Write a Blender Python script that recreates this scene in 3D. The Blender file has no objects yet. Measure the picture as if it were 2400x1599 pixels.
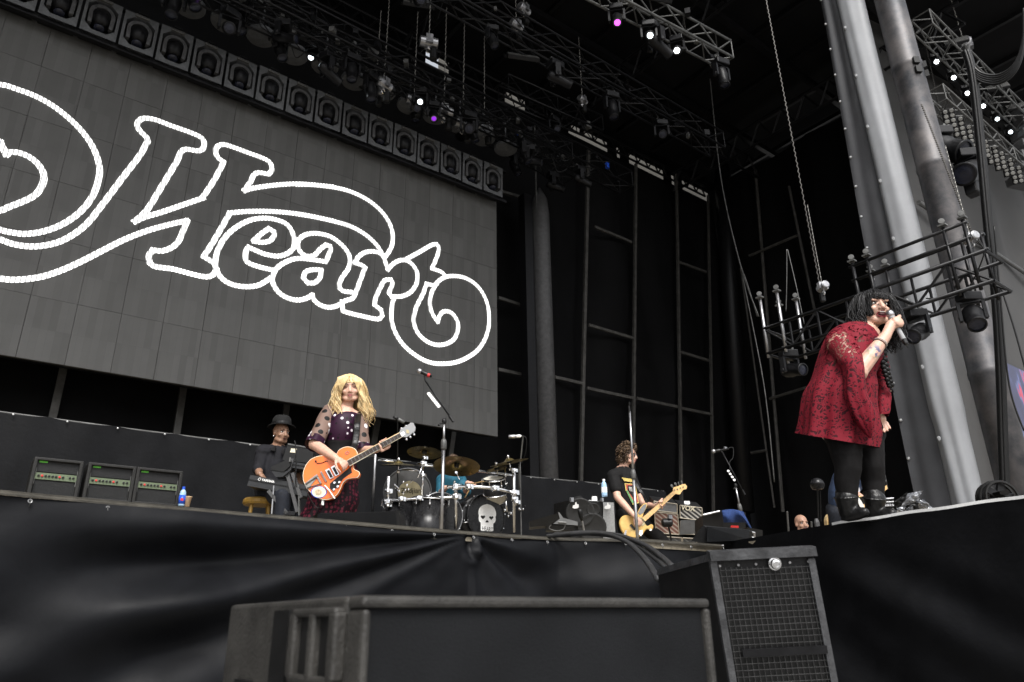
import bpy, math, random
from mathutils import Vector as V, Matrix, noise as mnoise
random.seed(7)
R=math.radians
SC=bpy.context.scene
COL=SC.collection
# ---------------------------------------------------------------- camera
FPX,CX,CY=1700.0,1200.0,799.5
CR=V((0.79590622,-0.60528686,-0.01269238)); CU=V((-0.20817295,-0.29329758,0.93308122)); CF=V((0.56850445,0.74000294,0.35944172))
cd=bpy.data.cameras.new('camera'); cam=bpy.data.objects.new('camera',cd); COL.objects.link(cam)
cam.matrix_world=Matrix(((CR.x,CU.x,-CF.x,0),(CR.y,CU.y,-CF.y,0),(CR.z,CU.z,-CF.z,0),(0,0,0,1)))
cd.sensor_width=36; cd.lens=36*FPX/2400; cd.clip_start=.05; cd.clip_end=2000
cd.dof.use_dof=True; cd.dof.focus_distance=6.2; cd.dof.aperture_fstop=5.0
SC.camera=cam
# ---------------------------------------------------------------- light
w=bpy.data.worlds.new('World'); SC.world=w; w.use_nodes=True
nt=w.node_tree; nt.nodes.clear()
wo=nt.nodes.new('ShaderNodeOutputWorld'); bg=nt.nodes.new('ShaderNodeBackground'); sk=nt.nodes.new('ShaderNodeTexSky'); hs=nt.nodes.new('ShaderNodeHueSaturation')
SUN_EL,SUN_ROT=R(52),R(205)
sk.sky_type='NISHITA'; sk.sun_disc=False; sk.sun_elevation=SUN_EL; sk.sun_rotation=SUN_ROT
sk.air_density=1.0; sk.dust_density=4.0; sk.ozone_density=1.0
hs.inputs['Saturation'].default_value=.22
nt.links.new(sk.outputs[0],hs.inputs['Color']); nt.links.new(hs.outputs[0],bg.inputs[0]); bg.inputs[1].default_value=.13
nt.links.new(bg.outputs[0],wo.inputs[0])
sl=bpy.data.lights.new('sun','SUN'); sl.energy=1.5; sl.angle=R(25); sl.color=(1,.975,.94)
so=bpy.data.objects.new('sun',sl); COL.objects.link(so)
sdir=V((math.sin(SUN_ROT)*math.cos(SUN_EL),math.cos(SUN_ROT)*math.cos(SUN_EL),math.sin(SUN_EL)))
so.rotation_euler=(-sdir).to_track_quat('-Z','Y').to_euler()
SC.view_settings.view_transform='Standard'; SC.view_settings.look='None'; SC.view_settings.gamma=1; SC.view_settings.exposure=1.12
SC.view_settings.use_curve_mapping=False
# ---------------------------------------------------------------- helpers
def ray(px,py): return (CR*(px-CX)+CU*(CY-py)+CF*FPX).normalized()
def PX(px,py,x): r=ray(px,py); return r*(x/r.x)
def PY(px,py,y): r=ray(px,py); return r*(y/r.y)
def PZ(px,py,z): r=ray(px,py); return r*(z/r.z)
DH=V((CF.x,CF.y,0)).normalized(); RH=V((DH.y,-DH.x,0)); UP=V((0,0,1))
def PO(px,py,O,dep=0.0):
    """point on the upright plane through O that faces the camera, dep metres behind it"""
    r=ray(px,py); return r*((O.dot(DH)+dep)/r.dot(DH))
def ball(n=2):
    import bmesh
    b=bmesh.new(); bmesh.ops.create_icosphere(b,subdivisions=n,radius=1)
    vs=[v.co.copy() for v in b.verts]; fs=[[v.index for v in f.verts] for f in b.faces]; b.free(); return vs,fs
ICO={n:ball(n) for n in (1,2,3)}
def frame(d,hint=UP):
    d=d.normalized(); 
    if abs(d.dot(hint))>.98: hint=V((1,0,0)) if abs(d.x)<.9 else V((0,1,0))
    a=hint.cross(d).normalized(); return a,d.cross(a).normalized(),d
LOC={}
class MB:
    def __init__(s): s.v=[];s.f=[];s.mi=[];s.cur=0
    def add(s,vs,fs):
        o=len(s.v); s.v+=[V(p) for p in vs]; s.f+=[[i+o for i in f] for f in fs]; s.mi+=[s.cur]*len(fs); return s
    def obox(s,c,a,b,d):
        c=V(c);a=V(a);b=V(b);d=V(d)
        vs=[c+a*i+b*j+d*k for i in(-1,1) for j in(-1,1) for k in(-1,1)]
        fs=[[0,1,3,2],[4,6,7,5],[0,4,5,1],[2,3,7,6],[0,2,6,4],[1,5,7,3]]
        if a.cross(b).dot(d)<0: fs=[f[::-1] for f in fs]
        return s.add(vs,fs)
    def box(s,c,sz,rz=0):
        q=Matrix.Rotation(rz,3,'Z'); return s.obox(c,q@V((sz[0]/2,0,0)),q@V((0,sz[1]/2,0)),V((0,0,sz[2]/2)))
    def bbox(s,c,sz,bv=.01,rz=0,tilt=0):
        """box with chamfered edges"""
        q=Matrix.Rotation(rz,3,'Z')@Matrix.Rotation(tilt,3,'X'); h=V(sz)/2; c=V(c); import bmesh
        b=bmesh.new(); bmesh.ops.create_cube(b,size=1); 
        for vv in b.verts: vv.co=V((vv.co.x*sz[0],vv.co.y*sz[1],vv.co.z*sz[2]))
        bmesh.ops.bevel(b,geom=b.edges[:],offset=bv,segments=2,affect='EDGES',profile=.5)
        b.verts.index_update()
        vs=[c+q@v.co for v in b.verts]; fs=[[v.index for v in f.verts] for f in b.faces]; b.free(); return s.add(vs,fs)
    def tube(s,pts,r,n=8,caps=True,flat=None):
        pts=[V(p) for p in pts]; m=len(pts); rs=r if isinstance(r,(list,tuple)) else [r]*m
        o=[];hint=UP;a=None
        for i,p in enumerate(pts):
            d=(pts[min(i+1,m-1)]-pts[max(i-1,0)])
            if d.length<1e-9: d=V((0,0,1))
            d=d.normalized()
            if a is None: a,b,_=frame(d)
            else:
                a=(a-d*a.dot(d)); a=a.normalized() if a.length>1e-6 else frame(d)[0]; b=d.cross(a)
            k=1 if flat is None else flat
            for j in range(n):
                t=2*math.pi*j/n; o.append(p+a*(math.cos(t)*rs[i])+b*(math.sin(t)*rs[i]*k))
        fs=[[i*n+j,i*n+(j+1)%n,(i+1)*n+(j+1)%n,(i+1)*n+j] for i in range(m-1) for j in range(n)]
        if caps: fs+=[list(range(n))[::-1],[(m-1)*n+j for j in range(n)]]
        return s.add(o,fs)
    def cap(s,a,b,ra,rb,n=12):
        """tapered capsule"""
        a=V(a);b=V(b);d=(b-a); L=d.length
        if L<1e-6: return s.ell(a,(ra,)*3)
        d/=L; pts=[];rs=[]
        for t in (-1,-.8,-.45): pts.append(a+d*(ra*t)); rs.append(max(ra*math.sqrt(1-t*t),ra*.08))
        pts+=[a,b]; rs+=[ra,rb]
        for t in (.45,.8,1): pts.append(b+d*(rb*t)); rs.append(max(rb*math.sqrt(1-t*t),rb*.08))
        return s.tube(pts,rs,n)
    def chain(s,pts,rs,n=12):
        for i in range(len(pts)-1): s.cap(pts[i],pts[i+1],rs[i],rs[i+1],n)
        return s
    def ell(s,c,r,ax=None,n=2):
        vs,fs=ICO[n]; c=V(c)
        A=ax or (V((1,0,0)),V((0,1,0)),V((0,0,1)))
        return s.add([c+A[0]*(p.x*r[0])+A[1]*(p.y*r[1])+A[2]*(p.z*r[2]) for p in vs],fs)
    def prism(s,pts,off):
        pts=[V(p) for p in pts]; n=len(pts); off=V(off)
        s.add(pts+[p+off for p in pts],[list(range(n))[::-1],[n+i for i in range(n)]]+[[i,(i+1)%n,n+(i+1)%n,n+i] for i in range(n)]); return s
    def lathe(s,prof,c,axis=UP,n=20,cap0=True,cap1=True):
        c=V(c); a,b,d=frame(V(axis)); o=[]
        for r,h in prof:
            for j in range(n):
                t=2*math.pi*j/n; o.append(c+d*h+a*(r*math.cos(t))+b*(r*math.sin(t)))
        m=len(prof); fs=[[i*n+j,i*n+(j+1)%n,(i+1)*n+(j+1)%n,(i+1)*n+j] for i in range(m-1) for j in range(n)]
        if cap0: fs.append(list(range(n))[::-1])
        if cap1: fs.append([(m-1)*n+j for j in range(n)])
        return s.add(o,fs)
    def ring(s,c,axis,R_,r,n=20,k=6):
        a,b,d=frame(V(axis)); c=V(c)
        o=[c+(a*math.cos(t)+b*math.sin(t))*(R_+r*math.cos(u))+d*(r*math.sin(u)) for t in [2*math.pi*i/n for i in range(n)] for u in [2*math.pi*j/k for j in range(k)]]
        return s.add(o,[[i*k+j,((i+1)%n)*k+j,((i+1)%n)*k+(j+1)%k,i*k+(j+1)%k] for i in range(n) for j in range(k)])
    def grid(s,fn,nu,nv,wrap=False):
        o=[V(fn(i/nu,j/nv)) for i in range(nu+(0 if wrap else 1)) for j in range(nv+1)]
        m=nu if wrap else nu+1
        return s.add(o,[[i*(nv+1)+j,((i+1)%m)*(nv+1)+j,((i+1)%m)*(nv+1)+j+1,i*(nv+1)+j+1] for i in range(nu) for j in range(nv)])
    def mesh(s,name,off=V((0,0,0)),smooth=False):
        me=bpy.data.meshes.new(name); me.from_pydata([p-off for p in s.v],[],s.f)
        if any(s.mi): me.polygons.foreach_set('material_index',s.mi)
        if smooth: me.polygons.foreach_set('use_smooth',[True]*len(s.f))
        me.update(); return me
    def build(s,name,mat,parent=None,smooth=False,kind=None,label=None):
        off=LOC.get(parent.name,V((0,0,0))) if parent else V((0,0,0))
        me=s.mesh(name,off,smooth)
        for m_ in (mat if isinstance(mat,(list,tuple)) else [mat]): me.materials.append(m_)
        return link(name,me,parent,kind,label)
def link(name,me,parent=None,kind=None,label=None):
    o=bpy.data.objects.new(name,me); COL.objects.link(o)
    if parent: o.parent=parent; LOC[o.name]=LOC.get(parent.name,V((0,0,0)))
    if kind: o['kind']=kind
    if label: o['label']=label
    return o
def tag(o,label,cat,group=None):
    o['label']=label; o['category']=cat
    if group: o['group']=group
    return o
def thing(name,label,cat,loc=(0,0,0),group=None):
    o=bpy.data.objects.new(name,None); COL.objects.link(o); o.location=loc; o.empty_display_size=.1
    LOC[o.name]=V(loc); return tag(o,label,cat,group)
def solo(name,mb,mat,label,cat,group=None,smooth=False):
    """a thing that is one mesh, with its origin at its base"""
    lo=V((sum(p.x for p in mb.v)/len(mb.v),sum(p.y for p in mb.v)/len(mb.v),min(p.z for p in mb.v)))
    me=mb.mesh(name,lo,smooth)
    for m_ in (mat if isinstance(mat,(list,tuple)) else [mat]): me.materials.append(m_)
    o=link(name,me); o.location=lo; return tag(o,label,cat,group)
def kids(o): return [c for c in bpy.data.objects if c.parent==o]
def dup(root,loc,rot=(0,0,0),label=None,group=None,scale=None,tree=None):
    def rec(o,par):
        c=o.copy(); COL.objects.link(c)
        if par: c.parent=par
        for ch in TREE.setdefault(o.name,kids(o)): rec(ch,c)
        return c
    c=rec(root,None); c.location=loc; c.rotation_euler=rot
    if scale: c.scale=(scale,)*3
    if label: c['label']=label
    if group: c['group']=group
    return c
TREE={}
ORD=['first','second','third','fourth','fifth','sixth','seventh','eighth','ninth','tenth','eleventh','twelfth','thirteenth','fourteenth','fifteenth','sixteenth','seventeenth','eighteenth','nineteenth','twentieth']
def crom(pts,sub=6,sharp=50,closed=False):
    """smooth a traced line, keeping sharp corners"""
    pts=[V(p) for p in pts]; n=len(pts); cut=[0]
    for i in range(1,n-1):
        if sharp<165 and (pts[i]-pts[i-1]).angle(pts[i+1]-pts[i],0)>R(sharp): cut.append(i)
    cut.append(n-1); segs=[]
    for c in range(len(cut)-1):
        P=pts[cut[c]:cut[c+1]+1]; o=[]
        for i in range(len(P)-1):
            p0=P[i-1] if i else P[0]; p1=P[i]; p2=P[i+1]; p3=P[i+2] if i+2<len(P) else P[-1]
            for k in range(sub):
                t=k/sub; o.append(.5*((2*p1)+(p2-p0)*t+(2*p0-5*p1+4*p2-p3)*t*t+(3*p1-p0-3*p2+p3)*t**3))
        o.append(P[-1]); segs.append(o)
    return segs
def sm(a,b,x): t=max(0,min(1,(x-a)/(b-a))); return t*t*(3-2*t)
# ---------------------------------------------------------------- materials
def mk(name,col,rough=.6,metal=0,vary=0,vs=6,bump=0,bs=60,emit=None,es=0,spec=.3,wear=None,sheen=0,detail=6):
    m=bpy.data.materials.new(name); m.use_nodes=True; t=m.node_tree; b=t.nodes['Principled BSDF']
    b.inputs['Base Color'].default_value=(*col,1); b.inputs['Roughness'].default_value=rough; b.inputs['Metallic'].default_value=metal
    b.inputs['Specular IOR Level'].default_value=spec
    if sheen: b.inputs['Sheen Weight'].default_value=sheen; b.inputs['Sheen Roughness'].default_value=.5
    tc=None
    if vary or bump or wear:
        tc=t.nodes.new('ShaderNodeTexCoord')
    if vary or wear:
        n=t.nodes.new('ShaderNodeTexNoise'); n.inputs['Scale'].default_value=vs; n.inputs['Detail'].default_value=detail; n.inputs['Roughness'].default_value=.65
        t.links.new(tc.outputs['Object'],n.inputs['Vector'])
        r=t.nodes.new('ShaderNodeValToRGB'); lo=[c*(1-vary) for c in col]; hi=[min(1,c*(1+vary)) for c in col]
        if wear: hi=wear
        r.color_ramp.elements[0].position=.35; r.color_ramp.elements[1].position=.68
        r.color_ramp.elements[0].color=(*lo,1); r.color_ramp.elements[1].color=(*hi,1)
        t.links.new(n.outputs[0],r.inputs[0]); t.links.new(r.outputs[0],b.inputs['Base Color'])
        mr=t.nodes.new('ShaderNodeMapRange'); mr.inputs[3].default_value=max(.05,rough-.12); mr.inputs[4].default_value=min(1,rough+.12)
        t.links.new(n.outputs[0],mr.inputs[0]); t.links.new(mr.outputs[0],b.inputs['Roughness'])
    if bump:
        n2=t.nodes.new('ShaderNodeTexNoise'); n2.inputs['Scale'].default_value=bs; n2.inputs['Detail'].default_value=4
        t.links.new(tc.outputs['Object'],n2.inputs['Vector']); bp=t.nodes.new('ShaderNodeBump'); bp.inputs['Strength'].default_value=bump; bp.inputs['Distance'].default_value=.02
        t.links.new(n2.outputs[0],bp.inputs['Height']); t.links.new(bp.outputs[0],b.inputs['Normal'])
    if emit: b.inputs['Emission Color'].default_value=(*emit,1); b.inputs['Emission Strength'].default_value=es
    return m
def nodes(m): return m.node_tree,m.node_tree.nodes['Principled BSDF']
M={}
def D(k,*a,**kw): M[k]=mk(k,*a,**kw)
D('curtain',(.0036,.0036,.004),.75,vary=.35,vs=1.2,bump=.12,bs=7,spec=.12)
D('vinyl',(.0052,.0055,.0066),.5,vary=.3,vs=2.5,bump=.05,bs=30,spec=.12)
D('skirt',(.0048,.005,.0058),.55,vary=.35,vs=3,bump=.12,bs=25,spec=.12)
D('blackbox',(.007,.007,.0075),.55,vary=.3,vs=12,bump=.15,bs=180)
D('blackmetal',(.009,.009,.010),.42,metal=.3,vary=.3,vs=15)
D('trussblack',(.012,.012,.013),.4,metal=.4,vary=.4,vs=8)
D('alu',(.36,.36,.37),.38,metal=.9,vary=.3,vs=9)
D('dullalu',(.11,.11,.107),.5,metal=.4,vary=.35,vs=5)
D('chrome',(.75,.75,.76),.16,metal=1,vary=.1,vs=20)
D('stand',(.35,.35,.36),.3,metal=.9,vary=.2,vs=9)
D('greyplate',(.07,.07,.072),.5,vary=.25,vs=9)
D('yokegrey',(.10,.103,.108),.45,vary=.25,vs=9)
D('silver',(.26,.267,.28),.55,metal=.0,vary=.08,vs=1.6,bump=.08,bs=4)
D('greycloth',(.050,.051,.055),.7,vary=.15,vs=2,bump=.1,bs=9)
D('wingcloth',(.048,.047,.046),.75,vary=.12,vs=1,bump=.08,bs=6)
D('steel',(.045,.047,.052),.5,metal=.45,wear=(.13,.12,.118),vs=2.6,bump=.05,bs=40)
D('wood',(.23,.20,.15),.7,vary=.35,vs=9,bump=.2,bs=70)
D('edgewood',(.045,.041,.033),.7,vary=.5,vs=6,bump=.2,bs=70)
D('concrete',(.22,.215,.205),.85,vary=.25,vs=.8,bump=.2,bs=12)
D('roofskin',(.007,.007,.0075),.8,vary=.35,vs=.6,spec=.12)
D('membrane',(.26,.265,.27),.6,vary=.12,vs=.6)
D('rubber',(.006,.006,.006),.45,vary=.3,vs=20)
D('white',(.78,.78,.77),.4,vary=.06,vs=30)
D('grommet',(.5,.5,.5),.35,metal=.8,vary=.2,vs=30)
D('glass',(.02,.022,.03),.06,spec=1,vary=.2,vs=5)
D('skin',(.56,.34,.255),.45,vary=.1,vs=40,bump=.05,bs=120)
D('skin_tan',(.40,.235,.165),.45,vary=.12,vs=40,bump=.05,bs=120)
D('skin_brown',(.23,.13,.085),.42,vary=.12,vs=40,bump=.05,bs=120)
D('lips',(.20,.02,.03),.35,vary=.15,vs=60)
D('pinklips',(.42,.14,.14),.4,vary=.15,vs=60)
D('mouth',(.05,.008,.01),.5,vary=.2,vs=60)
D('teeth',(.72,.70,.64),.3,vary=.05,vs=60)
D('eyewhite',(.65,.63,.6),.2,vary=.05,vs=90)
D('iris',(.02,.015,.012),.15,vary=.3,vs=90)
D('hairblack',(.006,.0056,.0058),.5,vary=.4,vs=30,spec=.22)
D('hairblonde',(.74,.55,.28),.45,vary=.35,vs=22,spec=.5)
D('blonde_a',(.82,.66,.38),.45,vary=.2,vs=22)
D('blonde_b',(.40,.25,.095),.5,vary=.3,vs=22)
D('black_b',(.016,.0155,.017),.4,vary=.3,vs=22,spec=.4)
D('brown_b',(.13,.085,.05),.5,vary=.3,vs=22)
D('hairbrown',(.062,.040,.026),.5,vary=.45,vs=30)
D('leather',(.008,.0078,.0078),.33,vary=.3,vs=25,bump=.3,bs=40)
D('leggings',(.0075,.007,.0072),.8,vary=.25,vs=30,bump=.1,bs=300,spec=.12)
D('blackshirt',(.009,.0087,.009),.8,spec=.15,vary=.3,vs=14,bump=.25,bs=28)
D('darkjeans',(.010,.012,.018),.8,vary=.35,vs=30,bump=.2,bs=60)
D('jeans',(.03,.048,.095),.8,vary=.3,vs=30,bump=.2,bs=60)
D('teal',(.012,.085,.13),.75,vary=.2,vs=20,bump=.2,bs=30)
D('felt',(.006,.006,.006),.85,vary=.3,vs=40)
D('orange',(.80,.15,.012),.16,vary=.12,vs=5,spec=.6)
D('cream',(.72,.66,.5),.35,vary=.08,vs=30)
D('ebony',(.035,.022,.016),.4,vary=.3,vs=60)
D('maple',(.62,.40,.17),.35,vary=.15,vs=25)
D('brass',(.27,.21,.085),.3,metal=.9,vary=.3,vs=9)
D('headskin',(.55,.52,.45),.6,vary=.12,vs=9)
D('blackpaint',(.012,.012,.013),.28,vary=.25,vs=10)
D('smoke',(.10,.10,.10),.12,vary=.2,vs=6)
D('silvertolex',(.33,.335,.34),.55,vary=.15,vs=50,bump=.3,bs=220)
D('grillecloth',(.011,.0115,.012),.6,vary=.35,vs=40,bump=.5,bs=300)
D('lime',(.10,.42,.04),.5,vary=.2,vs=60)
D('panelgreen',(.11,.14,.085),.4,vary=.2,vs=60)
D('voxgrille',(.08,.042,.03),.7,vary=.3,vs=30,bump=.4,bs=120)
D('voxgold',(.36,.32,.25),.5,vary=.2,vs=40)
D('towel',(.018,.04,.13),.95,vary=.3,vs=60,bump=.5,bs=160)
D('red',(.5,.03,.03),.5,vary=.15,vs=60)
D('blueplastic',(.02,.08,.5),.25,vary=.15,vs=40)
D('water',(.30,.45,.62),.08,vary=.1,vs=30)
D('paper',(.62,.43,.27),.7,vary=.1,vs=30)
D('yellowwood',(.20,.115,.02),.5,vary=.25,vs=30)
D('silverbag',(.30,.31,.33),.28,metal=.6,vary=.35,vs=14,bump=.4,bs=18)
D('chainsteel',(.30,.29,.27),.45,metal=.7,vary=.3,vs=30)
D('litwhite',(.9,.95,1),.3,emit=(.9,.97,1),es=9)
D('litcool',(.9,.95,1),.3,emit=(.78,.93,1),es=5)
D('litpurple',(.3,.05,.5),.3,emit=(.30,.02,.75),es=.45)
D('polegrey',(.085,.082,.077),.55,metal=.3,vary=.3,vs=5)
D('satin',(.30,.29,.27),.3,metal=.85,vary=.3,vs=30)
D('litmagenta',(.5,.05,.5),.3,emit=(.6,.03,.75),es=4)
D('lensblue',(.02,.022,.034),.25,spec=.3,vary=.3,vs=4)
D('blinderlens',(.26,.255,.24),.2,metal=.6,vary=.15,vs=20)
D('orangecase',(.5,.12,.02),.5,vary=.2,vs=20)
D('worn',(.030,.0285,.026),.5,vary=.35,vs=10,bump=.2,bs=140)
D('worn2',(.06,.061,.064),.42,vary=.4,vs=14,metal=.2,bump=.15,bs=90)
D('finegrille',(.010,.0105,.0115),.6,vary=.2,vs=4,bump=.3,bs=500,spec=.08)
D('wire',(.05,.05,.05),.45,metal=.3,vary=.4,vs=30)
D('cablegrey',(.035,.035,.036),.45,vary=.3,vs=12)
D('ampframe',(.013,.0127,.012),.55,vary=.3,vs=30,bump=.2,bs=200)
D('kbgrey',(.022,.023,.025),.45,vary=.2,vs=10)
D('kbgrey2',(.17,.175,.18),.45,vary=.15,vs=10)
D('tan',(.42,.36,.22),.6,vary=.2,vs=14)
D('conegrey',(.024,.024,.024),.6,vary=.2,vs=20)
D('blackshirt2',(.012,.012,.0145),.8,spec=.15,vary=.3,vs=14,bump=.3,bs=22)
D('chaindark',(.055,.052,.048),.5,metal=.6,vary=.4,vs=40)
# ================================================================ large structure
H=.58; GZ=-1.25
b=MB(); b.add([(-400,-400,GZ),(400,-400,GZ),(400,400,GZ),(-400,400,GZ)],[[0,1,2,3]]); b.build('ground',M['concrete'],kind='structure')
edge_px=[(0,1152),(150,1166),(300,1180),(430,1191),(560,1203),(710,1215),(860,1228),(1000,1240),(1100,1248),(1300,1262),(1521,1266),(1694,1278)]
EDGE=[V((-7,3.72,H)),V((-2.5,3.92,H))]+[PZ(x,y,H) for x,y in edge_px]
TEDGE=[EDGE[-1]]+[PZ(x,y,H) for x,y in ((1900,1245),(2100,1216),(2400,1175))]
TEDGE.append(TEDGE[-1]+(TEDGE[-1]-TEDGE[1])*2.2)
outline=EDGE+TEDGE[1:]+[V((8.6,TEDGE[-1].y,H)),V((8.9,6.4,H)),V((26,6.6,H)),V((26,15.2,H)),V((-7,15.2,H))]
b=MB(); b.prism([p-V((0,0,.06)) for p in outline],(0,0,.055)); b.build('stage_floor',M['wood'],kind='structure')
# stage edge strip and skirts -------------------------------------------------
def polyl(pts):
    L=[0]
    for i in range(1,len(pts)): L.append(L[-1]+(pts[i]-pts[i-1]).length)
    def at(s):
        s=max(0,min(L[-1],s))
        for i in range(1,len(pts)):
            if s<=L[i] or i==len(pts)-1:
                t=(s-L[i-1])/max(1e-9,L[i]-L[i-1]); d=(pts[i]-pts[i-1]).normalized(); return pts[i-1].lerp(pts[i],t),V((d.y,-d.x,0))
    return at,L
fe,FL=polyl(EDGE); te,TL=polyl(TEDGE)
anc=[s for s in [FL[i] for i in range(len(EDGE))]][10]   # at px 1100
root=thing('stage_skirt','black fabric skirt along the stage front, pulled into swagged folds at one pinch','stage skirt',(anc*0+2,4.2,GZ))
def fr(s,v):
    p,n=fe(s); u=anc-s; d=.015
    if u>=0:
        r=math.hypot(u*.55,v); a=math.atan2(v,u*.55+1e-6)
        d+=.062*min(1,(r/.30))*(.45+.55*sm(0,1.4,r))*math.sin(a*19+.6*math.sin(u*1.3)-.6)*(1-.95*sm(.5,.9,a))*(1-.5*sm(2.2,4,u))
        d+=.05*math.sin(v*13+u*.5+1)*sm(.8,2.0,u)*(1-sm(.5,.95,v))
        d+=.01*sm(.2,1.2,v)*sm(.3,2.5,u)
    else:
        u=-u; r=math.hypot(u,v); a=math.atan2(v,u+1e-6)
        d+=.035*min(1,r/.25)*math.sin(a*9-.5)*(1-.6*sm(.5,1.2,a))*(1-.6*sm(1.5,2.6,u))+.05*sm(.1,1,v)
        d+=.018*math.sin(v*16+u*2.2)*sm(.2,.8,u)*(1-sm(.3,.7,v))
    g=math.exp(-((s-anc)/.035)**2)*sm(0,.03,v)*(1-sm(.10,.17,v))
    d+=-.05*g+.05*math.exp(-((s-anc-.05)/.03)**2)*sm(0,.05,v)*(1-sm(.12,.17,v))
    d+=.018*math.exp(-((math.hypot(s-anc-.01,v-.15)-.045)/.014)**2)
    d+=.012*(mnoise.noise(V((s*1.1,v*1.6,3))))+.006*mnoise.noise(V((s*5,v*9,3)))
    return p+n*d+V((0,0,-.018-v+.01*math.sin(s*3)*0))
b=MB(); S0,S1=FL[1]+.6,FL[-1]
b.grid(lambda i,j:fr(S0+(S1-S0)*i,1.8*j**1.35),260,80); b.build('fabric',M['vinyl'],root,smooth=True)
b=MB(); b.grid(lambda i,j:fe(S0+(S1-S0)*i)[0]+fe(S0+(S1-S0)*i)[1]*(.012+.012*(j>.4))+V((0,0,.006-.024*j)),200,3); b.build('edge_strip',M['edgewood'],root)
for k in range(15):
    s=FL[2]+.12+k*.335
    p,n=fe(s); b=MB(); b.ring(p+n*.03-UP*.035,n,.008,.0025,12,5); b.build('grommet',M['grommet'],root)
    b=MB(); b.tube([p+n*.032-UP*.03,p+n*.036-UP*.048,p+n*.025-UP*.06],.0022,6); b.build('tie',M['dullalu'],root)
root=thing('stage_skirt','flat dark skirt hanging from the catwalk edge under the singer in red','stage skirt',(4.7,1.5,GZ))
def fr2(s,v):
    p,n=te(s); u=s
    d=.012+.034*math.sin((s*.9-v*.75)*7+1.2*math.sin(v*2.3+s))*sm(.05,.6,v)*(1-.5*sm(1.2,2.4,s))+.014*math.sin((s*.6-v)*15)*sm(.1,.5,v)*sm(.2,.6,s)
    d+=.02*mnoise.noise(V((s*1.3,v*1.3,9)))
    return p+n*d+V((0,0,.022-v))
S2=TL[-1]
b=MB(); b.grid(lambda i,j:fr2(S2*i,1.84*j**1.3),150,60); b.build('fabric',M['skirt'],root,smooth=True)
b=MB(); b.grid(lambda i,j:te(1.30+(S2-1.30)*i)[0]+te(1.30+(S2-1.30)*i)[1]*(.024+.006*math.sin(i*43))+V((0,0,.014+.018*j+.003*math.sin(i*60))),80,2)
b.build('edge_tape',M['white'],root,label='pale tape along the catwalk edge by the boots')
# paper scrap at the stage corner
c=EDGE[-1]; b=MB(); e=lambda x,y:PO(x,y,c,-.03)
b.prism([e(1692,1284),e(1712,1262),e(1733,1262),e(1726,1266)],DH*.006); b.prism([e(1690,1278),e(1728,1268),e(1700,1292)],DH*.005)
b.prism([e(1694,1276),e(1702,1276),e(1698,1287)],DH*.004)
solo('tape_scrap',b,M['white'],'crumpled white tape flap at the corner where the two skirts meet','tape')
# low black masking wall behind the band ------------------------------------
root=thing('masking_wall','long low black fabric wall behind the band with a pale top rail','masking wall',(5,10.5,H))
wp=[PY(x,y,10.5) for x,y in ((0,962),(300,1002),(640,1045),(1000,1085),(1235,1115),(1420,1133),(1560,1150))]
wp=[wp[0]+(wp[0]-wp[2])*.9]+wp
we,WL=polyl(wp)
b=MB(); b.grid(lambda i,j:(lambda p:V((p.x,p.y+.03*math.sin(p.x*5.5+3*mnoise.noise(V((p.x,j,0))))*j+.03*mnoise.noise(V((p.x*2,j*2,5))),(p.z-.03*abs(math.sin(p.x*4.2))*(1-j))*(1-j)+H*j)))(we(WL[-1]*i)[0]),160,12)
b.build('fabric',M['skirt'],root,smooth=True)
b=MB(); b.tube([p+V((0,.05,-.01)) for p in wp],.016,8); b.build('top_rail',M['dullalu'],root)
for k in range(26):
    p,_=we(WL[-1]*(k+.5)/26); b=MB(); b.ell(p+V((0,-.03,-.035)),(.016,.012,.016),n=1); b.build('grommet',M['grommet'],root)
# back and side curtains -----------------------------------------------------
RZ=16.6
def foldy(x,z,k): return .10*math.sin(x*2.1+k+1.5*mnoise.noise(V((x*.4,z*.25,k))))+.12*mnoise.noise(V((x*.8,z*.35,k)))+.05*mnoise.noise(V((x*4,z*.5,k)))
b=MB(); b.grid(lambda i,j:V((-12+34.4*i,15.6+foldy(-12+34.4*i,15.8*j,2),GZ+(15.9-GZ)*j)),150,40)
solo('back_curtain',b,M['curtain'],'tall black cloth wall behind the screen at the rear of the stage','curtain',smooth=True)
b=MB(); b.grid(lambda i,j:V((22.4+foldy(7.6+8*i,17*j,7),7.6+8.1*i,GZ+(RZ-GZ)*j)),60,40)
solo('side_curtain',b,M['curtain'],'tall black cloth wall closing the stage side behind the singer','curtain',smooth=True)
b=MB(); b.grid(lambda i,j:V((-12+foldy(5+11*i,17*j,9),5+10.6*i,GZ+(RZ-GZ)*j)),40,30)
solo('side_curtain',b,M['curtain'],'black cloth wall closing the far stage side beyond the big screen','curtain',smooth=True)
# roof -----------------------------------------------------------------------
m=bpy.data.materials.new('sky_dimmer'); m.use_nodes=True; q,bs=nodes(m); tl=q.nodes.new('ShaderNodeBsdfTranslucent'); ad=q.nodes.new('ShaderNodeMixShader'); ad.inputs[0].default_value=.6  # translucent tan cloth for the added sheet that dims the sky
nz=q.nodes.new('ShaderNodeTexNoise'); nz.inputs['Scale'].default_value=.9; rr=q.nodes.new('ShaderNodeValToRGB'); rr.color_ramp.elements[0].color=(.06,.055,.048,1); rr.color_ramp.elements[1].color=(.15,.14,.12,1); q.links.new(nz.outputs[0],rr.inputs[0]); q.links.new(rr.outputs[0],tl.inputs[0]); q.links.new(rr.outputs[0],bs.inputs['Base Color'])
q.links.new(bs.outputs[0],ad.inputs[1]); q.links.new(tl.outputs[0],ad.inputs[2]); q.links.new(ad.outputs[0],q.nodes['Material Output'].inputs['Surface']); M['sky_dimmer']=m
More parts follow.
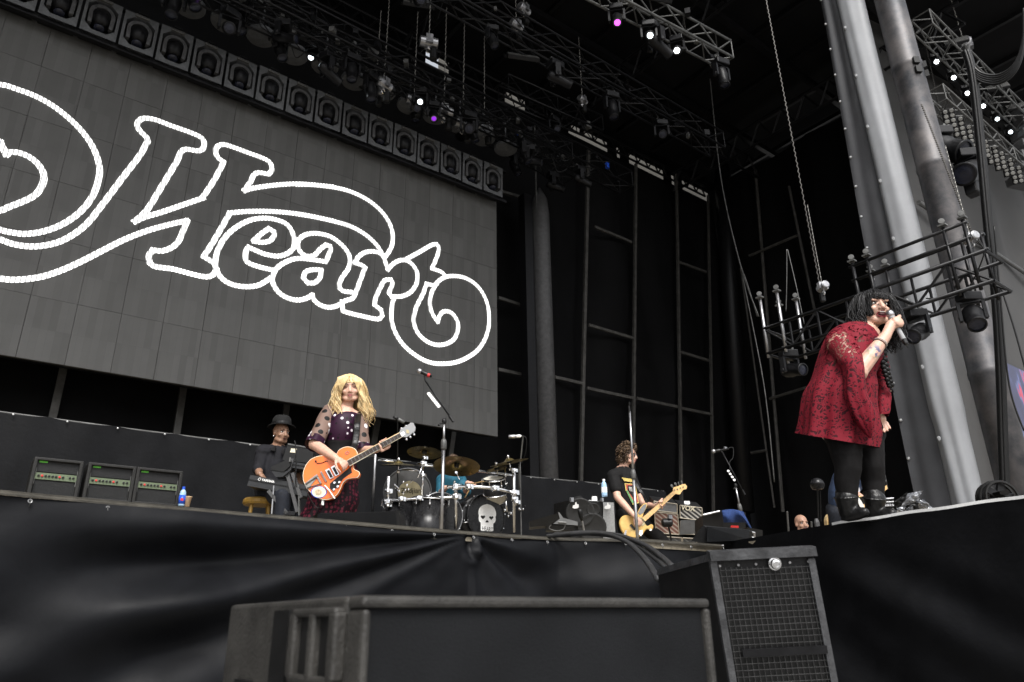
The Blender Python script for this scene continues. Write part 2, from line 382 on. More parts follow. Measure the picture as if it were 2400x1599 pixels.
roof=thing('stage_roof','dark festival stage roof with lattice girders and a pale membrane edge','roof',(6,9,RZ))
b=MB(); b.grid(lambda i,j:V((-13+48*i,3.0+13.0*j,RZ+.9+.12*math.sin(i*46)*1)),48,10); b.build('roof_skin',M['roofskin'],roof)
b=MB()
for k in range(24):
    x=-12+k*1.95; b.box((x,8.5,RZ+.72),(.12,14.4,.16))
b.build('purlin',M['trussblack'],roof)
for y in (6.6,9.6,12.8):
    b=MB(); b.box((9,y,RZ+.45),(44,.16,.22)); b.build('beam',M['trussblack'],roof)
# pale membrane strip at the upper right
b=MB(); q=[PY(x,y,yy) for x,y,yy in ((2318,-15,5.0),(2395,85,5.0),(2470,180,5.0),(2560,-140,4.2),(2400,-170,4.2))]
b.grid(lambda i,j:q[0].lerp(q[2],i).lerp(q[4].lerp(q[3],i),j)+V((0,0,.15*math.sin(i*3.1)*math.sin(j*3.1))),12,12); b.build('membrane',M['membrane'],roof,smooth=True)
# rear girder with the gap where the sky shows
def lattice(a,b_,h,t,n,mb,th=.05):
    a=V(a);b_=V(b_)
    for z in (0,h): mb.tube([a+UP*z,b_+UP*z],t,6)
    for i in range(n):
        p=a.lerp(b_,i/n); q=a.lerp(b_,(i+1)/n); m=p.lerp(q,.5)
        mb.tube([p,m+UP*h],t*.7,5); mb.tube([m+UP*h,q],t*.7,5)
b=MB(); g0=V((-12,15.7,16.36)); g1=V((22.3,15.7,16.36)); lattice(g0,g1,.48,.045,60,b); b.build('rear_girder',M['trussblack'],roof)
b=MB()
for k in range(23):
    x=-12+k*1.56
    if k<17 and k not in (13,15): b.box((x+.78,15.95,RZ+.1),(1.57,.02,1.9))
    else: b.box((x+.78,15.95,16.02),(1.57,.02,.75)); b.box((x+.78,15.95,17.22),(1.57,.02,.75)); b.box((x+(.2 if k%2 else 1.1),15.97,16.6),(.5 if k>16 else 1.0,.02,.6))
b.build('rear_flap',M['curtain'],roof)
b=MB(); b.grid(lambda i,j:V((10+18*i,16.9,14.6+4.6*j)),4,4); b.build('sky_dimmer_sheet',M['sky_dimmer'],roof)  # added sheet behind the rear gap, there only to dim the sky
b=MB()
for z0,y0 in ((15.7,13.0),):
    lattice(V((-12,y0,z0)),V((22,y0,z0)),.8,.05,34,b)
b.build('middle_girder',M['trussblack'],roof)
b=MB()
for x in (2,8,14,20):
    lattice(V((x,4.8,15.6)),V((x,15.5,15.6)),.8,.05,12,b)
b.build('cross_girder',M['trussblack'],roof)
# scaffold poles in front of the back curtain -------------------------------
sc=thing('scaffold_frame','pale scaffold poles and rails standing in front of the black rear curtain','scaffold',(10,15.3,H))
for a,bb,wd in (((149.6,860),(118,1000),.13),((430,908),(409,1045),.13),((672,950),(662,1010),.13),((885,985),(868,1075),.15),((1063,1010),(1056,1060),.13),
              ((1378,400),(1361,1135),.11),((1490,430),(1483,1155),.10),((1586,450),(1597,1170),.09),((1660,500),(1672,1180),.07)):
    p,q=PY(*a,15.3),PY(*bb,15.3); b=MB(); d=(p-q).normalized(); b.obox((p+q)/2+d*.3,V((wd/2,0,0)),V((0,.04,0)),d*((p-q).length/2+.6)); b.build('pole',M['polegrey'],sc)
for a,bb in (((1168,698),(1222,716)),((1168,866),(1226,879)),((1300,884),(1364,899)),((1376,910),(1486,934)),((1380,762),(1484,793)),((1492,934),(1588,954)),((1597,957),(1670,972)),((1596,826),(1660,845)),((1394,532),(1480,568)),((1592,615),(1655,638)),((1163,445),(1218,462))):
    p,q=PY(*a,15.28),PY(*bb,15.28); b=MB(); d=(p-q).normalized(); b.obox((p+q)/2,d*((p-q).length/2),V((0,.03,0)),d.cross(V((0,1,0)))*.045); b.build('rail',M['polegrey'],sc)
sc2=thing('scaffold_frame','dim scaffold poles standing in front of the black side curtain','scaffold',(22,10,H))
for a,bb,wd in (((1790,640),(1835,1200),.12),((1869,533),(1912,740),.10),((2032,533),(2066,650),.12),((2096,778),(2158,1066),.14),((1760,800),(1815,1190),.07)):
    p,q=PX(*a,22.0),PX(*bb,22.0); b=MB(); b.tube([p+(p-q)*.5,q],wd/2,8); b.build('pole',M['polegrey'],sc2)
for a,bb in (((1804,935),(1890,908)),((1756,600),(1868,552)),((2110,866),(2146,856)),((1760,1062),(1796,1056))):
    p,q=PX(*a,21.9),PX(*bb,21.9); b=MB(); b.tube([p,q],.05,8); b.build('rail',M['polegrey'],sc2)
# rear pillars ---------------------------------------------------------------
t=thing('pillar','grey pointed steel pillar beside the right edge of the big screen','pillar',tuple(PY(1270,1130,14.6)))
p=PY(1268,1130,14.6); q=PY(1266,500,14.6); top=PY(1266,442,14.6); p=V((q.x,p.y,H)); 
b=MB(); b.lathe([(.27,0),(.27,q.z-H),(.22,q.z-H+(top.z-q.z)*.55),(.03,top.z-H)],p,UP,24); b.build('shaft',M['greyplate'],t,smooth=True)
b=MB(); b.tube([V((q.x-.22,14.5,q.z)),V((q.x-.20,14.5,top.z+2.3))],.025,6); b.build('cable',M['dullalu'],t)
b=MB(); b.box((q.x-.45,14.75,(H+12)/2),(.30,.3,12-H)); solo('dark_pillar',b,M['blackmetal'],'flat dark pillar just left of the grey pointed pillar','pillar')
p0=PY(1745,1200,15.0);p1=PY(1703,560,15.0); b=MB(); b.tube([p0,p1,p1+(p1-p0)*.5],.33,16); solo('dark_pillar',b,M['blackmetal'],'thick black leaning pillar in the dark corner of the stage','pillar',smooth=True)
# front columns --------------------------------------------------------------
col=thing('column','tall round column wrapped in silver fabric with a grey flap','column',(12,4.55,GZ))
def colx(py): return 0
cx_,cy_=12.0,4.56
def wrap(i,j):
    a=2*math.pi*i; z=GZ+(17.6-GZ)*j
    r=.235+.010*math.sin(3*a+.6)+.006*math.sin(7*a+z*.3)+.012*mnoise.noise(V((math.cos(a)*2,math.sin(a)*2,z*.5)))
    if z<3.0: r-=.02*sm(3.0,2.6,z)
    return V((cx_+r*math.cos(a),cy_+r*math.sin(a),z))
b=MB(); b.grid(wrap,64,90,wrap=True); b.build('fabric',M['silver'],col,smooth=True)
def flap(i,j):
    z=GZ+(17.6-GZ)*j; wdt=.50-.20*sm(2,14,z)
    return V((cx_-.10-.03+.05*math.sin(i*9+z*.4)*i*.5,cy_+.19+wdt*i*1.0,z))+V((.02*mnoise.noise(V((i*3,z*.4,1))),0,0))
b=MB(); b.grid(flap,14,70); b.build('flap',M['greycloth'],col,smooth=True)
for k in range(26):
    z=-.8+k*.62; wdt=.50-.20*sm(2,14,z); b=MB(); b.lathe([(.018,0),(.026,.008),(.026,.016),(.012,.03)],V((cx_-.14,cy_+.16+wdt,z)),V((-1,-.4,0)),10); b.build('grommet',M['grommet'],col)
for k in range(14):
    z=.2+k*1.15; b=MB(); b.ell(V((cx_-.225,cy_+.12,z)),(.03,.03,.05),n=1); b.build('lacing',M['membrane'],col)
col2=thing('column','dark weathered steel column beside the silver wrapped column','column',(12.1,3.98,GZ))
b=MB(); prof=[(.245,0)]
for z in (3.4,7.1,9.2,12.2): prof+=[(.245,z-GZ-.06),(.255,z-GZ-.04),(.255,z-GZ+.04),(.245,z-GZ+.06)]
prof.append((.245,18.9)); b.lathe(prof,V((12.1,3.93,GZ)),UP,32); b.build('shaft',M['steel'],col2,smooth=True)
for z in (8.95,9.15):
  for a in (-2.2,-1.2): b=MB(); b.box((12.1+.25*math.cos(a),3.93+.25*math.sin(a),z),(.1,.1,.13),rz=a); b.build('slot',M['rubber'],col2)
# wing behind the columns ----------------------------------------------------
b=MB(); y0=7.0
wq=[PY(2140,300,y0),PY(2520,620,y0),PY(2140,-200,y0),PY(2560,-200,y0)]
b.grid(lambda i,j:V((18.6+30*i,y0+.12*math.sin(i*50)+.1*mnoise.noise(V((i*9,j*4,0))),9.6+8.0*j)),70,20)
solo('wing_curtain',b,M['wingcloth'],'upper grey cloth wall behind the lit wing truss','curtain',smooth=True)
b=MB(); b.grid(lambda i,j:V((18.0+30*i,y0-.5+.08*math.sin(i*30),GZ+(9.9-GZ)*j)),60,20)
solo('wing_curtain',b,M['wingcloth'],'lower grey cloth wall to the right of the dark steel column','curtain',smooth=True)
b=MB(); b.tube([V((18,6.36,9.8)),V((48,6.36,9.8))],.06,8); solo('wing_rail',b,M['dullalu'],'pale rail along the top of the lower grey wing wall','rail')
# small side screen
t=thing('side_screen','blue and red video screen glowing at the edge of the wing wall','video screen',tuple(PY(2395,1110,6.0)))
A=[PY(x,y,6.0) for x,y in ((2322,832),(2322,1105))]; x0=A[0].x; z0,z1=A[1].z,A[0].z+.02
b=MB(); b.box((x0+3,6.12,(z0+z1)/2),(6.0,.2,z1-z0)); b.build('cabinet',M['blackmetal'],t)
m=bpy.data.materials.new('sidepicture'); m.use_nodes=True; q,bs=nodes(m)
tc=q.nodes.new('ShaderNodeTexCoord'); mp=q.nodes.new('ShaderNodeMapping'); mp.inputs['Scale'].default_value=(1.6,1,.55); q.links.new(tc.outputs['Object'],mp.inputs[0])
n1=q.nodes.new('ShaderNodeTexNoise'); n1.inputs['Scale'].default_value=1.5; n1.inputs['Detail'].default_value=5; q.links.new(mp.outputs[0],n1.inputs['Vector'])
r1=q.nodes.new('ShaderNodeValToRGB'); cr=r1.color_ramp; cr.elements[0].position=.3; cr.elements[0].color=(.02,.02,.05,1); cr.elements[1].position=.52; cr.elements[1].color=(.035,.04,.11,1)
for ps,cc in ((.57,(.12,.16,.35,1)),(.60,(.5,.03,.08,1)),(.66,(.7,.08,.12,1)),(.7,(.05,.05,.14,1))): e=cr.elements.new(ps); e.color=cc
q.links.new(n1.outputs[0],r1.inputs[0]); q.links.new(r1.outputs[0],bs.inputs['Emission Color']); bs.inputs['Emission Strength'].default_value=.55; bs.inputs['Base Color'].default_value=(.015,.015,.02,1)
b=MB(); b.box((x0+3,6.005,(z0+z1)/2),(5.9,.02,z1-z0-.1)); b.build('display',m,t)
# ================================================================ big LED screen
scr=thing('video_screen','huge grey stage video screen showing a white outlined script logo','video screen',(4,14,4.2))
ml=bpy.data.materials.new('ledface'); ml.use_nodes=True; q,bs=nodes(ml)
tc=q.nodes.new('ShaderNodeTexCoord'); oi=q.nodes.new('ShaderNodeObjectInfo')
bk=q.nodes.new('ShaderNodeTexBrick'); bk.offset=0; bk.inputs['Scale'].default_value=1; bk.inputs['Brick Width'].default_value=.118; bk.inputs['Row Height'].default_value=.571; bk.inputs['Mortar Size'].default_value=.0016
bk.inputs['Color1'].default_value=(.061,.060,.057,1); bk.inputs['Color2'].default_value=(.083,.082,.079,1); bk.inputs['Mortar'].default_value=(.062,.061,.059,1); bk.inputs['Bias'].default_value=.25
va=q.nodes.new('ShaderNodeVectorMath'); va.operation='ADD'; vm=q.nodes.new('ShaderNodeVectorMath'); vm.operation='SCALE'; vm.inputs['Scale'].default_value=0
cb=q.nodes.new('ShaderNodeSeparateXYZ'); q.links.new(tc.outputs['Object'],cb.inputs[0]); cc=q.nodes.new('ShaderNodeCombineXYZ')
md=q.nodes.new('ShaderNodeMath'); md.operation='MULTIPLY_ADD'; q.links.new(oi.outputs['Random'],md.inputs[0]); md.inputs[1].default_value=118*.118
q.links.new(cb.outputs['X'],md.inputs[2]); q.links.new(md.outputs[0],cc.inputs['X']); q.links.new(cb.outputs['Z'],cc.inputs['Y']); q.links.new(cc.outputs[0],bk.inputs['Vector'])
wv=q.nodes.new('ShaderNodeTexNoise'); wv.inputs['Scale'].default_value=2.2; wv.inputs['Detail'].default_value=5; q.links.new(tc.outputs['Object'],wv.inputs['Vector'])
mx=q.nodes.new('ShaderNodeMixRGB'); mx.blend_type='MULTIPLY'; mx.inputs[0].default_value=.35; q.links.new(bk.outputs[0],mx.inputs[1])
cr=q.nodes.new('ShaderNodeValToRGB'); cr.color_ramp.elements[0].position=.3; cr.color_ramp.elements[0].color=(.55,.55,.55,1); cr.color_ramp.elements[1].position=.7
q.links.new(wv.outputs[0],cr.inputs[0]); q.links.new(cr.outputs[0],mx.inputs[2])
h2=q.nodes.new('ShaderNodeHueSaturation'); md2=q.nodes.new('ShaderNodeMapRange'); md2.inputs[3].default_value=.96; md2.inputs[4].default_value=1.04; q.links.new(oi.outputs['Random'],md2.inputs[0]); q.links.new(md2.outputs[0],h2.inputs['Value'])
q.links.new(mx.outputs[0],h2.inputs['Color']); q.links.new(h2.outputs[0],bs.inputs['Base Color']); bs.inputs['Roughness'].default_value=.7
PWD=(10.28+2.5)/18; PHT=(11.02-4.19)/6
b=MB(); b.bbox((0,.04,0),(PWD-.005,.08,PHT-.003),.003); pm=b.mesh('panel'); pm.materials.append(ml)
for c in range(18):
    for r_ in range(6):
        o=link('panel',pm,scr); o.location=V((10.28-PWD*(c+.5)+random.uniform(-.0015,.0015),14+random.uniform(0,.003),4.19+PHT*(r_+.5)))-V((4,14,4.2))
b=MB(); b.box((3.89,14.2,7.6),(12.7,.2,6.75)); b.build('support_frame',M['blackmetal'],scr)
# lettering traced on the screen plane: glowing lamp columns
led=bpy.data.materials.new('ledlit'); led.use_nodes=True; q,bs=nodes(led); bs.inputs['Base Color'].default_value=(.5,.5,.5,1)
tc=q.nodes.new('ShaderNodeTexCoord'); wv=q.nodes.new('ShaderNodeTexWave'); wv.wave_type='BANDS'; wv.bands_direction='X'; wv.inputs['Scale'].default_value=4.4; q.links.new(tc.outputs['Object'],wv.inputs['Vector'])
cr=q.nodes.new('ShaderNodeValToRGB'); cr.color_ramp.elements[0].position=.10; cr.color_ramp.elements[0].color=(.05,.05,.05,1); cr.color_ramp.elements[1].position=.32; cr.color_ramp.elements[1].color=(1,.99,.97,1)
q.links.new(wv.outputs[0],cr.inputs[0]); q.links.new(cr.outputs[0],bs.inputs['Emission Color']); bs.inputs['Emission Strength'].default_value=.9
R1=lambda l:[(x*.34444,160+y*.34444) for x,y in l]; R2=lambda l:[(300+x*.28053,240+y*.28053) for x,y in l]
R3=lambda l:[(480+x*.25513,400+y*.25513) for x,y in l]; R4=lambda l:[(800+x*.2551,500+y*.2551) for x,y in l]
TR=[R1([(-420,330),(-330,215),(-180,130),(0,112),(120,145),(240,190),(350,250),(450,325),(540,410),(610,500),(655,590),(678,690),(665,780),(635,860),(590,930),(520,1000),(420,1065),(300,1110),(180,1128),(90,1120),(0,1100),(-150,1040),(-300,930),(-400,780)]),
R1([(-330,640),(-300,560),(-200,480),(-90,465),(0,500),(42,590),(60,572),(125,575),(200,605),(260,655),(295,715),(298,760),(275,820),(230,870),(150,910),(60,945),(0,970),(-180,1010)]),
R1([(1003,500),(950,595),(850,725),(760,845),(680,950),(600,1050),(510,1125),(400,1183),(280,1210),(180,1212),(80,1195),(0,1165),(-120,1120)]),
R1([(1003,500),(1000,475),(965,440),(938,405),(938,370),(965,345),(1010,342),(1070,355),(1160,390),(1280,432),(1365,470),(1390,510),(1380,548),(1345,563),(1270,552),(1232,570),(1200,640),(1100,805),(1000,965),(915,1045),(980,1015),(1100,980),(1240,932),(1385,882)]),
R1([(-180,1400),(0,1432),(120,1440),(280,1420),(420,1375),(560,1312),(700,1240),(850,1165),(1000,1107),(1150,1065),(1275,1037),(1252,1090),(1222,1165),(1180,1213),(1110,1243),(1040,1238),(1014,1275),(1018,1322),(1055,1350),(1180,1368),(1300,1400),(1400,1420),(1450,1405),(1472,1365)]),
R2([(620,800),(720,650),(800,498),(758,468),(732,420),(742,375),(788,353),(850,365),(1000,420),(1150,477),(1195,520),(1200,570),(1172,600),(1090,588),(1050,610),(1020,670),(972,738),(1060,715),(1250,690),(1450,682),(1711,705)]),
R2([(1711,990),(1550,955),(1400,930),(1200,912),(1000,912),(850,925),(780,1050),(700,1185),(632,1290),(690,1325),(722,1350),(735,1390)]),
R3([(845,128),(1000,132),(1200,157),(1350,197),(1500,272),(1620,372),(1695,480),(1725,580),(1725,660),(1700,730),(1655,795)]),
R3([(850,400),(1000,425),(1200,470),(1350,517),(1480,592),(1575,680),(1630,765),(1655,830),(1680,905)]),
R3([(600,990),(500,1050),(400,1067),(280,1055),(180,1010),(115,930),(98,830),(125,720),(190,610),(290,520),(420,455),(560,437),(690,462),(770,510),(815,600),(820,690),(775,752),(680,786),(560,770),(470,735),(400,703),(376,750),(376,815),(405,850),(500,885),(632,916)]),
R3([(445,648),(520,580),(588,533),(635,560),(635,600),(597,645),(530,660),(450,650)]),
R3([(1110,838),(1152,740),(1152,695),(1115,682),(1062,720),(1010,775),(950,788),(890,760),(855,700),(862,640),(920,592),(1020,577),(1150,605),(1255,680),(1318,760),(1335,830),(1318,900),(1270,970),(1238,1030),(1238,1080),(1275,1108),(1350,1117)]),
R3([(1110,838),(1000,820),(850,808),(740,842),(660,900),(622,975),(628,1040),(680,1120),(760,1170),(850,1190),(930,1175),(988,1142),(1005,1190),(1060,1235),(1140,1257),(1220,1240),(1290,1197),(1350,1178),(1378,1140),(1420,1030),(1472,890),(1440,868),(1380,848),(1405,800),(1460,757),(1530,742),(1600,755),(1640,790)]),
R3([(905,985),(928,930),(1000,910),(1072,915),(1058,980),(1010,1030),(945,1032),(905,985)]),
R3([(1258,1200),(1270,1290),(1330,1310),(1450,1338),(1590,1365),(1628,1330),(1620,1280),(1560,1235),(1570,1170),(1620,1060),(1655,1008),(1710,1002),(1722,1040),(1690,1125),(1715,1157),(1803,1158)]),
R4([(425,520),(480,462),(545,432),(605,437),(660,480),(697,550),(692,640),(640,722),(560,762),(480,766)]),
R4([(600,420),(720,355),(830,292),(878,285),(897,330),(870,420),(832,508),(920,540),(955,580)]),
R4([(790,955),(850,670),(900,618),(960,585),(1040,577),(1130,592),(1220,642),(1290,720),(1340,830),(1358,950),(1352,1050),(1318,1160),(1250,1260),(1150,1330),(1050,1370),(940,1383),(830,1375),(720,1330),(600,1240),(520,1140),(472,1030),(460,920),(470,830),(485,775)])[1:],
R4([(850,665),(782,648),(750,740),(690,860),(665,960),(672,1030),(710,1110),(790,1180),(880,1210),(970,1198),(1040,1150),(1070,1070),(1068,1000),(1030,932),(980,902),(930,908),(900,950),(885,998),(840,930),(815,850),(820,760),(850,685),(875,650)])]
b=MB(); Wd=.054
for ln in TR:
    for sg in crom([PY(x,y,13.985) for x,y in ln],5,48):
        sg=[sg[0]]+[p for i,p in enumerate(sg[1:]) if (p-sg[i]).length>1e-4]; L_=[];R_=[]
        d0=(sg[1]-sg[0]).normalized(); d1=(sg[-1]-sg[-2]).normalized(); sg=[sg[0]-d0*.04]+sg[1:-1]+[sg[-1]+d1*.04]
        for i,p in enumerate(sg):
            d=(sg[min(i+1,len(sg)-1)]-sg[max(i-1,0)]).normalized(); n=V((-d.z,0,d.x)); L_.append(p+n*Wd); R_.append(p-n*Wd)
        m_=len(sg); b.add(L_+R_,[[i,i+1,m_+i+1,m_+i] for i in range(m_-1)])
for v_ in b.v: v_.y=13.982+random.uniform(0,.0005)
b.build('lettering',led,scr)
# ================================================================ rigging
def octo(w,h,c): return [(-w+c,-h),(w-c,-h),(w,-h+c),(w,h-c),(w-c,h),(-w+c,h),(-w,h-c),(-w,-h+c)]
def row_light():
    t=thing('framed_light','x','moving light',(0,0,0)); W,Hh=.315,.455
    o=[(-W,-Hh),(W,-Hh),(W,-Hh),(W,Hh),(W,Hh),(-W,Hh),(-W,Hh),(-W,-Hh)]; inn=octo(.262,.36,.13)
    b=MB(); n=8
    b.add([V((x,0,z)) for x,z in o]+[V((x,0,z)) for x,z in inn]+[V((x,.16,z)) for x,z in o]+[V((x,.16,z)) for x,z in inn],
      [[i,(i+1)%n,n+(i+1)%n,n+i] for i in range(n)]+[[n+i,n+(i+1)%n,3*n+(i+1)%n,3*n+i] for i in range(n)]+[[i,2*n+i,2*n+(i+1)%n,(i+1)%n] for i in (1,3,5,7)])
    b.build('frame',M['yokegrey'],t)
    b=MB(); b.box((0,.30,0),(.6,.05,.88)); b.build('back_plate',M['rubber'],t)
    b=MB(); b.lathe([(.02,0),(.17,.02),(.19,.10),(.15,.26),(.09,.32),(.02,.33)],V((0,.12,.12)),V((0,-.25,-1)),20); h=b.build('head',M['blackmetal'],t,smooth=True)
    b=MB(); b.lathe([(.088,0),(.10,.02),(.085,.05)],V((0,.036,-.24)),V((0,-.25,-1)),20); b.lathe([(.02,.0),(.07,.02),(.08,.05)],V((0,.03,-.21)),V((0,-.25,-1)),20); b.build('lens',M['lensblue'],h,smooth=True)
    b=MB(); pts=[V((.195*math.cos(a),.02,.05+.20*math.sin(a))) for a in [math.pi*k/14 for k in range(15)]]; pts=[V((.185,.02,-.22))]+pts+[V((-.185,.02,-.22))]
    L=len(pts); vs=[]
    for i,p in enumerate(pts):
        d=(pts[min(i+1,L-1)]-pts[max(i-1,0)]).normalized(); nn=V((-d.z,0,d.x))
        for aa,bb in ((-.034,-.04),(.034,-.04),(.034,.07),(-.034,.07)): vs.append(p+nn*aa+V((0,bb,0)))
    b.add(vs,[[i*4+j,i*4+(j+1)%4,i*4+4+(j+1)%4,i*4+4+j] for i in range(L-1) for j in range(4)]+[[3,2,1,0],[L*4-4,L*4-3,L*4-2,L*4-1]]); b.build('yoke',M['greyplate'],t,smooth=False)
    b=MB(); b.bbox((0,-.02,.40),(.27,.06,.07),.02); lp=b.build('label_plate',M['dullalu'],t)
    b=MB()
    for k in range(4): b.box((-.08+k*.05,-.053,.40),(.028,.006,.03))
    b.build('button',M['greyplate'],lp)
    b=MB(); b.box((0,.02,.475),(.16,.14,.04)); b.build('clamp',M['blackmetal'],t)
    return t
rl=row_light(); n_row=20; grp='framed moving lights in a row along the top of the video screen'
for i in range(n_row):
    x=9.90-.681*i; loc=(x,13.62,11.20+random.uniform(-.015,.015)); rot=(R(random.uniform(-2,2)),0,R(random.uniform(-1.5,1.5)))
    lab='grey framed moving light above the video screen, %s from the right end of the row'%ORD[i]
    if i==0: rl.location=loc; rl.rotation_euler=rot; rl['label']=lab; rl['group']=grp
    else: dup(rl,loc,rot,lab,grp)
b=MB(); b.box((3.6,13.75,10.72),(13.6,.10,.07)); b.box((3.6,13.75,11.70),(13.6,.10,.06)); solo('support_bar',b,M['blackmetal'],'long black bars carrying the row of framed lights over the screen','support bar')
# --- trusses
def truss(name,label,a,b_,n,sx=.26,sz=.26,mat='trussblack',group='black lighting trusses under the stage roof',rc=.026,rb=.014):
    a=V(a);b_=V(b_); d=(b_-a).normalized(); sd=d.cross(UP).normalized(); up=sd.cross(d).normalized()
    t=thing(name,label,'truss',tuple((a+b_)/2),group)
    co=[sd*(i*sx)+up*(j*sz) for i,j in ((-1,-1),(1,-1),(1,1),(-1,1))]
    mm=MB(); mm.tube([-(b_-a)/2,(b_-a)/2],rc,8); me=mm.mesh('chord'); me.materials.append(M[mat]); me.polygons.foreach_set('use_smooth',[True]*len(me.polygons))
    for c in co: o=link('chord',me,t); o.location=c
    L=(b_-a).length/n
    for f in range(4):
        c0,c1=co[f],co[(f+1)%4]
        for par in (0,1):
            mm=MB(); p,q=(c0-d*L/2,c1+d*L/2) if par else (c1-d*L/2,c0+d*L/2); mm.tube([p,q],rb,5,caps=False); me=mm.mesh('brace'); me.materials.append(M[mat])
            for k in range(par,n,2): o=link('brace',me,t); o.location=d*(L*(k+.5)-(b_-a).length/2)
        mm=MB(); mm.tube([c0,c1],rb,5,caps=False); me=mm.mesh('strut'); me.materials.append(M[mat])
        for k in (0,n//2,n): o=link('strut',me,t); o.location=d*(L*k-(b_-a).length/2)
    return t
def line(p0,p1,z,xa,xb):
    A=PZ(*p0,z);B=PZ(*p1,z); dx=(B-A)/(B.x-A.x); return A+dx*(xa-A.x),A+dx*(xb-A.x)
T={}
def ptx(T_,px,py):   # point of a truss line seen nearest to a pixel
    a,b_=T_; best=None
    r=ray(px,py)
    for k in range(201):
        p=a.lerp(b_,k/200); e=(p.normalized()-r).length
        if best is None or e<best[0]: best=(e,p)
    return best[1]
T['a']=line((1072,-6),(1361,158),12.4,-5,15.0)
T['b']=line((800,92),(1058,222),12.3,-6,14.2)
T['c']=(PZ(1180,-150,12.0),PZ(1700,128,12.0))
T['d']=line((800,118),(1327,362),12.2,-6,PZ(1327,362,12.2).x)
T['e']=(PZ(1180,205,13.6),PZ(1400,300,13.6))
T['f']=line((640,30),(900,172),12.8,-6,13)
truss('lighting_truss','long black truss highest across the top middle of the stage',T['a'][0],T['a'][1],26)
truss('lighting_truss','long black truss in the middle of the ceiling rig',T['b'][0],T['b'][1],26)
truss('lighting_truss','short pale truss at top centre carrying the beaming white spotlight',T['c'][0],T['c'][1],12,.2,.24,mat='dullalu',rc=.03,rb=.016)
truss('lighting_truss','black truss right above the row of framed lights',T['d'][0],T['d'][1],28)
truss('lighting_truss','dim truss piece hanging just left of the bright roof gap',T['e'][0],T['e'][1],6)
truss('lighting_truss','black truss between the middle truss and the framed lights',T['f'][0],T['f'][1],24)
def mover(tilt,pan,lens,long=.42,r=.135,base=True):
    t=thing('moving_light','x','moving light',(0,0,0))
    if base:
        b=MB(); b.bbox((0,0,-.11),(.34,.26,.16),.02); bs=b.build('base',M['blackmetal'],t)
        [(lambda b:(b.tube([(s*.1,0,0),(s*.1,0,.07)],.03,8),b.build('clamp',M['dullalu'],bs)))(MB()) for s in (-1,1)]
    q=Matrix.Rotation(pan,3,'Z')
    b=MB()
    for s in (-1,1): b.obox(q@V((s*.19,0,-.36)),q@V((.025,0,0)),q@V((0,.06,0)),V((0,0,.17))); b.ell(q@V((s*.19,0,-.48)),(.045,.045,.07),n=1)
    b.obox(V((0,0,-.205)),q@V((.21,0,0)),q@V((0,.06,0)),V((0,0,.018))); b.build('yoke',M['blackmetal'],t)
    d=q@V((0,-math.sin(tilt),-math.cos(tilt))); c=V((0,0,-.46))
    b=MB(); b.lathe([(.03,-.20),(r*.8,-.19),(r*.98,-.12),(r,.02),(r*.86,.12),(r*.84,long-.14),(r*.9,long-.13),(r*.9,long-.11),(r*.74,long-.11)],c,d,20,True,False); h=b.build('head',M['blackmetal'],t,smooth=True)
    b=MB(); b.lathe([(.001,long-.125),(r*.3,long-.118),(r*.52,long-.128)],c,d,20,False,False); b.build('lens',M[lens],h,smooth=True); b=MB(); b.lathe([(r*.52,long-.132),(r*.74,long-.135)],c,d,20,False,False); b.build('lens_ring',M['alu' if lens!='lensblue' else 'lensblue'],h,smooth=True)
    return t
protos={}
def put_mover(p,kind,label,group,scale=1,rz=0,rx=0):
    if kind not in protos:
        t=mover(*kind); protos[kind]=t; t['used']=0
    t=protos[kind]
    if not t['used']:
        t['used']=1; t.location=p; t.rotation_euler=(rx,0,rz); t.scale=(scale,)*3; t['label']=label; t['group']=group; return t
    c=dup(t,p,(rx,0,rz),label,group,scale); return c
gm='moving lights hanging from the ceiling trusses'
lit=[('f',783,5,'litcool'),('f',882,48,'litwhite'),('b',1026,122,'litcool'),('c',1570,110,'litwhite'),('c',1512,62,'litcool'),('b',465,-25,'litpurple'),('f',655,60,'litpurple'),('d',1010,262,'litpurple'),('c',1445,8,'litmagenta')]
lname={'litcool':'cool white','litwhite':'bright white','litpurple':'dim purple','litmagenta':'magenta'}
tn={'a':'the highest ceiling truss','b':'the middle ceiling truss','c':'the short pale truss','d':'the truss over the framed lights','e':'the short dim truss','f':'the lower middle truss'}
for i,(k,px,py,le) in enumerate(lit):
    p=ptx(T[k],px,py-38)+V((0,-.05,-.33)); cam_az=math.atan2(p.x,p.y)
    put_mover(p,(R(48 if le in('litcool','litwhite') else 30),0.0,le),'lamp glowing %s below %s%s'%(lname[le],tn[k],{0:', nearer the left end',1:', right of the first lit one',3:', throwing a beam',4:', just left of the beaming one',5:', nearest the left end',7:', near the right end'}.get(i,'')),gm,.8,-cam_az+R(random.uniform(-8,8)))
cnt={}
for k,xs in (('a',[.16,.24,.33,.43,.52,.61,.70,.79,.88]),('b',[.22,.3,.38,.47,.55,.71,.8,.9]),('d',[.3,.36,.42,.48,.54,.60,.66,.73,.82,.92]),('f',[.3,.37,.46,.62,.7,.78,.88,.96]),('c',[.62,.95]),('e',[.5])):
    for j,u in enumerate(xs):
        p=T[k][0].lerp(T[k][1],u)+V((0,-.05,-.33)); z=[(R(20),R(40),'lensblue'),(R(50),R(-20),'lensblue'),(R(8),R(10),'lensblue'),(R(70),R(70),'lensblue',.5,.12)][(j*7+ord(k))%4]
        put_mover(p,z,'unlit black light under %s, %s along'%(tn[k],ORD[j]),gm,random.uniform(.8,1.05),random.uniform(-.6,.6))
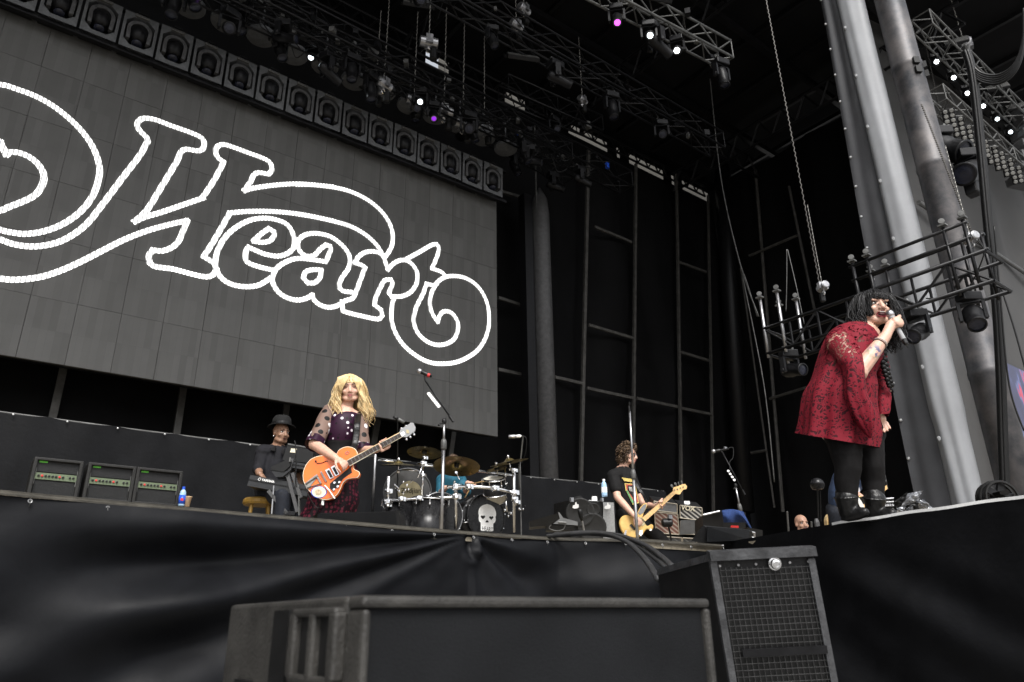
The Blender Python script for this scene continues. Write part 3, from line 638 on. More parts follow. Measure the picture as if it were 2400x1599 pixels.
# strobe panels
def strobe():
    t=thing('strobe_panel','x','strobe light',(0,0,0)); b=MB(); b.bbox((0,0,0),(.75,.10,.36),.015); b.build('housing',M['blackmetal'],t)
    mm=MB(); mm.box((0,0,0),(.042,.014,.062)); me=mm.mesh('cell'); me.materials.append(M['dullalu'])
    for i in range(14):
        for j in range(4): o=link('cell',me,t); o.location=(-.338+i*.052,-.056,-.12+j*.08)
    b=MB()
    for s in (-1,1): b.box((s*.395,.03,.12),(.02,.06,.4))
    b.build('yoke',M['blackmetal'],t); return t
sp=strobe()
for i,(k,px,py,lb) in enumerate((('f',980,12,'grid faced strobe panel at the top edge under the upper trusses'),('a',1225,135,'grid faced strobe panel hanging alone below the highest truss'),('c',1530,-4,'grid faced strobe panel above the beaming spotlight'))):
    p=ptx(T[k],px,py); p=ray(px,py)*p.length; rot=(R(-42),0,R(-25))
    if i==0: sp.location=p; sp.rotation_euler=rot; sp['label']=lb; sp['group']='grid faced strobe panels'
    else: dup(sp,p,rot,lb,'grid faced strobe panels')
# chain hoists
def hoist():
    t=thing('chain_hoist','x','chain hoist',(0,0,0))
    b=MB(); b.lathe([(.10,-.22),(.13,-.2),(.13,.2),(.10,.22)],V((0,0,0)),V((1,0,0)),16); b.box((0,0,.02),(.16,.3,.24)); b.build('motor',M['alu'],t)
    b=MB(); b.ring(V((0,0,-.24)),V((0,1,0)),.06,.018,14,6); b.tube([(0,0,-.18),(0,0,-.1)],.03,8); b.build('hook',M['chrome'],t)
    b=MB(); b.lathe([(.05,-.5),(.09,-.48),(.09,-.2),(.05,-.18)],V((.12,0,0)),UP,10); b.build('chain_bag',M['rubber'],t)
    mm=MB(); mm.ring(V((0,0,0)),V((1,0,0)),.026,.008,8,5); me=mm.mesh('link'); me.materials.append(M['chainsteel'])
    m2=MB()
    for k in range(40): m2.tube([(0,0,.14+k*.075),(.014*(k%2),.014*(1-k%2),.14+k*.075+.037),(0,0,.14+(k+1)*.075)],.011,5)
    m2.build('chain',M['chainsteel'],t); return t
ho=hoist(); first=True
for px,py,Y_,s,lb in ((1005,100,11.8,1.0,'grey chain hoist beside the lit light on the middle truss'),(900,198,12.6,.9,'grey chain hoist in the tangle left of the framed lights end'),(970,235,12.9,.9,'grey chain hoist hanging above the framed lights, left of a pair'),(1040,262,13.0,1.1,'left one of the two bright chain hoists above the screen end'),(1085,290,13.0,1.1,'right one of the two bright chain hoists above the screen end'),(1135,300,13.1,1.0,'chain hoist nearest the screen right corner'),(880,215,13.0,.8,'small chain hoist near the purple lamp over the screen'),(1210,60,10.6,.8,'chain hoist hanging beside the top truss'),(1228,22,10.5,.8,'chain hoist hanging at the top of the roof rig'),(1365,235,11.5,.7,'small dim chain hoist hanging below the strobe')):
    p=PY(px,py,Y_); rot=(R(random.uniform(-12,12)),R(random.uniform(-20,20)),R(random.uniform(0,180)))
    rot=(0,0,R(random.uniform(-30,30)))
    if first: ho.location=p; ho.rotation_euler=rot; ho.scale=(s,)*3; ho['label']=lb; ho['group']='chain hoists above the stage'; first=False
    else: dup(ho,p,rot,lb,'chain hoists above the stage',s)
# round discs (bases of the winches) over the row
b=MB(); b.lathe([(.05,-.02),(.30,0),(.32,.03),(.32,.09),(.28,.12),(.06,.16)],V((0,0,0)),UP,24); b.tube([(0,0,.14),(0,0,.9)],.02,6)
for k in range(3): b.box((.2*math.cos(k*2.1),.2*math.sin(k*2.1),.18),(.05,.05,.16))
dm=b.mesh('winch',smooth=False); dm.materials.append(M['yokegrey'])
for i in range(18):
    o=link('winch',dm); o.location=(10.05-.75*i,13.25,12.02+random.uniform(-.05,.08)); tag(o,'round grey winch disc above the framed lights, %s from the right'%ORD[i],'winch','round winch discs above the framed lights')
# cables hanging in loops under the trusses
cb=MB()
for k in range(60):
    tk=random.choice(['b','d','f','d','d']); u=random.uniform(.25,.98); p=T[tk][0].lerp(T[tk][1],u)+V((0,random.uniform(-.25,.25),random.uniform(-.25,.25))); L=random.uniform(.3,1.1); s=random.uniform(.1,.55)
    cb.tube([p+V((L*t,.05*math.sin(t*9+k),-s*4*t*(1-t))) for t in [i/10 for i in range(11)]],.012,5)
solo('cable_loops',cb,M['rubber'],'tangle of black cable loops hanging under the ceiling trusses','cables')['kind']='stuff'
# small hardware along the trusses
hw=MB(); mats=[M['dullalu'],M['blackmetal'],M['orangecase'],M['blueplastic']]
for k in range(170):
    tk=random.choice(['a','b','b','d','d','d','f','f','c','e']); u=random.uniform(.3,1.0); p=T[tk][0].lerp(T[tk][1],u)+V((0,random.uniform(-.3,.3),random.uniform(-.3,.35))); hw.cur=random.choice([0,0,0,1,1,1,1,1])
    if k%43==7: hw.cur=2+k%2
    s=random.uniform(.04,.12); hw.box(p,(s,s*random.uniform(.5,2),s*random.uniform(.5,2)),random.random()*3)
hw.build('rigging_hardware',mats,kind='stuff',label='small clamps and couplers scattered along the ceiling trusses')
# ---- hanging chain, cables on the right of the ceiling
def chainline(a,b_,label,r=.009,n=120,name='hanging_chain'):
    m=MB(); P=[a.lerp(b_,i/n) for i in range(n+1)]
    sd=RH*r*.9
    m.tube([p+(sd if i%2 else -sd) for i,p in enumerate(P)],r,5); return solo(name,m,M['chaindark'],label,'chain')
chainline(PX(1788,-40,9.0),PX(1921,668,9.0),'long steel hoist chain above the black truss behind the singer')
chainline(PY(2106,0,6.4),PY(2196,330,6.4),'hanging chain just right of the dark column',.017)
chainline(PY(2145,0,6.2),PY(2200,245,6.2),'hanging chain leading to the left end of the blinder truss',.017)
chainline(PY(2233,0,6.2),PY(2255,105,6.2),'hanging chain above the hoist on the lit wing truss',.017)
chainline(PX(2160,245,11.0),PX(2275,540,11.0),'hanging chain over the grey wing wall',.012)
def cable(pts,r,label,mat='rubber',name='cable',smooth=True):
    s=crom(pts,8,170)[0]; m=MB(); m.tube(s,r,6); return solo(name,m,M[mat],label,'cable',smooth=smooth)
cable([PX(1664,185,17),PX(1690,420,17),PX(1735,620,17),PX(1778,742,17)],.02,'slack pale cable hanging down the dark side wall','dullalu')
cable([PX(1775,742,17),PX(1740,640,17),PX(1790,900,17),PX(1815,1130,17)],.018,'thin slack cable low on the dark side wall','dullalu')
for k,(a,c) in enumerate((((1844,585),(1842,730)),((1846,585),(1885,760)))):
    cable([PX(*a,9.1),PX((a[0]+c[0])/2+1,(a[1]+c[1])/2,9.1),PX(*c,9.1)],.006,'thin bridle wire %s the truss behind the singer'%('straight down to','slanting down to')[k],'dullalu',name='bridle_wire')
# ---- black truss arm behind the singer (hung on its own chains)
arm=thing('truss_arm','black wheeled truss with moving lights hanging behind the singer in red','truss',tuple(PX(2075,700,9)))
def AX(px,py,dx=0): return PX(px,py,9.0)+V((dx,0,0))
La,Ra=PX(1806,742,9),PX(2345,655,9); Lb,Rb=PX(1806,822,9),PX(2345,690,9); Rb.z=min(Rb.z,Ra.z-.32); 
zt,zb=(La.z+Ra.z)/2+.02,(La.z+Ra.z)/2-.36; y0_,y1_=La.y,Ra.y
ch=[]
for dx in (-.24,.24):
    for z in (zt,zb):
        b=MB(); b.tube([(9+dx,y0_,z),(9+dx,y1_,z)],.026,8); b.build('chord',M['trussblack'],arm,smooth=True)
    b=MB(); 
    n_=7
    for k in range(n_):
        ya=y0_+(y1_-y0_)*k/n_; yb=y0_+(y1_-y0_)*(k+1)/n_
        b=MB(); b.tube([(9+dx,ya,zb if k%2 else zt),(9+dx,yb,zt if k%2 else zb)],.016,6); b.build('brace',M['trussblack'],arm)
        b=MB(); b.tube([(9+dx,ya,zb),(9+dx,ya,zt)],.018,6); b.build('strut',M['trussblack'],arm)
for z in (zt+.42,zt+.22):
    for dx in (-.24,.24):
        b=MB(); b.tube([(9+dx,y1_+.1,z),(9+dx,y1_+1.55,z)],.022,8); b.build('guard_rail',M['trussblack'],arm,smooth=True)
for y in (y0_-.02,y0_-.30,y1_+.14,y1_+.36,y1_+1.3,y1_+1.5):
    for dx in (-.24,.24):
        b=MB(); b.tube([(9+dx,y,zb-.06),(9+dx,y,zt+.46)],.022,8); po=b.build('post',M['alu'] if y>y0_-.5 and y>5 else M['trussblack'],arm,smooth=True)
        if dx<0 or y>5 or abs(y-y1_-1.4)<.2:
            b=MB(); b.lathe([(.012,-.015),(.035,-.014),(.038,0),(.035,.014),(.012,.015)],V((9+dx,y,zt+.55)),V((1,.4,0)),14); b.box((9+dx,y,zt+.49),(.08,.09,.02)); b.build('caster',M['dullalu'],po)
for y in (y0_,y1_):
    for z in (zt,zb): b=MB(); b.tube([(8.76,y,z),(9.24,y,z)],.02,6); b.build('crossbar',M['trussblack'],arm)
ga='moving lights hanging from the truss behind the singer'
for i,(px,py,k,lb) in enumerate(((1850,845,(R(75),R(20),'lensblue',.46,.15),'dark moving light under the left end of the truss behind the singer'),(2145,735,(R(62),R(-60),'lensblue',.42,.16),'black moving light under the truss, just right of the singer head'),(2272,705,(R(40),R(-30),'lensblue',.42,.17),'black moving light under the right end of the truss behind the singer'))):
    p=PX(px,py,8.9); p.z+=.42; p.z=zb+.02; put_mover(p,k,lb,ga,.66,R(-35))
for px,py,x_,lb in ((1928,672,9.0,'bright chain hoist hanging left of the singer head'),(2275,558,9.0,'chain hoist above the right end of the truss behind the singer')):
    dup(ho,PX(px,py,x_),(0,0,R(60)),lb,'chain hoists above the stage',.42)
for k,dy in enumerate((0,.05)):
    cable([PX(2292,560+dy*100,9),PX(2305,600,9.05),PX(2255,690,9.1),PX(2170,700,9)],.008,('upper','lower')[k]+' loose power cable drooping along the right part of the truss arm')
# ---- wing trusses with lit lamps
W1=(PY(2160,52,5.2),PY(2480,388,5.2)); W2=(PY(2192,226,5.2),PY(2480,455,5.2))
for a in (W1,W2): a[1].z=a[0].z; a[1].y=a[0].y
truss('lighting_truss','grey truss carrying a line of lit white lamps in the right wing',W1[0],W1[1],18,.24,.24,'dullalu','wing trusses',.03,.018)
truss('lighting_truss','black truss carrying round blinder lamps in the right wing',W2[0],W2[1],16,.22,.22,'dullalu','wing trusses',.028,.016)
for i,(px,py,le) in enumerate(((2193,150,'litwhite'),(2233,187,'litwhite'),(2265,223,'litwhite'),(2302,253,'litwhite'),(2335,283,'litcool'),(2366,313,'litcool'),(2396,342,'litcool'))):
    p=ptx(W1,px-10,py-22); d=p.length; p=ray(px,py)*(d-.15)+V((0,0,.32))
    put_mover(p,(R(62),R(-8),le,.38,.17),'lit white lamp under the wing truss, %s from its left end'%ORD[i],'lit lamps on the wing truss',.62,R(-52))
def blinder():
    t=thing('blinder','x','blinder light',(0,0,0)); b=MB(); b.bbox((0,.06,0),(.52,.10,.95),.02); b.build('housing',M['blackmetal'],t)
    for i in (-1,1):
        for j in range(4):
            b=MB(); b.lathe([(.03,-.03),(.09,-.025),(.105,.01),(.11,.03)],V((i*.125,-.01,-.345+j*.23)),V((0,-1,0)),14,True,False); b.lathe([(.001,.012),(.06,.02),(.095,.01)],V((i*.125,-.01,-.345+j*.23)),V((0,-1,0)),14,False,False); b.build('lamp',M['blinderlens'],t,smooth=True)
    return t
bl=blinder()
for i,(px,py) in enumerate(((2226,278),(2247,297),(2267,316),(2286,334),(2306,350),(2327,362),(2344,377),(2364,392),(2384,410))):
    p=ptx(W2,px-8,py-35); p=ray(px,py)*(p.length-.1); rot=(R(18),0,R(-62)); lb='blinder lamp panel on the wing truss, %s from its left end'%ORD[i]
    if i==0: bl.location=p; bl.rotation_euler=rot; bl.scale=(.55,)*3; bl['label']=lb; bl['group']='blinder panels on the wing truss'
    else: dup(bl,p,rot,lb,'blinder panels on the wing truss',.55)
dup(ho,PY(2262,108,5.2),(0,0,R(20)),'chain hoist with loose cable on the lit wing truss','chain hoists above the stage',1.3)
for i,(px,py,s,lb) in enumerate(((2240,98,.8,'square flood panel facing down left on the wing truss'),(2337,205,.8,'square flood panel in the middle of the wing truss'),(2384,250,.8,'square flood panel at the right edge of the wing truss'))):
    dup(sp,ray(px,py)*ptx(W1,px,py).length,(R(-30),0,R(-60)),lb,'grid faced strobe panels',s)
# moving lights hung low over the grey wing wall
for i,(px,py,k,lb) in enumerate(((2200,300,(R(50),R(30),'lensblue',.5,.24),'plump black moving light hanging left over the grey wing wall'),(2262,352,(R(65),R(-50),'lensblue',.55,.22),'long black moving light hanging in the middle of the grey wing wall'))):
    put_mover(PX(px,py,12.6),k,lb,'black lights hung over the wing wall',1.0,R(-40))
b=MB(); c=PX(2275,425,12.5); b.bbox(c,(.22,.2,.55),.03); solo('dimmer_box',b,M['blackbox'],'tall black box hanging below the long light over the wing wall','box')
# black cable bundle and line array
bun=MB()
for k in range(6):
    o=V((.03*math.cos(k),.03*math.sin(k),0)); pts=[PX(x+k*.6,y,11.0)+o for x,y in ((2262,120),(2278,180),(2296,340),(2314,533),(2331,680),(2342,850),(2349,1050),(2354,1190))]
    bun.tube(crom(pts,6,170)[0],.03,6)
solo('cable_bundle',bun,M['rubber'],'thick black cable bundle falling down right of the columns','cable',smooth=True)
bun=MB()
for k in range(5): bun.tube(crom([PX(x,y+k*5,11.0) for x,y in ((2275,150),(2300,172),(2340,176),(2378,150),(2398,95),(2400,20))],8,170)[0],.022,6)
solo('cable_bundle',bun,M['rubber'],'black cables swooping in an arc at the upper right corner','cable',smooth=True)
for k,(pts,lb) in enumerate(((((2330,530),(2345,700),(2365,900),(2400,1010)),'thin stay cable right of the cable bundle'),((( 2345,670),(2380,780),(2420,930)),'thin stay cable nearest the right edge'))):
    cable([PX(x,y,10.9) for x,y in pts],.012,lb)
la=thing('line_array','curved hanging stack of grey loudspeakers at the far right edge','loudspeaker',tuple(PY(2400,330,5.2)))
for k in range(7):
    c=PY(2402-abs(k-2)*2,262+k*26,5.2)+V((.35,0,0)); b=MB(); b.bbox(c,(1.0,.5,.27),.03,rz=R(-20)); cb_=b.build('cabinet',M['greyplate'],la)
    b=MB()
    for j in range(4): b.box(c+V((-.05,-.27,-.08+j*.055)),(.9,.03,.02),rz=R(-20))
    b.build('slot',M['rubber'],cb_)
# ================================================================ gear on and before the stage
def PD(px,py,d): return CR*((px-CX)*d/FPX)+CU*((CY-py)*d/FPX)+CF*d
def text(s,size,mat,o,xd,yd,parent,name='lettering',ext=.0008,bold=0):
    c=bpy.data.curves.new(name,'FONT'); c.body=s; c.size=size; c.extrude=ext; c.offset=bold; c.resolution_u=3
    t=bpy.data.objects.new('t',c); COL.objects.link(t); dg=bpy.context.evaluated_depsgraph_get(); dg.update()
    me=bpy.data.meshes.new_from_object(t.evaluated_get(dg)); bpy.data.objects.remove(t)
    xd=V(xd).normalized(); yd=V(yd); yd=(yd-xd*yd.dot(xd)).normalized(); z=xd.cross(yd); off=LOC.get(parent.name,V((0,0,0))) if parent else V((0,0,0))
    for v in me.vertices: v.co=V(o)+xd*v.co.x+yd*v.co.y+z*v.co.z-off
    me.materials.clear(); me.materials.append(M[mat]); me.update(); return link(name,me,parent)
# ---- near loudspeaker at the bottom
s1=thing('loudspeaker','big worn black loudspeaker filling the bottom of the view, plain dark grille','loudspeaker',(.85,1.25,GZ))
X0,Y0,Zt=PD(850,1395,1.0); Z0=GZ+.35
Zt+=0; X1=PY(1662,1403,Y0).x; Y1=PX(540,1420,X0).y
b=MB(); fw=.017
# cabinet shell with recessed front
b.bbox(((X0+X1)/2,(Y0+.05+Y1)/2,(Zt+Z0)/2),(X1-X0,Y1-Y0-.05,Zt-Z0),.007); b.build('cabinet',M['worn'],s1,smooth=False)
b=MB()
for c,sz in ((((X0+X1)/2,Y0+.024,Zt-fw/2),(X1-X0,.05,fw)),((X0+fw/2,Y0+.024,(Zt+Z0)/2-fw/2),(fw*.8,.05,Zt-Z0-fw-.002)),((X1-fw/2,Y0+.024,(Zt+Z0)/2-fw/2),(fw,.05,Zt-Z0-fw-.002))): b.bbox(c,sz,.006)
b.build('front_frame',M['worn'],s1)
b=MB(); b.box(((X0+X1)/2,Y0+.020,(Zt-fw+Z0)/2),(X1-X0-2*fw-.002,.02,Zt-Z0-fw-.002)); b.build('grille',M['finegrille'],s1)
b=MB(); p,q=PX(655,1420,X0),PX(690,1420,X0); b.box((X0-.002,(p.y+q.y)/2,(Zt+Z0)/2),(.012,abs(p.y-q.y),Zt-Z0-.03)); b.build('side_channel',M['rubber'],s1)
hp=[PX(x,y,X0) for x,y in ((698,1440),(802,1440),(802,1590),(698,1590))]; hc=sum(hp,V((0,0,0)))/4; hw_=abs(hp[0].y-hp[1].y); hh=.092
b=MB()
for dy,w_ in ((-.5,.12),(0,.10),(.5,.12)): b.bbox((X0-.006,hc.y+dy*hw_*.9,hc.z),(.022,hw_*w_*1.2,hh),.005)
for dz in (-.5,.5): b.bbox((X0-.006,hc.y,hc.z+dz*hh),(.02,hw_*.98,.012),.005)
h=b.build('handle',M['worn'],s1)
b=MB()
for dy in (-.25,.25): b.box((X0-.0015,hc.y+dy*hw_*.9,hc.z),(.006,hw_*.30,hh*.92))
b.build('recess',M['rubber'],h)
p=PX(575,1600,X0); b=MB(); b.box((X0-.002,p.y,p.z-.03),(.01,.08,.07)); b.build('lower_recess',M['rubber'],s1)
# ---- second loudspeaker with a wire grille
s2=thing('loudspeaker','upright black loudspeaker with a wire grille and round steel knob','loudspeaker',tuple(PD(1780,1600,2.35)-V((0,0,.8))))
A=[PD(1665,1306,2.4),PD(1905,1294,2.4),PD(2062,2200,2.2),PD(1812,2200,2.2)]
B_=[PD(1541,1341,2.85),PD(1800,1322,2.9),PD(1960,2200,2.7),PD(1660,2200,2.65)]
b=MB(); b.add(A+B_,[[3,2,1,0],[0,1,5,4],[4,7,3,0],[1,2,6,5],[5,6,7,4],[7,6,2,3]]); b.build('cabinet',M['blackbox'],s2)
ex=(A[1]-A[0]).normalized(); ez=(A[0]-A[3]).normalized(); en=ex.cross(ez).normalized()
if en.dot(A[0])>0: en=-en
W2_=(A[1]-A[0]).length; H2_=(A[0]-A[3]).length
def q2(u,v,n=0): return A[0].lerp(A[1],u).lerp(A[3].lerp(A[2],u),v)+en*n
b=MB(); b.obox(q2(.5,-.004,.0),ex*(W2_*.515),ez*.015,en*.022); 
d_=(B_[0]-A[0]); b.add([A[0]+ez*.012,A[1]+ez*.012,B_[1]+ez*.012,B_[0]+ez*.012,A[0]-ez*.012+ex*-.004,A[1]-ez*.012,B_[1]-ez*.012,B_[0]-ez*.012+ex*-.004],[[0,1,2,3],[7,6,5,4],[0,3,7,4],[1,5,6,2],[3,2,6,7]])
b.build('lid',M['worn2'],s2)
for u in (0.012,.985):
    b=MB(); b.obox(q2(u,.5,.004),ex*.011,ez*(H2_*.49),en*.012); b.build('side_rail',M['worn2'],s2)
b=MB(); b.obox(q2(.5,.47,-.0),ex*(W2_*.44),ez*(H2_*.43),en*.003); b.build('backing',M['rubber'],s2)
mm=MB(); mm.obox((0,0,0),ex*.0008,ez*(H2_*.44),en*.001); me=mm.mesh('wire'); me.materials.append(M['wire'])
N=17
for k in range(N): o=link('wire',me,s2); o.location=q2(.07+.86*k/(N-1),.47,.009)-LOC[s2.name]
mm=MB(); mm.obox((0,0,0),ex*(W2_*.44),ez*.0008,en*.001); me=mm.mesh('wire'); me.materials.append(M['wire'])
for k in range(38): o=link('wire',me,s2); o.location=q2(.5,.038+.0172*k,.0115)-LOC[s2.name]
for v_ in (.266,.55):
    b=MB(); b.obox(q2(.55,v_,.016),ex*(W2_*.40),ez*.012,en*.004); b.build('bar',M['blackmetal'],s2)
b=MB(); c=PD(1815,1321,2.385); b.lathe([(.012,0),(.0165,.002),(.0175,.012),(.015,.018),(.009,.02),(.0085,.016)],c+en*.002,en,20); b.lathe([(.021,0),(.021,.006)],c,en,20); b.build('knob',M['chrome'],s2,smooth=False)
for u in (.07,.25,.42,.75,.93):
    b=MB(); b.lathe([(.004,0),(.004,.004)],q2(u,.025,.008),en,8); b.build('screw',M['alu'],s2)
# ---- cables over the stage edge
for k,(pts,lb) in enumerate((([(1282,1257,5.5),(1340,1252,5.3),(1410,1251,5.0),(1465,1268,4.4),(1508,1306,3.7),(1543,1358,3.0)],'thick black cable arching over the stage edge down to the wire grille speaker, left one'),
   ([(1300,1252,5.5),(1380,1248,5.3),(1450,1255,4.9),(1510,1277,4.3),(1550,1305,3.7),(1576,1330,3.05)],'thick black cable arching to the wire grille speaker, right one'),
   ([(1296,1255,5.52),(1372,1251,5.35),(1446,1259,5.0),(1500,1284,4.4),(1540,1312,3.8),(1566,1336,3.1)],'thick black cable arching to the wire grille speaker, middle one'))):
    s=crom([PD(*p) for p in pts],8,170)[0]; m=MB(); m.tube(s,.0145,8); solo('cable',m,M['cablegrey'],lb,'cable','cables running from the stage to the pit speaker',smooth=True)
# ---- three combo amps on a riser, bottle and cup
ya=9.0
def wx(px,py,y=ya): return PY(px,py,y)
zb,zt_=wx(118,1167).z,wx(130,1075).z
b=MB(); b.bbox(((wx(30,1160).x+wx(455,1190).x)/2,ya+.35,(H+zb-.012)/2),(wx(455,1190).x-wx(30,1160).x,.8,zb-.012-H),.02); solo('riser',b,M['blackbox'],'low black riser under the three guitar amplifiers','riser')
lamp=['leftmost','middle','rightmost']
for i,(l,r_) in enumerate(((58,180),(190,308),(308,420))):
    x0=wx(l,1168).x; x1=wx(r_,1178).x; t=thing('amplifier','black guitar amplifier with green control strip, %s of three on the riser'%lamp[i],'amplifier',((x0+x1)/2,ya+.15,zb),'black combo amplifiers on the left riser')
    xm=(x0+x1)/2; w_=x1-x0-.012; h_=zt_-zb; zm=(zb+zt_)/2
    b=MB(); b.bbox((xm,ya+.17,zm),(w_,.26,h_),.012)
    for dx in (-1,1): b.bbox((xm+dx*(w_/2-.018),ya+.02,zm),(.036,.06,h_),.008)
    for dz in (-1,1): b.bbox((xm,ya+.02,zm+dz*(h_/2-.016)),(w_-.04,.06,.032),.008)
    b.build('cabinet',M['ampframe'],t)
    b=MB(); b.box((xm,ya+.036,zm-.10),(w_-.072,.012,h_-.25)); b.build('speaker_grille',M['grillecloth'],t)
    b=MB(); b.box((xm,ya+.036,zb+h_*.80),(w_-.072,.012,h_*.30)); b.build('upper_panel',M['blackbox'],t)
    b=MB(); b.box((xm,ya+.026,zb+h_*.535),(w_-.074,.016,.068)); cp=b.build('control_panel',M['panelgreen'],t)
    for k in range(11):
        if k==8: continue
        b=MB(); b.lathe([(.011,0),(.012,.012),(.007,.014)],V((xm-w_/2+.07+k*(w_-.14)/10,ya+.018,zb+h_*.54)),V((0,-1,0)),8); b.build('knob',M['red' if k in(1,6) else 'rubber'],cp)
    b=MB(); b.box((xm-w_/2+.09,ya+.028,zb+h_*.91),(.075,.012,.028)); b.build('badge',M['lime'],t)
    for dz in (.66,.40):
      for dx in (-1,1): b=MB(); b.box((xm+dx*(w_/2-.040),ya+.018,zb+h_*dz),(.006,.01,.06)); b.build('corner_rail',M['dullalu'],t)
c=wx(424,1190,8.9); c.z=zb; t=thing('water_bottle','plastic water bottle with bright blue label beside the paper cup','bottle',tuple(c)); k_=1.15
b=MB(); b.lathe([(r*k_,z*k_) for r,z in ((.028,0),(.031,.01),(.031,.12),(.026,.145),(.012,.165))],c,UP,14); b.build('body',M['water'],t,smooth=True)
b=MB(); b.lathe([(r*k_,z*k_) for r,z in ((.0325,.02),(.0325,.105))],c,UP,14); b.build('label',M['blueplastic'],t,smooth=True)
b=MB(); b.lathe([(r*k_,z*k_) for r,z in ((.015,.163),(.015,.19))],c,UP,10); b.build('cap',M['blueplastic'],t)
b=MB(); b.box(c+V((-.01,-.038,.07)),(.03,.004,.028)); b.build('mark',M['red'],t)
c=wx(437,1192,8.9); c.z=zb; b=MB(); b.lathe([(.028,0),(.04,.105),(.043,.107),(.043,.112),(.038,.11)],c,UP,16,True,False); solo('paper_cup',b,M['paper'],'tan paper cup standing right of the blue labelled bottle','cup',smooth=True)
# ---- microphone stands
def micstand(label,O,base_px,knee_px,clutch_px,tip_px,tail_px,mic_px,picks=None,ring=None,bdep=0.0):
    e=lambda q,d=0: PO(q[0],q[1],O,d)
    t=thing('microphone_stand',label,'microphone stand',tuple(O)); kn=e(knee_px); f=V((kn.x,kn.y,H))
    if base_px: f=e(base_px); f=kn+(f-kn)*((H-kn.z)/(f.z-kn.z))
    b=MB(); b.lathe([(.14,0),(.14,.012),(.05,.03),(.02,.05)],f,UP,20); b.build('base',M['blackmetal'],t)
    cl=e(clutch_px); b=MB(); b.tube([f+V((0,0,.02)),cl],.0165,10); b.build('lower_tube',M['stand'],t,smooth=True)
    b=MB(); b.tube([cl,kn],.0115,10); b.build('upper_tube',M['stand'],t,smooth=True)
    d=(kn-cl).normalized(); b=MB(); b.lathe([(.02,-.05),(.028,-.04),(.028,.02),(.02,.05)],cl,d,12); b.build('clutch',M['dullalu'],t,smooth=True)
    if tip_px:
        tp,tl=e(tip_px),e(tail_px); b=MB(); b.tube([tl,tp],.0085,8); b.build('boom',M['blackmetal'],t,smooth=True)
        b=MB(); b.ell(kn+V((0,0,.01)),(.024,.024,.034)); b.tube([tl,tl+(tp-tl).normalized()*.07],.014,8); b.tube([kn,kn+V((-.07,-.02,-.035))],.007,6); b.ell(kn+V((-.07,-.02,-.04)),(.013,.013,.013),n=1); b.build('boom_clamp',M['rubber'],t)
    else: tp=kn
    if mic_px:
        h,tt=e(mic_px[0]),e(mic_px[1]); d=(tt-h).normalized(); c=thing('microphone','silver headed microphone clipped on the %s'%mic_px[2],'microphone',tuple(h))
        b=MB(); b.lathe([(.006,-.026),(.02,-.02),(.026,-.004),(.0255,.012),(.021,.022)],h,d,14); b.build('grille',M['alu'],c,smooth=True)
        b=MB(); b.lathe([(.021,.022),(.022,.03),(.0155,.055),(.012,(tt-h).length)],h,d,14); b.build('body',M['rubber'],c,smooth=True)
        if mic_px[3]: b=MB(); b.lathe([(.0195,.085),(.0195,.115)],h,d,14); b.build('band',M['red'],c)
        b=MB(); b.tube([tp,h.lerp(tt,.45)],.01,8); b.lathe([(.02,.05),(.021,.09)],h,d,10); b.build('clip',M['rubber'],t)
    if picks:
        a,z=e(picks[0],-.02),e(picks[1],-.02)
        for k in range(picks[2]):
            p=a.lerp(z,k/(picks[2]-1)); b=MB(); b.prism([p+RH*(.016*math.cos(q))*1.15+UP*(.016*math.sin(q)) for q in [2*math.pi*j/8 for j in range(8)]],DH*.003); b.build('pick',M['white'],t)
        b=MB(); b.obox(a.lerp(z,.5)+DH*.006,(a-z)*.56,DH*.004,(a-z).cross(DH).normalized()*.008); b.build('pick_holder',M['rubber'],t)
    return t,tp
Og=PZ(975,872,H+1.68); Og.z=H
mg,_=micstand('silver boom microphone stand with white picks beside the guitarist in dots',Og,(1034,1240),(1041,990),(1040,1042),(997,893),(1063,989),((983,870),(1012,883),'boom stand beside the guitarist in dots',True),((1005,923),(1028,952),8))
Ob=PZ(1473,945,H+1.62); Ob.z=H
mb_,tp=micstand('empty straight microphone stand in front of the curly haired bassist',Ob,(1494,1254),(1476,965),(1484,1112),None,None,None)
b=MB(); c=PO(1474,952,Ob); b.tube([PO(1476,968,Ob),c],.012,8); b.ring(c+V((.01,0,.02)),RH,.022,.006,14,6); b.build('clip',M['rubber'],mb_)
Or=PZ(1690,1060,H+1.52); Or.z=H
mr_,tp=micstand('silver boom microphone stand by the blue towel',Or,(1741,1238),(1724,1140),(1734,1190),(1694,1062),(1746,1160),((1672,1058),(1708,1052),'boom stand by the blue towel',False),((1707,1104),(1721,1125),4))
b=MB(); b.tube(crom([PO(*q,Or) for q in ((1708,1050),(1718,1050),(1718,1072),(1710,1084),(1712,1110))],6,170)[0],.005,5); b.build('cable',M['rubber'],mr_)
b=MB(); b.box(PO(1700,1050,Or),(.05,.02,.03)); b.build('clip',M['alu'],mr_)
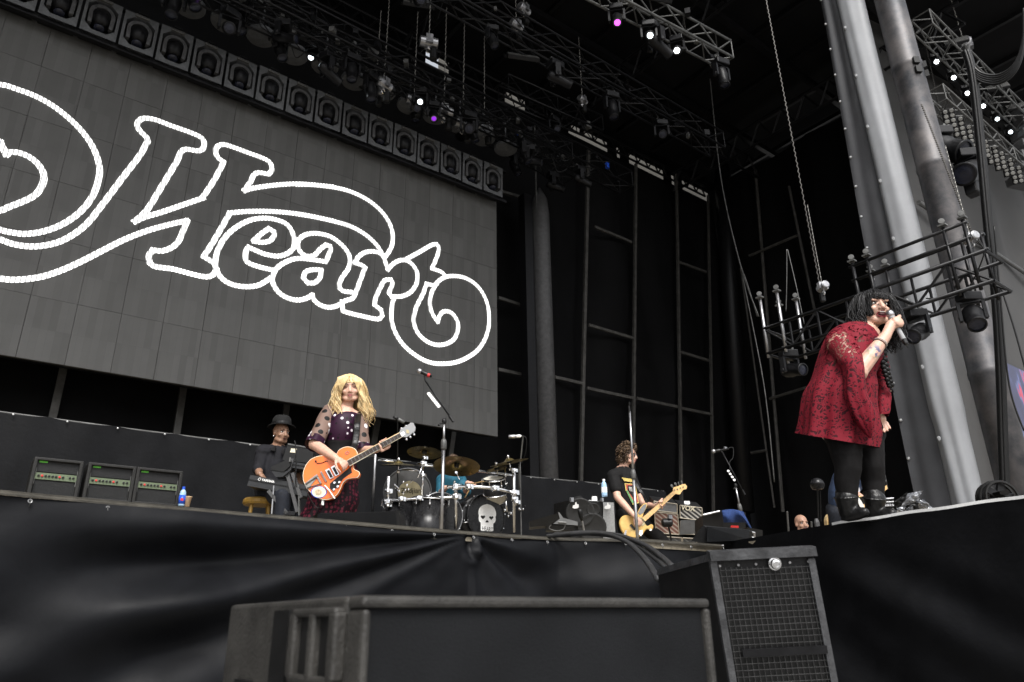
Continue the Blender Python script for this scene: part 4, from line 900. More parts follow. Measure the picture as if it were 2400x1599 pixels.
# ---- keyboards
Ok=PD(640,1150,7.6); Ok.z=H; ke=lambda x,y,d=0: PO(580+x*.16575,960+y*.1658,Ok,d)
t=thing('keyboard_stand','black folding keyboard stand with crossed legs left of the guitarist','stand',tuple(Ok))
def bar(p,q,w_,mat,name,par,dd=.02):
    d=(q-p).normalized(); n=d.cross(DH).normalized(); b=MB(); b.obox((p+q)/2,d*((q-p).length/2),n*w_/2,DH*dd); return b.build(name,M[mat],par)
for a,c in (((560,880),(710,1450)),((640,900),(760,1250)),((300,1150),(560,1470)),((640,700),(560,960))): bar(ke(*a),ke(*c),.035,'greyplate','leg',t)
bar(ke(480,1460),ke(680,1470),.04,'blackmetal','foot',t); bar(ke(380,1080),ke(350,1480),.012,'alu','post',t); bar(ke(730,1070),ke(735,1500),.012,'dullalu','post',t)
def kboard(name,label,a,c,hgt,dep,txt=None):
    p,q=ke(*a),ke(*c); d=(q-p).normalized(); dn=V((0,0,1)); dn=(dn-d*dn.dot(d)).normalized(); nn=d.cross(dn); t=thing(name,label,'keyboard',tuple((p+q)/2))
    if nn.dot(DH)<0: nn=-nn
    b=MB(); b.obox((p+q)/2-dn*hgt/2+nn*dep/2,d*((q-p).length/2),nn*dep/2,dn*hgt/2); b.build('case',M['kbgrey'],t)
    b=MB(); b.obox((p+q)/2-dn*hgt*.42-nn*.004,d*((q-p).length*.495),nn*.004,dn*hgt*.04); b.build('groove',M['rubber'],t)
    for k in range(28):
        b=MB(); b.obox(p+d*((q-p).length*(k+.5)/28)+dn*.008+nn*(dep-.08),d*((q-p).length/28*.46),nn*.07,dn*.008); b.build('key',M['white'],t)
    if txt: text('YAMAHA',.034,'white',p+d*.135-dn*.040-nn*.010,d,dn,t,bold=.001); b=MB(); b.ring(p+d*.112-dn*.028-nn*.01,nn,.013,.003,14,5); b.build('emblem',M['white'],t)
    return t
kboard('keyboard','grey stage keyboard with white lettering in front of the man in the hat',(42,925),(880,1075),.115,.30,'Y')
kboard('keyboard','upper grey keyboard partly hidden behind the orange guitar',(590,735),(1050,800),.06,.26)
t=thing('monitor_case','black tilted console lid with a pale sticker by the keyboardist','console',tuple(ke(700,700)))
b=MB(); b.prism([ke(570,490,.1),ke(930,550,.1),ke(930,760,.1),ke(600,730,.1),ke(490,715,.1)],DH*.05); b.build('lid',M['rubber'],t)
b=MB(); b.prism([ke(570,476,.09),ke(915,540,.09),ke(915,556,.09),ke(570,496,.09)],DH*.07); b.build('top_edge',M['dullalu'],t)
b=MB(); b.prism([ke(620,550,.095),ke(700,556,.095),ke(680,612,.095),ke(600,604,.095)],DH*.004); b.build('sticker',M['cream'],t)
t=thing('control_desk','small black desk on an angled arm before the keyboardist chest','console',tuple(ke(450,800)))
b=MB(); b.prism([ke(335,810,-.05),ke(595,690,-.05),ke(620,730,-.05),ke(600,800,-.05),ke(510,880,-.05),ke(330,850,-.05)],DH*.22); b.build('panel',M['rubber'],t)
b=MB(); b.prism([ke(330,850,-.04),ke(510,880,-.04),ke(620,850,-.04),ke(500,950,-.04),ke(400,955,-.04)],DH*.12); b.build('underside',M['kbgrey'],t)
b=MB(); b.tube([ke(605,680,-.06),ke(600,740,-.06)],.012,6); b.build('bracket',M['dullalu'],t)
c=ke(180,1310,.3); t=thing('stool','yellow wooden stool under the keyboardist','stool',(c.x,c.y,H)); c=V((c.x,c.y,0))
b=MB(); zq=ke(180,1290,.3).z-.05; b.lathe([(.17,zq),(.18,zq+.02),(.18,zq+.05),(.16,zq+.07)],c,UP,18); zs=ke(180,1290,.3).z-.05; b.build('seat',M['yellowwood'],t)
for a in (0,1.57,3.14,4.71): b=MB(); b.tube([c+V((.12*math.cos(a+.5),.12*math.sin(a+.5),zs)),c+V((.19*math.cos(a+.5),.19*math.sin(a+.5),H))],.02,8); b.build('leg',M['yellowwood'],t)
# gooseneck and side stand by the keyboard
b=MB(); b.tube(crom([PO(580+x*.16575,960+y*.1658,Ok,-.2) for x,y in ((665,440),(680,520),(690,720),(680,960),(690,1100))],6,170)[0],.007,6); solo('gooseneck',b,M['rubber'],'thin black gooseneck rising over the keyboards','gooseneck')
# ---- drum riser and kit
Od=PD(1140,1212,9.4); zr=Od.z-.285
b=MB(); b.bbox((Od.x-.4,Od.y+1.35,(H+zr)/2),(3.6,2.7,zr-H),.02); solo('drum_riser',b,M['blackbox'],'black riser carrying the drum kit','riser')
dk=lambda x,y,d=9.4: PD(1050+x*.1403,1040+y*.1403,d)
dz=lambda x,y,d=9.4: PD(880+x*.134,1020+y*.134,d)
kit=lambda n,l,p:thing(n,l,'drum',tuple(p),'drums of the black kit')
def drum(name,label,c,axis,r,depth,head='headskin',shell='blackpaint',hoop='chrome',lugs=8,both=False):
    axis=V(axis).normalized(); t=kit(name,label,c)
    b=MB(); b.lathe([(r,0),(r*1.005,.02),(r*1.005,-depth+.02),(r,-depth)],c,axis,28,False,False); b.build('shell',M[shell],t,smooth=True)
    b=MB(); b.lathe([(.001,.004),(r*.98,.004),(r*.99,0)],c,axis,28,False,False); b.build('drumhead',M[head],t)
    b=MB(); b.lathe([(r*.98,-depth),(.001,-depth-.003)],c,axis,28,False,False); b.build('drumhead',M['headskin'],t)
    for h0 in (0,-depth): b=MB(); b.ring(c+axis*h0,axis,r+.008,.011,28,6); b.build('hoop',M[hoop],t,smooth=True)
    a,bb,_=frame(axis)
    for k in range(lugs):
        q=2*math.pi*(k+.3)/lugs; e=(a*math.cos(q)+bb*math.sin(q)); p=c+e*(r+.015)
        b=MB(); b.tube([p+axis*.01,p-axis*.06],.007,6); b.ell(p-axis*.07,(.014,.014,.02),n=1); b.build('lug',M['chrome'],t)
    return t
kd=drum('bass_drum','black bass drum bearing a white skull emblem',Od,(0,-1,0),.285,.42,'blackpaint','blackpaint','blackpaint',10)
def KP(x,y,o=.008): p=PY(1050+x*.1403,1040+y*.1403,Od.y-o); return p
sk=[(650,1010),(720,1030),(775,1080),(800,1150),(800,1205),(792,1225),(797,1265),(785,1310),(755,1335),(755,1450),(740,1466),(560,1455),(546,1440),(546,1320),(520,1290),(512,1245),(516,1200),(508,1160),(520,1090),(570,1035)]
def flatprint(pts,off,name,mat,par,th=.001):
    pr=[KP(x,y,off) for x,y in pts]; b=MB(); b.prism(pr,(0,-th,0)); return b.build(name,M[mat],par)
sk_s=[]; n=len(sk)
cl=crom([V((x,y,0)) for x,y in sk+[sk[0]]],3,40); 
for s in cl: sk_s+=[(p.x,p.y) for p in s[:-1]]
em=flatprint(sk_s,.008,'skull_emblem','white',kd)
def heart(cx,cy,s,f=1): return [(cx+s*16*math.sin(q)**3/16,cy-f*s*(13*math.cos(q)-5*math.cos(2*q)-2*math.cos(3*q)-math.cos(4*q))/16) for q in [2*math.pi*k/28 for k in range(28)]]
flatprint(heart(583,1228,37),.0105,'heart_eye','rubber',em); flatprint(heart(723,1240,36),.0105,'heart_eye','rubber',em); flatprint(heart(652,1300,26,-1),.0105,'nose','rubber',em)
o=KP(562,1445,.011); lt=text('HEART',.1,'rubber',o,KP(745,1462,.011)-o,UP,em); 
dx=(KP(738,1455,.011)-o).length
xs=[v.co.x for v in lt.data.vertices]; sx=(KP(742,1455).x-o.x)/(max(xs)-min(xs)); zs_=[v.co.z for v in lt.data.vertices]; sz_=(KP(600,1368).z-KP(600,1440).z)/(max(zs_)-min(zs_)); xo=min(xs); zo=min(zs_)
for v in lt.data.vertices: v.co.x=xo+(v.co.x-xo)*sx; v.co.z=zo+(v.co.z-zo)*sz_-.02*((v.co.x-xo)/.2)*.3
drum('bass_drum','second bass drum shell half hidden left of the skull drum',Od+V((-.62,.12,-.01)),(-.25,-1,0),.28,.42,'blackpaint','blackpaint','alu',8)
for (x,y,d,r,h,ax,lb,hd) in ((760,590,9.3,.135,.20,(-.30,-.30,.9),'small black rack tom over the skull drum',"headskin"),(800,850,9.55,.125,.07,(.22,.40,.88),'shallow snare tom tilted under the rack tom','headskin')):
    drum('tom_drum',lb,dk(x,y,d),ax,r,h,hd,'blackpaint','chrome',6)
drum('floor_tom','left black floor tom at the left end of the drum kit',dz(440,1150,9.2),(0,-.1,1),.215,.42,'headskin')
drum('floor_tom','right black floor tom beside the silver microphone stand',dz(960,1120,9.1),(0,-.1,1),.22,.42,'headskin')
# big clear disc with tan centre
g=thing('gong_drum','large clear drumhead with a tan lettered centre at the kit left','drum',tuple(dz(560,960,9.6)),'drums of the black kit'); gc=dz(560,1000,9.75); ga_=(-gc+V((0,0,.0))).normalized()
b=MB(); b.lathe([(.001,0),(.31,0)],gc,ga_,36,False,False); b.build('drumhead',M['smoke'],g)
b=MB(); b.ring(gc,ga_,.315,.012,36,6); b.build('hoop',M['greyplate'],g,smooth=True)
gt=dz(600,1010,9.7); b=MB(); b.lathe([(.001,0),(.158,0)],gt,ga_,28,False,False); tp_=b.build('centre_patch',M['tan'],g)
text('Zildjian',.095,'rubber',dz(440,1010,9.68),CR,CU,tp_)
# cymbals
def cymbal(label,px,py,rx,ry,ang,d,stand=True,zbot=None):
    c=PD(px,py,d); v=c.normalized(); a=R(ang); e1=CR*math.cos(a)+CU*math.sin(a); e2=-CR*math.sin(a)+CU*math.cos(a); q=ry/rx; nrm=(e2*math.sqrt(1-q*q)+v*q).normalized(); r=rx/FPX*d
    t=thing('cymbal',label,'cymbal',tuple(c),'brass cymbals of the drum kit')
    b=MB(); b.lathe([(r,0),(r*.6,.012),(r*.26,.02),(r*.22,.035),(r*.12,.055),(.012,.06),(.012,.063),(r*.12,.058),(r*.23,.038),(r*.27,.023),(r*.6,.015),(r,.003)],c,nrm,40,False,False); b.build('disc',M['brass'],t,smooth=True)
    b=MB(); b.lathe([(.03,-.005),(.034,.02),(.034,.05)],c,nrm,12); b.build('felt',M['rubber'],t)
    b=MB(); b.lathe([(.016,.07),(.018,.085),(.008,.10)],c,nrm,10); b.build('wing_nut',M['chrome'],t)
    b=MB(); b.tube([c+nrm*.10,c-nrm*.07],.007,6); b.lathe([(.02,-.1),(.024,-.075),(.012,-.06)],c,nrm,10); b.build('tilter',M['chrome'],t); return c-nrm*.09
cA=cymbal('round brass cymbal left of the silver microphone stand',995,1062,41,19.5,-6,9.5)
cB=cymbal('largest brass cymbal facing front behind the silver microphone stand',1070,1094,55,29.5,-4,9.2)
cC=cymbal('thin tilted brass cymbal at the right end of the drum kit',1194,1085,46,10.5,12,9.3)
cD=cymbal('flat brass hi-hat cymbal at the left of the drum kit',934,1091,43,8.5,-2,9.5)
cE=cymbal('dark brass cymbal tucked under the thin tilted one',1165,1100,24,8,10,9.6)
rk=thing('drum_rack','chrome tube rack with clamps holding the drum kit','drum rack',tuple(Od))
def rt(p,q,r,name='tube',mat='chrome'): b=MB(); b.tube([p,q] if not isinstance(p,list) else p,r,10); return b.build(name,M[mat],rk,smooth=True)
zz=lambda p:V((p.x,p.y,zr))
rt(crom([dk(-10,720,9.0),dk(210,722,8.95),dk(500,725,8.9),dk(760,745,8.95),dk(960,785,9.0),dk(1110,830,9.1)],6,170)[0],None,.021)
rt(crom([dz(170,1165,9.0),dz(500,1130,8.95),dz(900,1105,8.95),dz(1400,1085,9.0)],6,170)[0],None,.018)
for p,r in ((dk(130,720,9.0),.024),(dk(1100,440,9.1),.021),(dz(225,740,9.0),.022),(dz(10,350,9.5),.018)):
    pass
rt(dk(130,690,9.0),dk(130,1420,9.0),.022,'post'); rt(dk(1103,440,9.1),dk(1100,1480,9.1),.021,'post'); rt(dz(232,720,9.0),dz(200,1330,9.0),.021,'post'); rt(PD(880,1065,9.4),PD(872,1210,9.4),.016,'post','alu')
rt(dz(830,480,9.45),dz(820,1060,9.3),.013,'cymbal_post'); rt(dz(50,440,9.4),dz(325,462,9.4),.013,'arm'); rt(dz(725,515,9.4),dz(1030,550,9.4),.016,'arm'); rt(dz(830,520,9.4),dz(740,745,9.3),.012,'arm'); rt(dz(470,605,9.5),dz(770,632,9.5),.009,'arm'); rt(cB,dk(195,600,9.1),.006,'cymbal_post'); rt(dk(490,462,9.5),dk(1080,535,9.4),.010,'arm'); rt(dk(950,400,9.4),dk(965,560,9.3),.010,'arm'); rt(cC,dk(1110,440,9.1),.010,'arm'); rt(dk(1180,340,9.3),dk(1195,800,9.3),.008,'arm','dullalu')
rt(dk(965,960,9.3),dk(985,1140,9.3),.012,'leg'); rt(dk(240,1325,9.2),dk(330,1310,9.2),.008,'leg'); rt(dz(855,1330,9.0),dz(845,1560,9.0),.010,'leg'); rt(dz(760,1500,9.0),dz(1130,1545,9.0),.008,'leg')
for p,s in ((dk(130,730,8.97),1.3),(dk(130,880,8.97),1.3),(dk(1105,820,9.05),1.2),(dk(770,745,8.9),1.2),(dk(1100,920,9.05),1),(dk(1140,980,9.05),1),(dk(1100,450,9.05),.9),(dz(215,980,8.97),1.1),(dz(200,1170,8.97),1.2),(dz(210,1220,8.97),1),(dz(770,1110,8.9),1.1),(dz(450,1120,8.9),1.1),(dz(830,700,9.3),.8),(dz(860,400,9.4),.8),(dz(830,490,9.4),.9),(dz(1400,1080,8.97),1.2),(dz(1400,890,8.97),1),(dk(340,720,8.88),1.2)):
    b=MB(); b.lathe([(.026*s,-.03*s),(.033*s,-.02*s),(.033*s,.02*s),(.026*s,.03*s)],p,V((random.uniform(-.3,.3),.2,1)),10); b.box(p+V((.03*s,-.02*s,0)),(.03*s,.02*s,.045*s)); b.tube([p,p+V((-.05*s,-.04*s,.01))],.006,6); b.tube([p-V((.03*s,0,0)),p+V((.05*s,-.02*s,0))],.01*s,6); b.build('clamp',M['chrome'],rk)
random.seed(3)
for k in range(46):
    x,y=random.choice([(random.gauss(960,50),random.gauss(680,50)),(random.gauss(1200,45),random.gauss(1060,50)),(random.gauss(1010,40),random.gauss(1150,30)),(random.gauss(160,60),random.gauss(670,35)),(random.gauss(-240,70),random.gauss(860,30)),(random.gauss(-700,110),random.gauss(760,60))])
    p=dk(x,y,9.15+random.uniform(-.1,.2)); b=MB(); s=random.uniform(.008,.02)
    if k%2: b.ell(p,(s,s,s*1.4),n=1)
    else: b.tube([p,p+V((random.uniform(-1,1),random.uniform(-.5,.5),random.uniform(-1,1)))*.06],s*.5,6)
    b.build('wing_bolt',M['chrome' if k%3 else 'blackmetal'],rk)
# drum microphones
def condmic(label,h,tail,foot,mat='alu',cab=True):
    d=(tail-h).normalized(); t=thing('microphone',label,'microphone',tuple(V((foot.x,foot.y,zr))),'microphones over the drum kit')
    b=MB(); b.lathe([(.02,0),(.025,.006),(.025,.09),(.016,.10)],h,d,12); b.build('capsule',M[mat],t,smooth=True)
    b=MB(); b.lathe([(.02,.10),(.022,.115),(.022,.15),(.010,.17)],h,d,12); b.build('body',M['white' if mat=='alu' else 'rubber'],t,smooth=True)
    b=MB(); b.tube([h+d*.14,tail,foot,V((foot.x,foot.y,zr))],.009,8); b.build('stand',M['dullalu' if mat=='alu' else 'rubber'],t)
condmic('silver condenser microphone on a pole above the thin cymbal',PD(1192,1024,9.6),PD(1226,1022,9.6),PD(1219,1090,9.6))
condmic('dark microphone on a black pole behind the guitar headstock',PD(948,991,9.6),PD(932,982,9.6),PD(932,1120,9.6),'dullalu')
b=MB(); b.tube(crom([PD(*q,9.58) for q in ((1226,1021),(1234,1030),(1232,1060),(1224,1085))],6,170)[0],.006,5); solo('cable',b,M['rubber'],'thin cable drooping from the silver condenser microphone','cable')
# ---- pedal steel style stand right of the drums
bp=lambda x,y,d=8.0: PD(1250+x*.23365,1000+y*.23365,d)
t=thing('folding_stand','grey bracket folding stand with a black slab right of the drums','stand',tuple(bp(300,1040)))
b=MB(); b.prism([bp(250,855),bp(262,862),bp(300,915),bp(445,955),bp(445,990),bp(200,975),bp(265,925)],DH*.05); b.build('bracket',M['kbgrey2'],t)
b=MB(); b.prism([bp(-40,950),bp(240,870),bp(265,925),bp(170,990),bp(-40,1010)],DH*.25); b.build('slab',M['rubber'],t)
b=MB(); b.prism([bp(130,990),bp(415,995),bp(410,1040),bp(130,1040)],DH*.2); b.build('lower_plate',M['rubber'],t)
b=MB(); b.tube(crom([bp(180,985),bp(160,1020),bp(230,1045),bp(300,1030),bp(320,985)],6,170)[0],.006,5); b.tube([bp(250,960),bp(330,965)],.012,6); b.build('wire',M['dullalu'],t)
# ---- bass cabinets
t=thing('bass_cabinet','black bass speaker cabinet with two round speakers and a logo','speaker cabinet',tuple(bp(540,1040,8.6)),'bass cabinets')
F=[bp(375,735,8.6),bp(690,750,8.6),bp(690,1300,8.6),bp(375,1300,8.6)]; bk_=bp(205,775,9.05)-bp(375,735,8.6)
b=MB(); b.prism(F,bk_); b.build('cabinet',M['blackbox'],t)
fx=(F[1]-F[0]).normalized(); fz=(F[0]-F[3]).normalized(); fn=fx.cross(fz); fn=fn if fn.dot(F[0])<0 else -fn
b=MB(); b.obox((F[0]+F[1]+F[2]+F[3])/4+fn*.006,fx*((F[1]-F[0]).length*.47),fz*((F[0]-F[3]).length*.48),fn*.006); b.build('grille',M['grillecloth'],t)
for x,y,r in ((470,860,.165),(590,1010,.165),(600,830,.075)):
    c=bp(x,y,8.58); b=MB(); b.lathe([(.001,-.0),(r*.3,.004),(r*.9,.012),(r,.016),(r*1.04,.010)],c,fn,24,False,False); b.build('speaker_cone',M['conegrey'],t,smooth=True)
def thumb(px,py,d,par):   # simple white hand shaped logo
    P=lambda x,y:bp(px+x,py+y,d)
    b=MB(); b.prism([P(0,30),P(5,5),P(25,2),P(30,-25),P(40,-28),P(44,-8),P(62,-5),P(64,22),P(50,34),P(20,38)],fn*.003); return b.build('logo',M['white'],par)
thumb(392,785,8.565,t)
b=MB(); b.box(bp(384,735,8.57),(.04,.03,.05)); b.box(bp(688,735,8.57),(.03,.03,.04)); b.build('corner',M['alu'],t)
t=thing('bass_cabinet','silver fronted bass cabinet beside the bassist with a logo','speaker cabinet',tuple(bp(760,1040,8.75)),'bass cabinets')
F2=[bp(694,748,8.7),bp(810,752,8.7),bp(835,1300,8.7),bp(694,1300,8.7)]; b=MB(); b.prism(F2,DH*.4); b.build('cabinet',M['blackbox'],t)
b=MB(); b.prism([p+fn*.004 for p in (bp(700,758,8.69),bp(806,762,8.69),bp(832,1290,8.69),bp(700,1290,8.69))],fn*.006); b.build('front_panel',M['silvertolex'],t)
thumb(712,790,8.66,t)
b=MB(); b.prism([bp(380,720,8.75),bp(430,700,8.75),bp(470,692,8.75),bp(530,745,8.7),bp(520,768,8.62),bp(480,745,8.62),bp(440,738,8.62)],DH*.2); solo('black_cloth',b,M['felt'],'crumpled black cloth lying on the black bass cabinet','cloth')
b=MB(); c=bp(613,728,8.8); b.lathe([(.03,-.03),(.036,0),(.03,.03)],c,UP,12); b.box(c+V((0,0,-.04)),(.28,.12,.02)); solo('small_tuner',b,M['white'],'small white round gadget on top of the black bass cabinet','gadget')
c=bp(715,705,8.85); t=thing('water_bottle','clear water bottle standing on the silver bass cabinet','bottle',tuple(c)); 
b=MB(); b.lathe([(.034,0),(.036,.02),(.036,.13),(.028,.165),(.014,.19)],c,UP,14); b.build('body',M['water'],t,smooth=True); b=MB(); b.lathe([(.0365,.05),(.0365,.115)],c,UP,14); b.build('label',M['white'],t); b=MB(); b.lathe([(.016,.19),(.016,.215)],c,UP,10); b.build('cap',M['white'],t)
# ---- guitar amp stack behind the bassist
vp=lambda x,y,d=9.6: PD(1250+x*.23365,1000+y*.23365,d)
def diamond(name):
    m=bpy.data.materials.new(name); m.use_nodes=True; t_,bs=nodes(m); tc=t_.nodes.new('ShaderNodeTexCoord'); mp=t_.nodes.new('ShaderNodeMapping'); mp.inputs['Rotation'].default_value=(0,R(52),0)
    t_.links.new(tc.outputs['Object'],mp.inputs[0]); wv=t_.nodes.new('ShaderNodeTexWave'); wv.inputs['Scale'].default_value=9; wv.bands_direction='X'; t_.links.new(mp.outputs[0],wv.inputs[0]); cr=t_.nodes.new('ShaderNodeValToRGB'); cr.color_ramp.elements[0].position=.62; cr.color_ramp.elements[1].position=.72
    c1,c2=((.028,.026,.024),(.42,.40,.36)) if name=='v1' else ((.16,.07,.05),(.36,.30,.25)) if name=='v2' else ((.05,.05,.05),(.12,.12,.115))
    cr.color_ramp.elements[0].color=(*c1,1); cr.color_ramp.elements[1].color=(*c2,1); t_.links.new(wv.outputs[0],cr.inputs[0]); t_.links.new(cr.outputs[0],bs.inputs['Base Color']); bs.inputs['Roughness'].default_value=.7; return m
M['v1'],M['v2'],M['v3']=diamond('v1'),diamond('v2'),diamond('v3')
def amp(label,q,gm,badge=None,trim=True,d=9.6,band=None):
    P=[vp(x,y,d) for x,y in q]; c=sum(P,V((0,0,0)))/4; x=(P[1]-P[0]).normalized(); z=(P[0]-P[3]).normalized(); n=x.cross(z).normalized(); n=n if n.dot(c)<0 else -n
    t=thing('amplifier',label,'amplifier',tuple(V((c.x,c.y,min(p.z for p in P)))),'amplifier stack behind the bassist')
    b=MB(); b.prism([p-n*.01 for p in P],-n*.3); b.build('cabinet',M['blackbox'],t)
    L=lambda u,v:P[0].lerp(P[1],u).lerp(P[3].lerp(P[2],u),v)
    b=MB(); b.prism([L(.03,.05),L(.97,.05),L(.97,.95),L(.03,.95)],n*.004); b.build('grille_cloth',M[gm],t)
    if trim:
        b=MB(); C=[L(.015,.025),L(.985,.025),L(.985,.975),L(.015,.975)]
        for k in range(4): b.tube([C[k]+n*.006,C[(k+1)%4]+n*.006],.007,6)
        b.build('trim',M['voxgold'],t)
    if badge: b=MB(); b.prism([L(.05,.10),L(.40,.10),L(.40,.36),L(.05,.36)],n*.009); b.build('badge',M['blackbox'],t); text(badge,.085,'cream',L(.06,.33)+n*.012,x,z,t,bold=.002)
    return t
amp('small dark grey amplifier head at the upper left of the amp stack',((1205,745),(1445,775),(1445,868),(1210,842)),'kbgrey2',None)
amp('black amplifier with diagonal pale piping at the upper right of the amp stack',((1465,785),(1692,812),(1700,948),(1468,918)),'v1','VOX')
amp('red brown striped speaker cabinet in the middle of the amp stack',((1210,850),(1450,872),(1465,1088),(1225,1070)),'v2')
amp('dark lettered amplifier under the diagonally piped one',((1470,945),(1706,968),(1712,1085),(1472,1080)),'v3','VOX')
amp('lowest left cabinet of the amp stack',((1335,1100),(1488,1112),(1490,1260),(1335,1250)),'v3'); amp('lowest right cabinet of the amp stack',((1494,1112),(1640,1120),(1640,1262),(1494,1260)),'v3')
b=MB(); b.prism([vp(1475,940,9.4),vp(1635,935,9.4),vp(1640,1075,9.4),vp(1470,1085,9.4)],DH*.01); solo('clear_panel',b,M['smoke'],'smoky clear panel leaning in front of the lettered amplifier','panel')
b=MB()
for k in range(5): b.lathe([(.012,0),(.014,.02),(.010,.045)],vp(1522+k*10,782,9.7),UP,8)
solo('amp_knobs',b,M['white'],'row of small white knobs on top of the piped amplifier','knobs')
t=thing('microphone','black microphone on a stand before the striped cabinet','microphone',tuple(vp(1350,950,9.2)))
b=MB(); b.lathe([(.03,0),(.055,.02),(.055,.12),(.03,.14)],vp(1285,965,9.2),RH,12); b.build('body',M['rubber'],t); b=MB(); b.tube([vp(1345,960,9.2),vp(1370,1060,9.2),vp(1390,1200,9.2)],.012,6); b.tube([vp(1350,900,9.2),vp(1355,960,9.2)],.01,6); b.build('stand',M['rubber'],t); b=MB(); b.box(vp(1370,905,9.18),(.06,.03,.05)); b.build('clip',M['alu'],t)
t=thing('microphone','black microphone angled on a stand before the bass cabinet','microphone',tuple(bp(480,930,8.2)))
b=MB(); b.tube([bp(462,830,8.2),bp(470,860,8.2),bp(480,910,8.2),bp(488,945,8.2)],[.024,.028,.024,.014],10); b.build('body',M['rubber'],t,smooth=True); b=MB(); b.tube([bp(490,945,8.2),bp(518,1090,8.2)],.011,6); b.build('stand',M['alu'],t)
# ---- towel box, wedge, crate
t=thing('flight_case','black box draped with a blue towel at the stage side','case',tuple(vp(1800,1000,8.6)))
b=MB(); b.prism([vp(1700,890,8.6),vp(1890,840,8.6),vp(1910,1040,8.6),vp(1700,1060,8.6)],DH*.5+RH*.02); b.prism([vp(1892,840,8.6),vp(2130,860,8.8),vp(2130,1080,8.8),vp(1905,1060,8.6)],DH*.5); b.build('case',M['blackbox'],t)
b=MB(); b.tube([vp(1705,888,8.58),vp(1870,850,8.58)],.012,6); b.build('edge_rail',M['alu'],t)
b=MB(); b.prism([vp(1985,992,8.45),vp(2060,995,8.45),vp(2060,1015,8.45),vp(1980,1012,8.45)],DH*.02); b.build('tag',M['red'],t)
b=MB()
def tw(i,j):
    p=V((1895,840,0)).lerp(V((2105,855,0)),i).lerp(V((1915,960,0)).lerp(V((2190,960,0)),i),j)
    yy=p.y+sm(.75,1,i)*j*95-18*math.sin(i*3.1)*(1-j); return vp(p.x+sm(.7,1,i)*20*j,yy,8.5-.06*math.sin(i*9)*j-.05*math.sin(j*3))
b.grid(tw,24,14); b.grid(lambda i,j:tw(i,j)+DH*.02,24,14); solo('towel',b,M['towel'],'blue towel hanging over the black box by the right microphone stand','towel',smooth=True)
t=thing('stage_monitor','black wedge monitor at the stage edge before the blue towel','monitor speaker',tuple(PD(1690,1275,5.9)))
w1=lambda x,y,d=5.9: PD(1250+x*.23365,1000+y*.23365,d)
b=MB(); b.prism([w1(1580,1150),w1(1700,990),w1(1735,1010),w1(1725,1170)],(w1(2165,1035,6.3)-w1(1700,990))); b.build('cabinet',M['blackbox'],t)
b=MB(); q=[w1(1740,1005,5.86),w1(2160,1040,6.24),w1(2170,1140,6.2),w1(1735,1160,5.84)]; b.prism(q,DH*-.015); b.build('grille',M['finegrille'],t)
t=thing('stage_monitor','low black wedge monitor in front of the dotted guitarist','monitor speaker',tuple(PD(840,1225,5.5)))
b=MB(); b.prism([PD(728,1215,5.5),PD(742,1203,5.5),PD(935,1198,6.1),PD(940,1235,6.1),PD(728,1235,5.5)],DH*.35); b.build('cabinet',M['blackbox'],t)
b=MB(); b.prism([PD(745,1206,5.48),PD(928,1201,6.06),PD(930,1230,6.06),PD(745,1230,5.48)],DH*-.012); b.build('grille',M['finegrille'],t)
t=thing('crate','dark equipment crate with grey handle right of the wedge monitor','crate',tuple(w1(2205,1090,7.5)))
b=MB(); b.prism([w1(2150,1010,7.5),w1(2300,1040,7.5),w1(2300,1150,7.5),w1(2150,1150,7.5)],DH*.4); b.build('body',M['blackbox'],t); b=MB(); b.tube([w1(2185,1060,7.45),w1(2215,1065,7.45),w1(2215,1110,7.45),w1(2190,1115,7.45)],.014,6); b.build('handle',M['alu'],t)
# ---- things beyond the catwalk on the right
rp=lambda x,y,d: PD(1840+x*.2379,1080+y*.2379,d)
t=thing('dome_lamp','black dome work lamp on a thin stand behind the singer boots','lamp',tuple(rp(330,650,9.5))); c=rp(318,240,9.5)
b=MB(); b.lathe([(.090,-.01),(.087,.03),(.065,.07),(.025,.09),(.003,.093)],c,UP,24); b.lathe([(.090,-.01),(.07,-.05),(.02,-.065)],c,UP,24,False,True); b.build('dome',M['blackpaint'],t,smooth=True)
b=MB(); b.tube([c,rp(330,700,9.5)],.011,8); b.tube([rp(345,300,9.5),rp(352,600,9.5)],.008,6); b.build('pole',M['rubber'],t)
t=thing('foil_cover','crumpled silver and black plastic cover on a stand at the catwalk edge','cover',tuple(rp(1250,520,8.2)))
random.seed(11)
def crumple(q,d,n,amp,mat,name):
    Q=[rp(x,y,d) for x,y in q]; b=MB(); b.grid(lambda i,j:Q[0].lerp(Q[1],i).lerp(Q[3].lerp(Q[2],i),j)-DH*(amp*(1.2*math.sin(i*3.1)*math.sin(j*3.1)+1.3*abs(mnoise.noise(V((i*4,j*4,d*3)))))),n,n); return b.build(name,M[mat],t)
crumple(((1075,400),(1195,310),(1230,420),(1085,470)),8.25,8,.05,'rubber','black_sheet'); crumple(((1200,325),(1345,298),(1300,395),(1130,465)),8.2,9,.06,'silverbag','foil'); crumple(((1290,400),(1350,385),(1490,505),(1330,510)),8.15,9,.06,'silverbag','foil'); crumple(((1090,470),(1190,440),(1160,530),(1130,540)),8.2,8,.04,'silverbag','foil'); crumple(((1180,480),(1250,430),(1265,525),(1160,530)),8.22,8,.04,'silverbag','foil'); crumple(((1180,430),(1300,400),(1380,520),(1260,525)),8.3,8,.04,'rubber','black_sheet')
b=MB(); 
for a,c in (((1065,470),(1025,580)),((1180,500),(1260,530)),((1110,490),(1080,570))): b.tube([rp(*a,8.1),rp(*c,8.1)],.012,6)
b.build('leg',M['alu'],t)
t=thing('rack_case','small rack case with pale rails between the boots and the foil cover','case',tuple(rp(1010,560,8.6)))
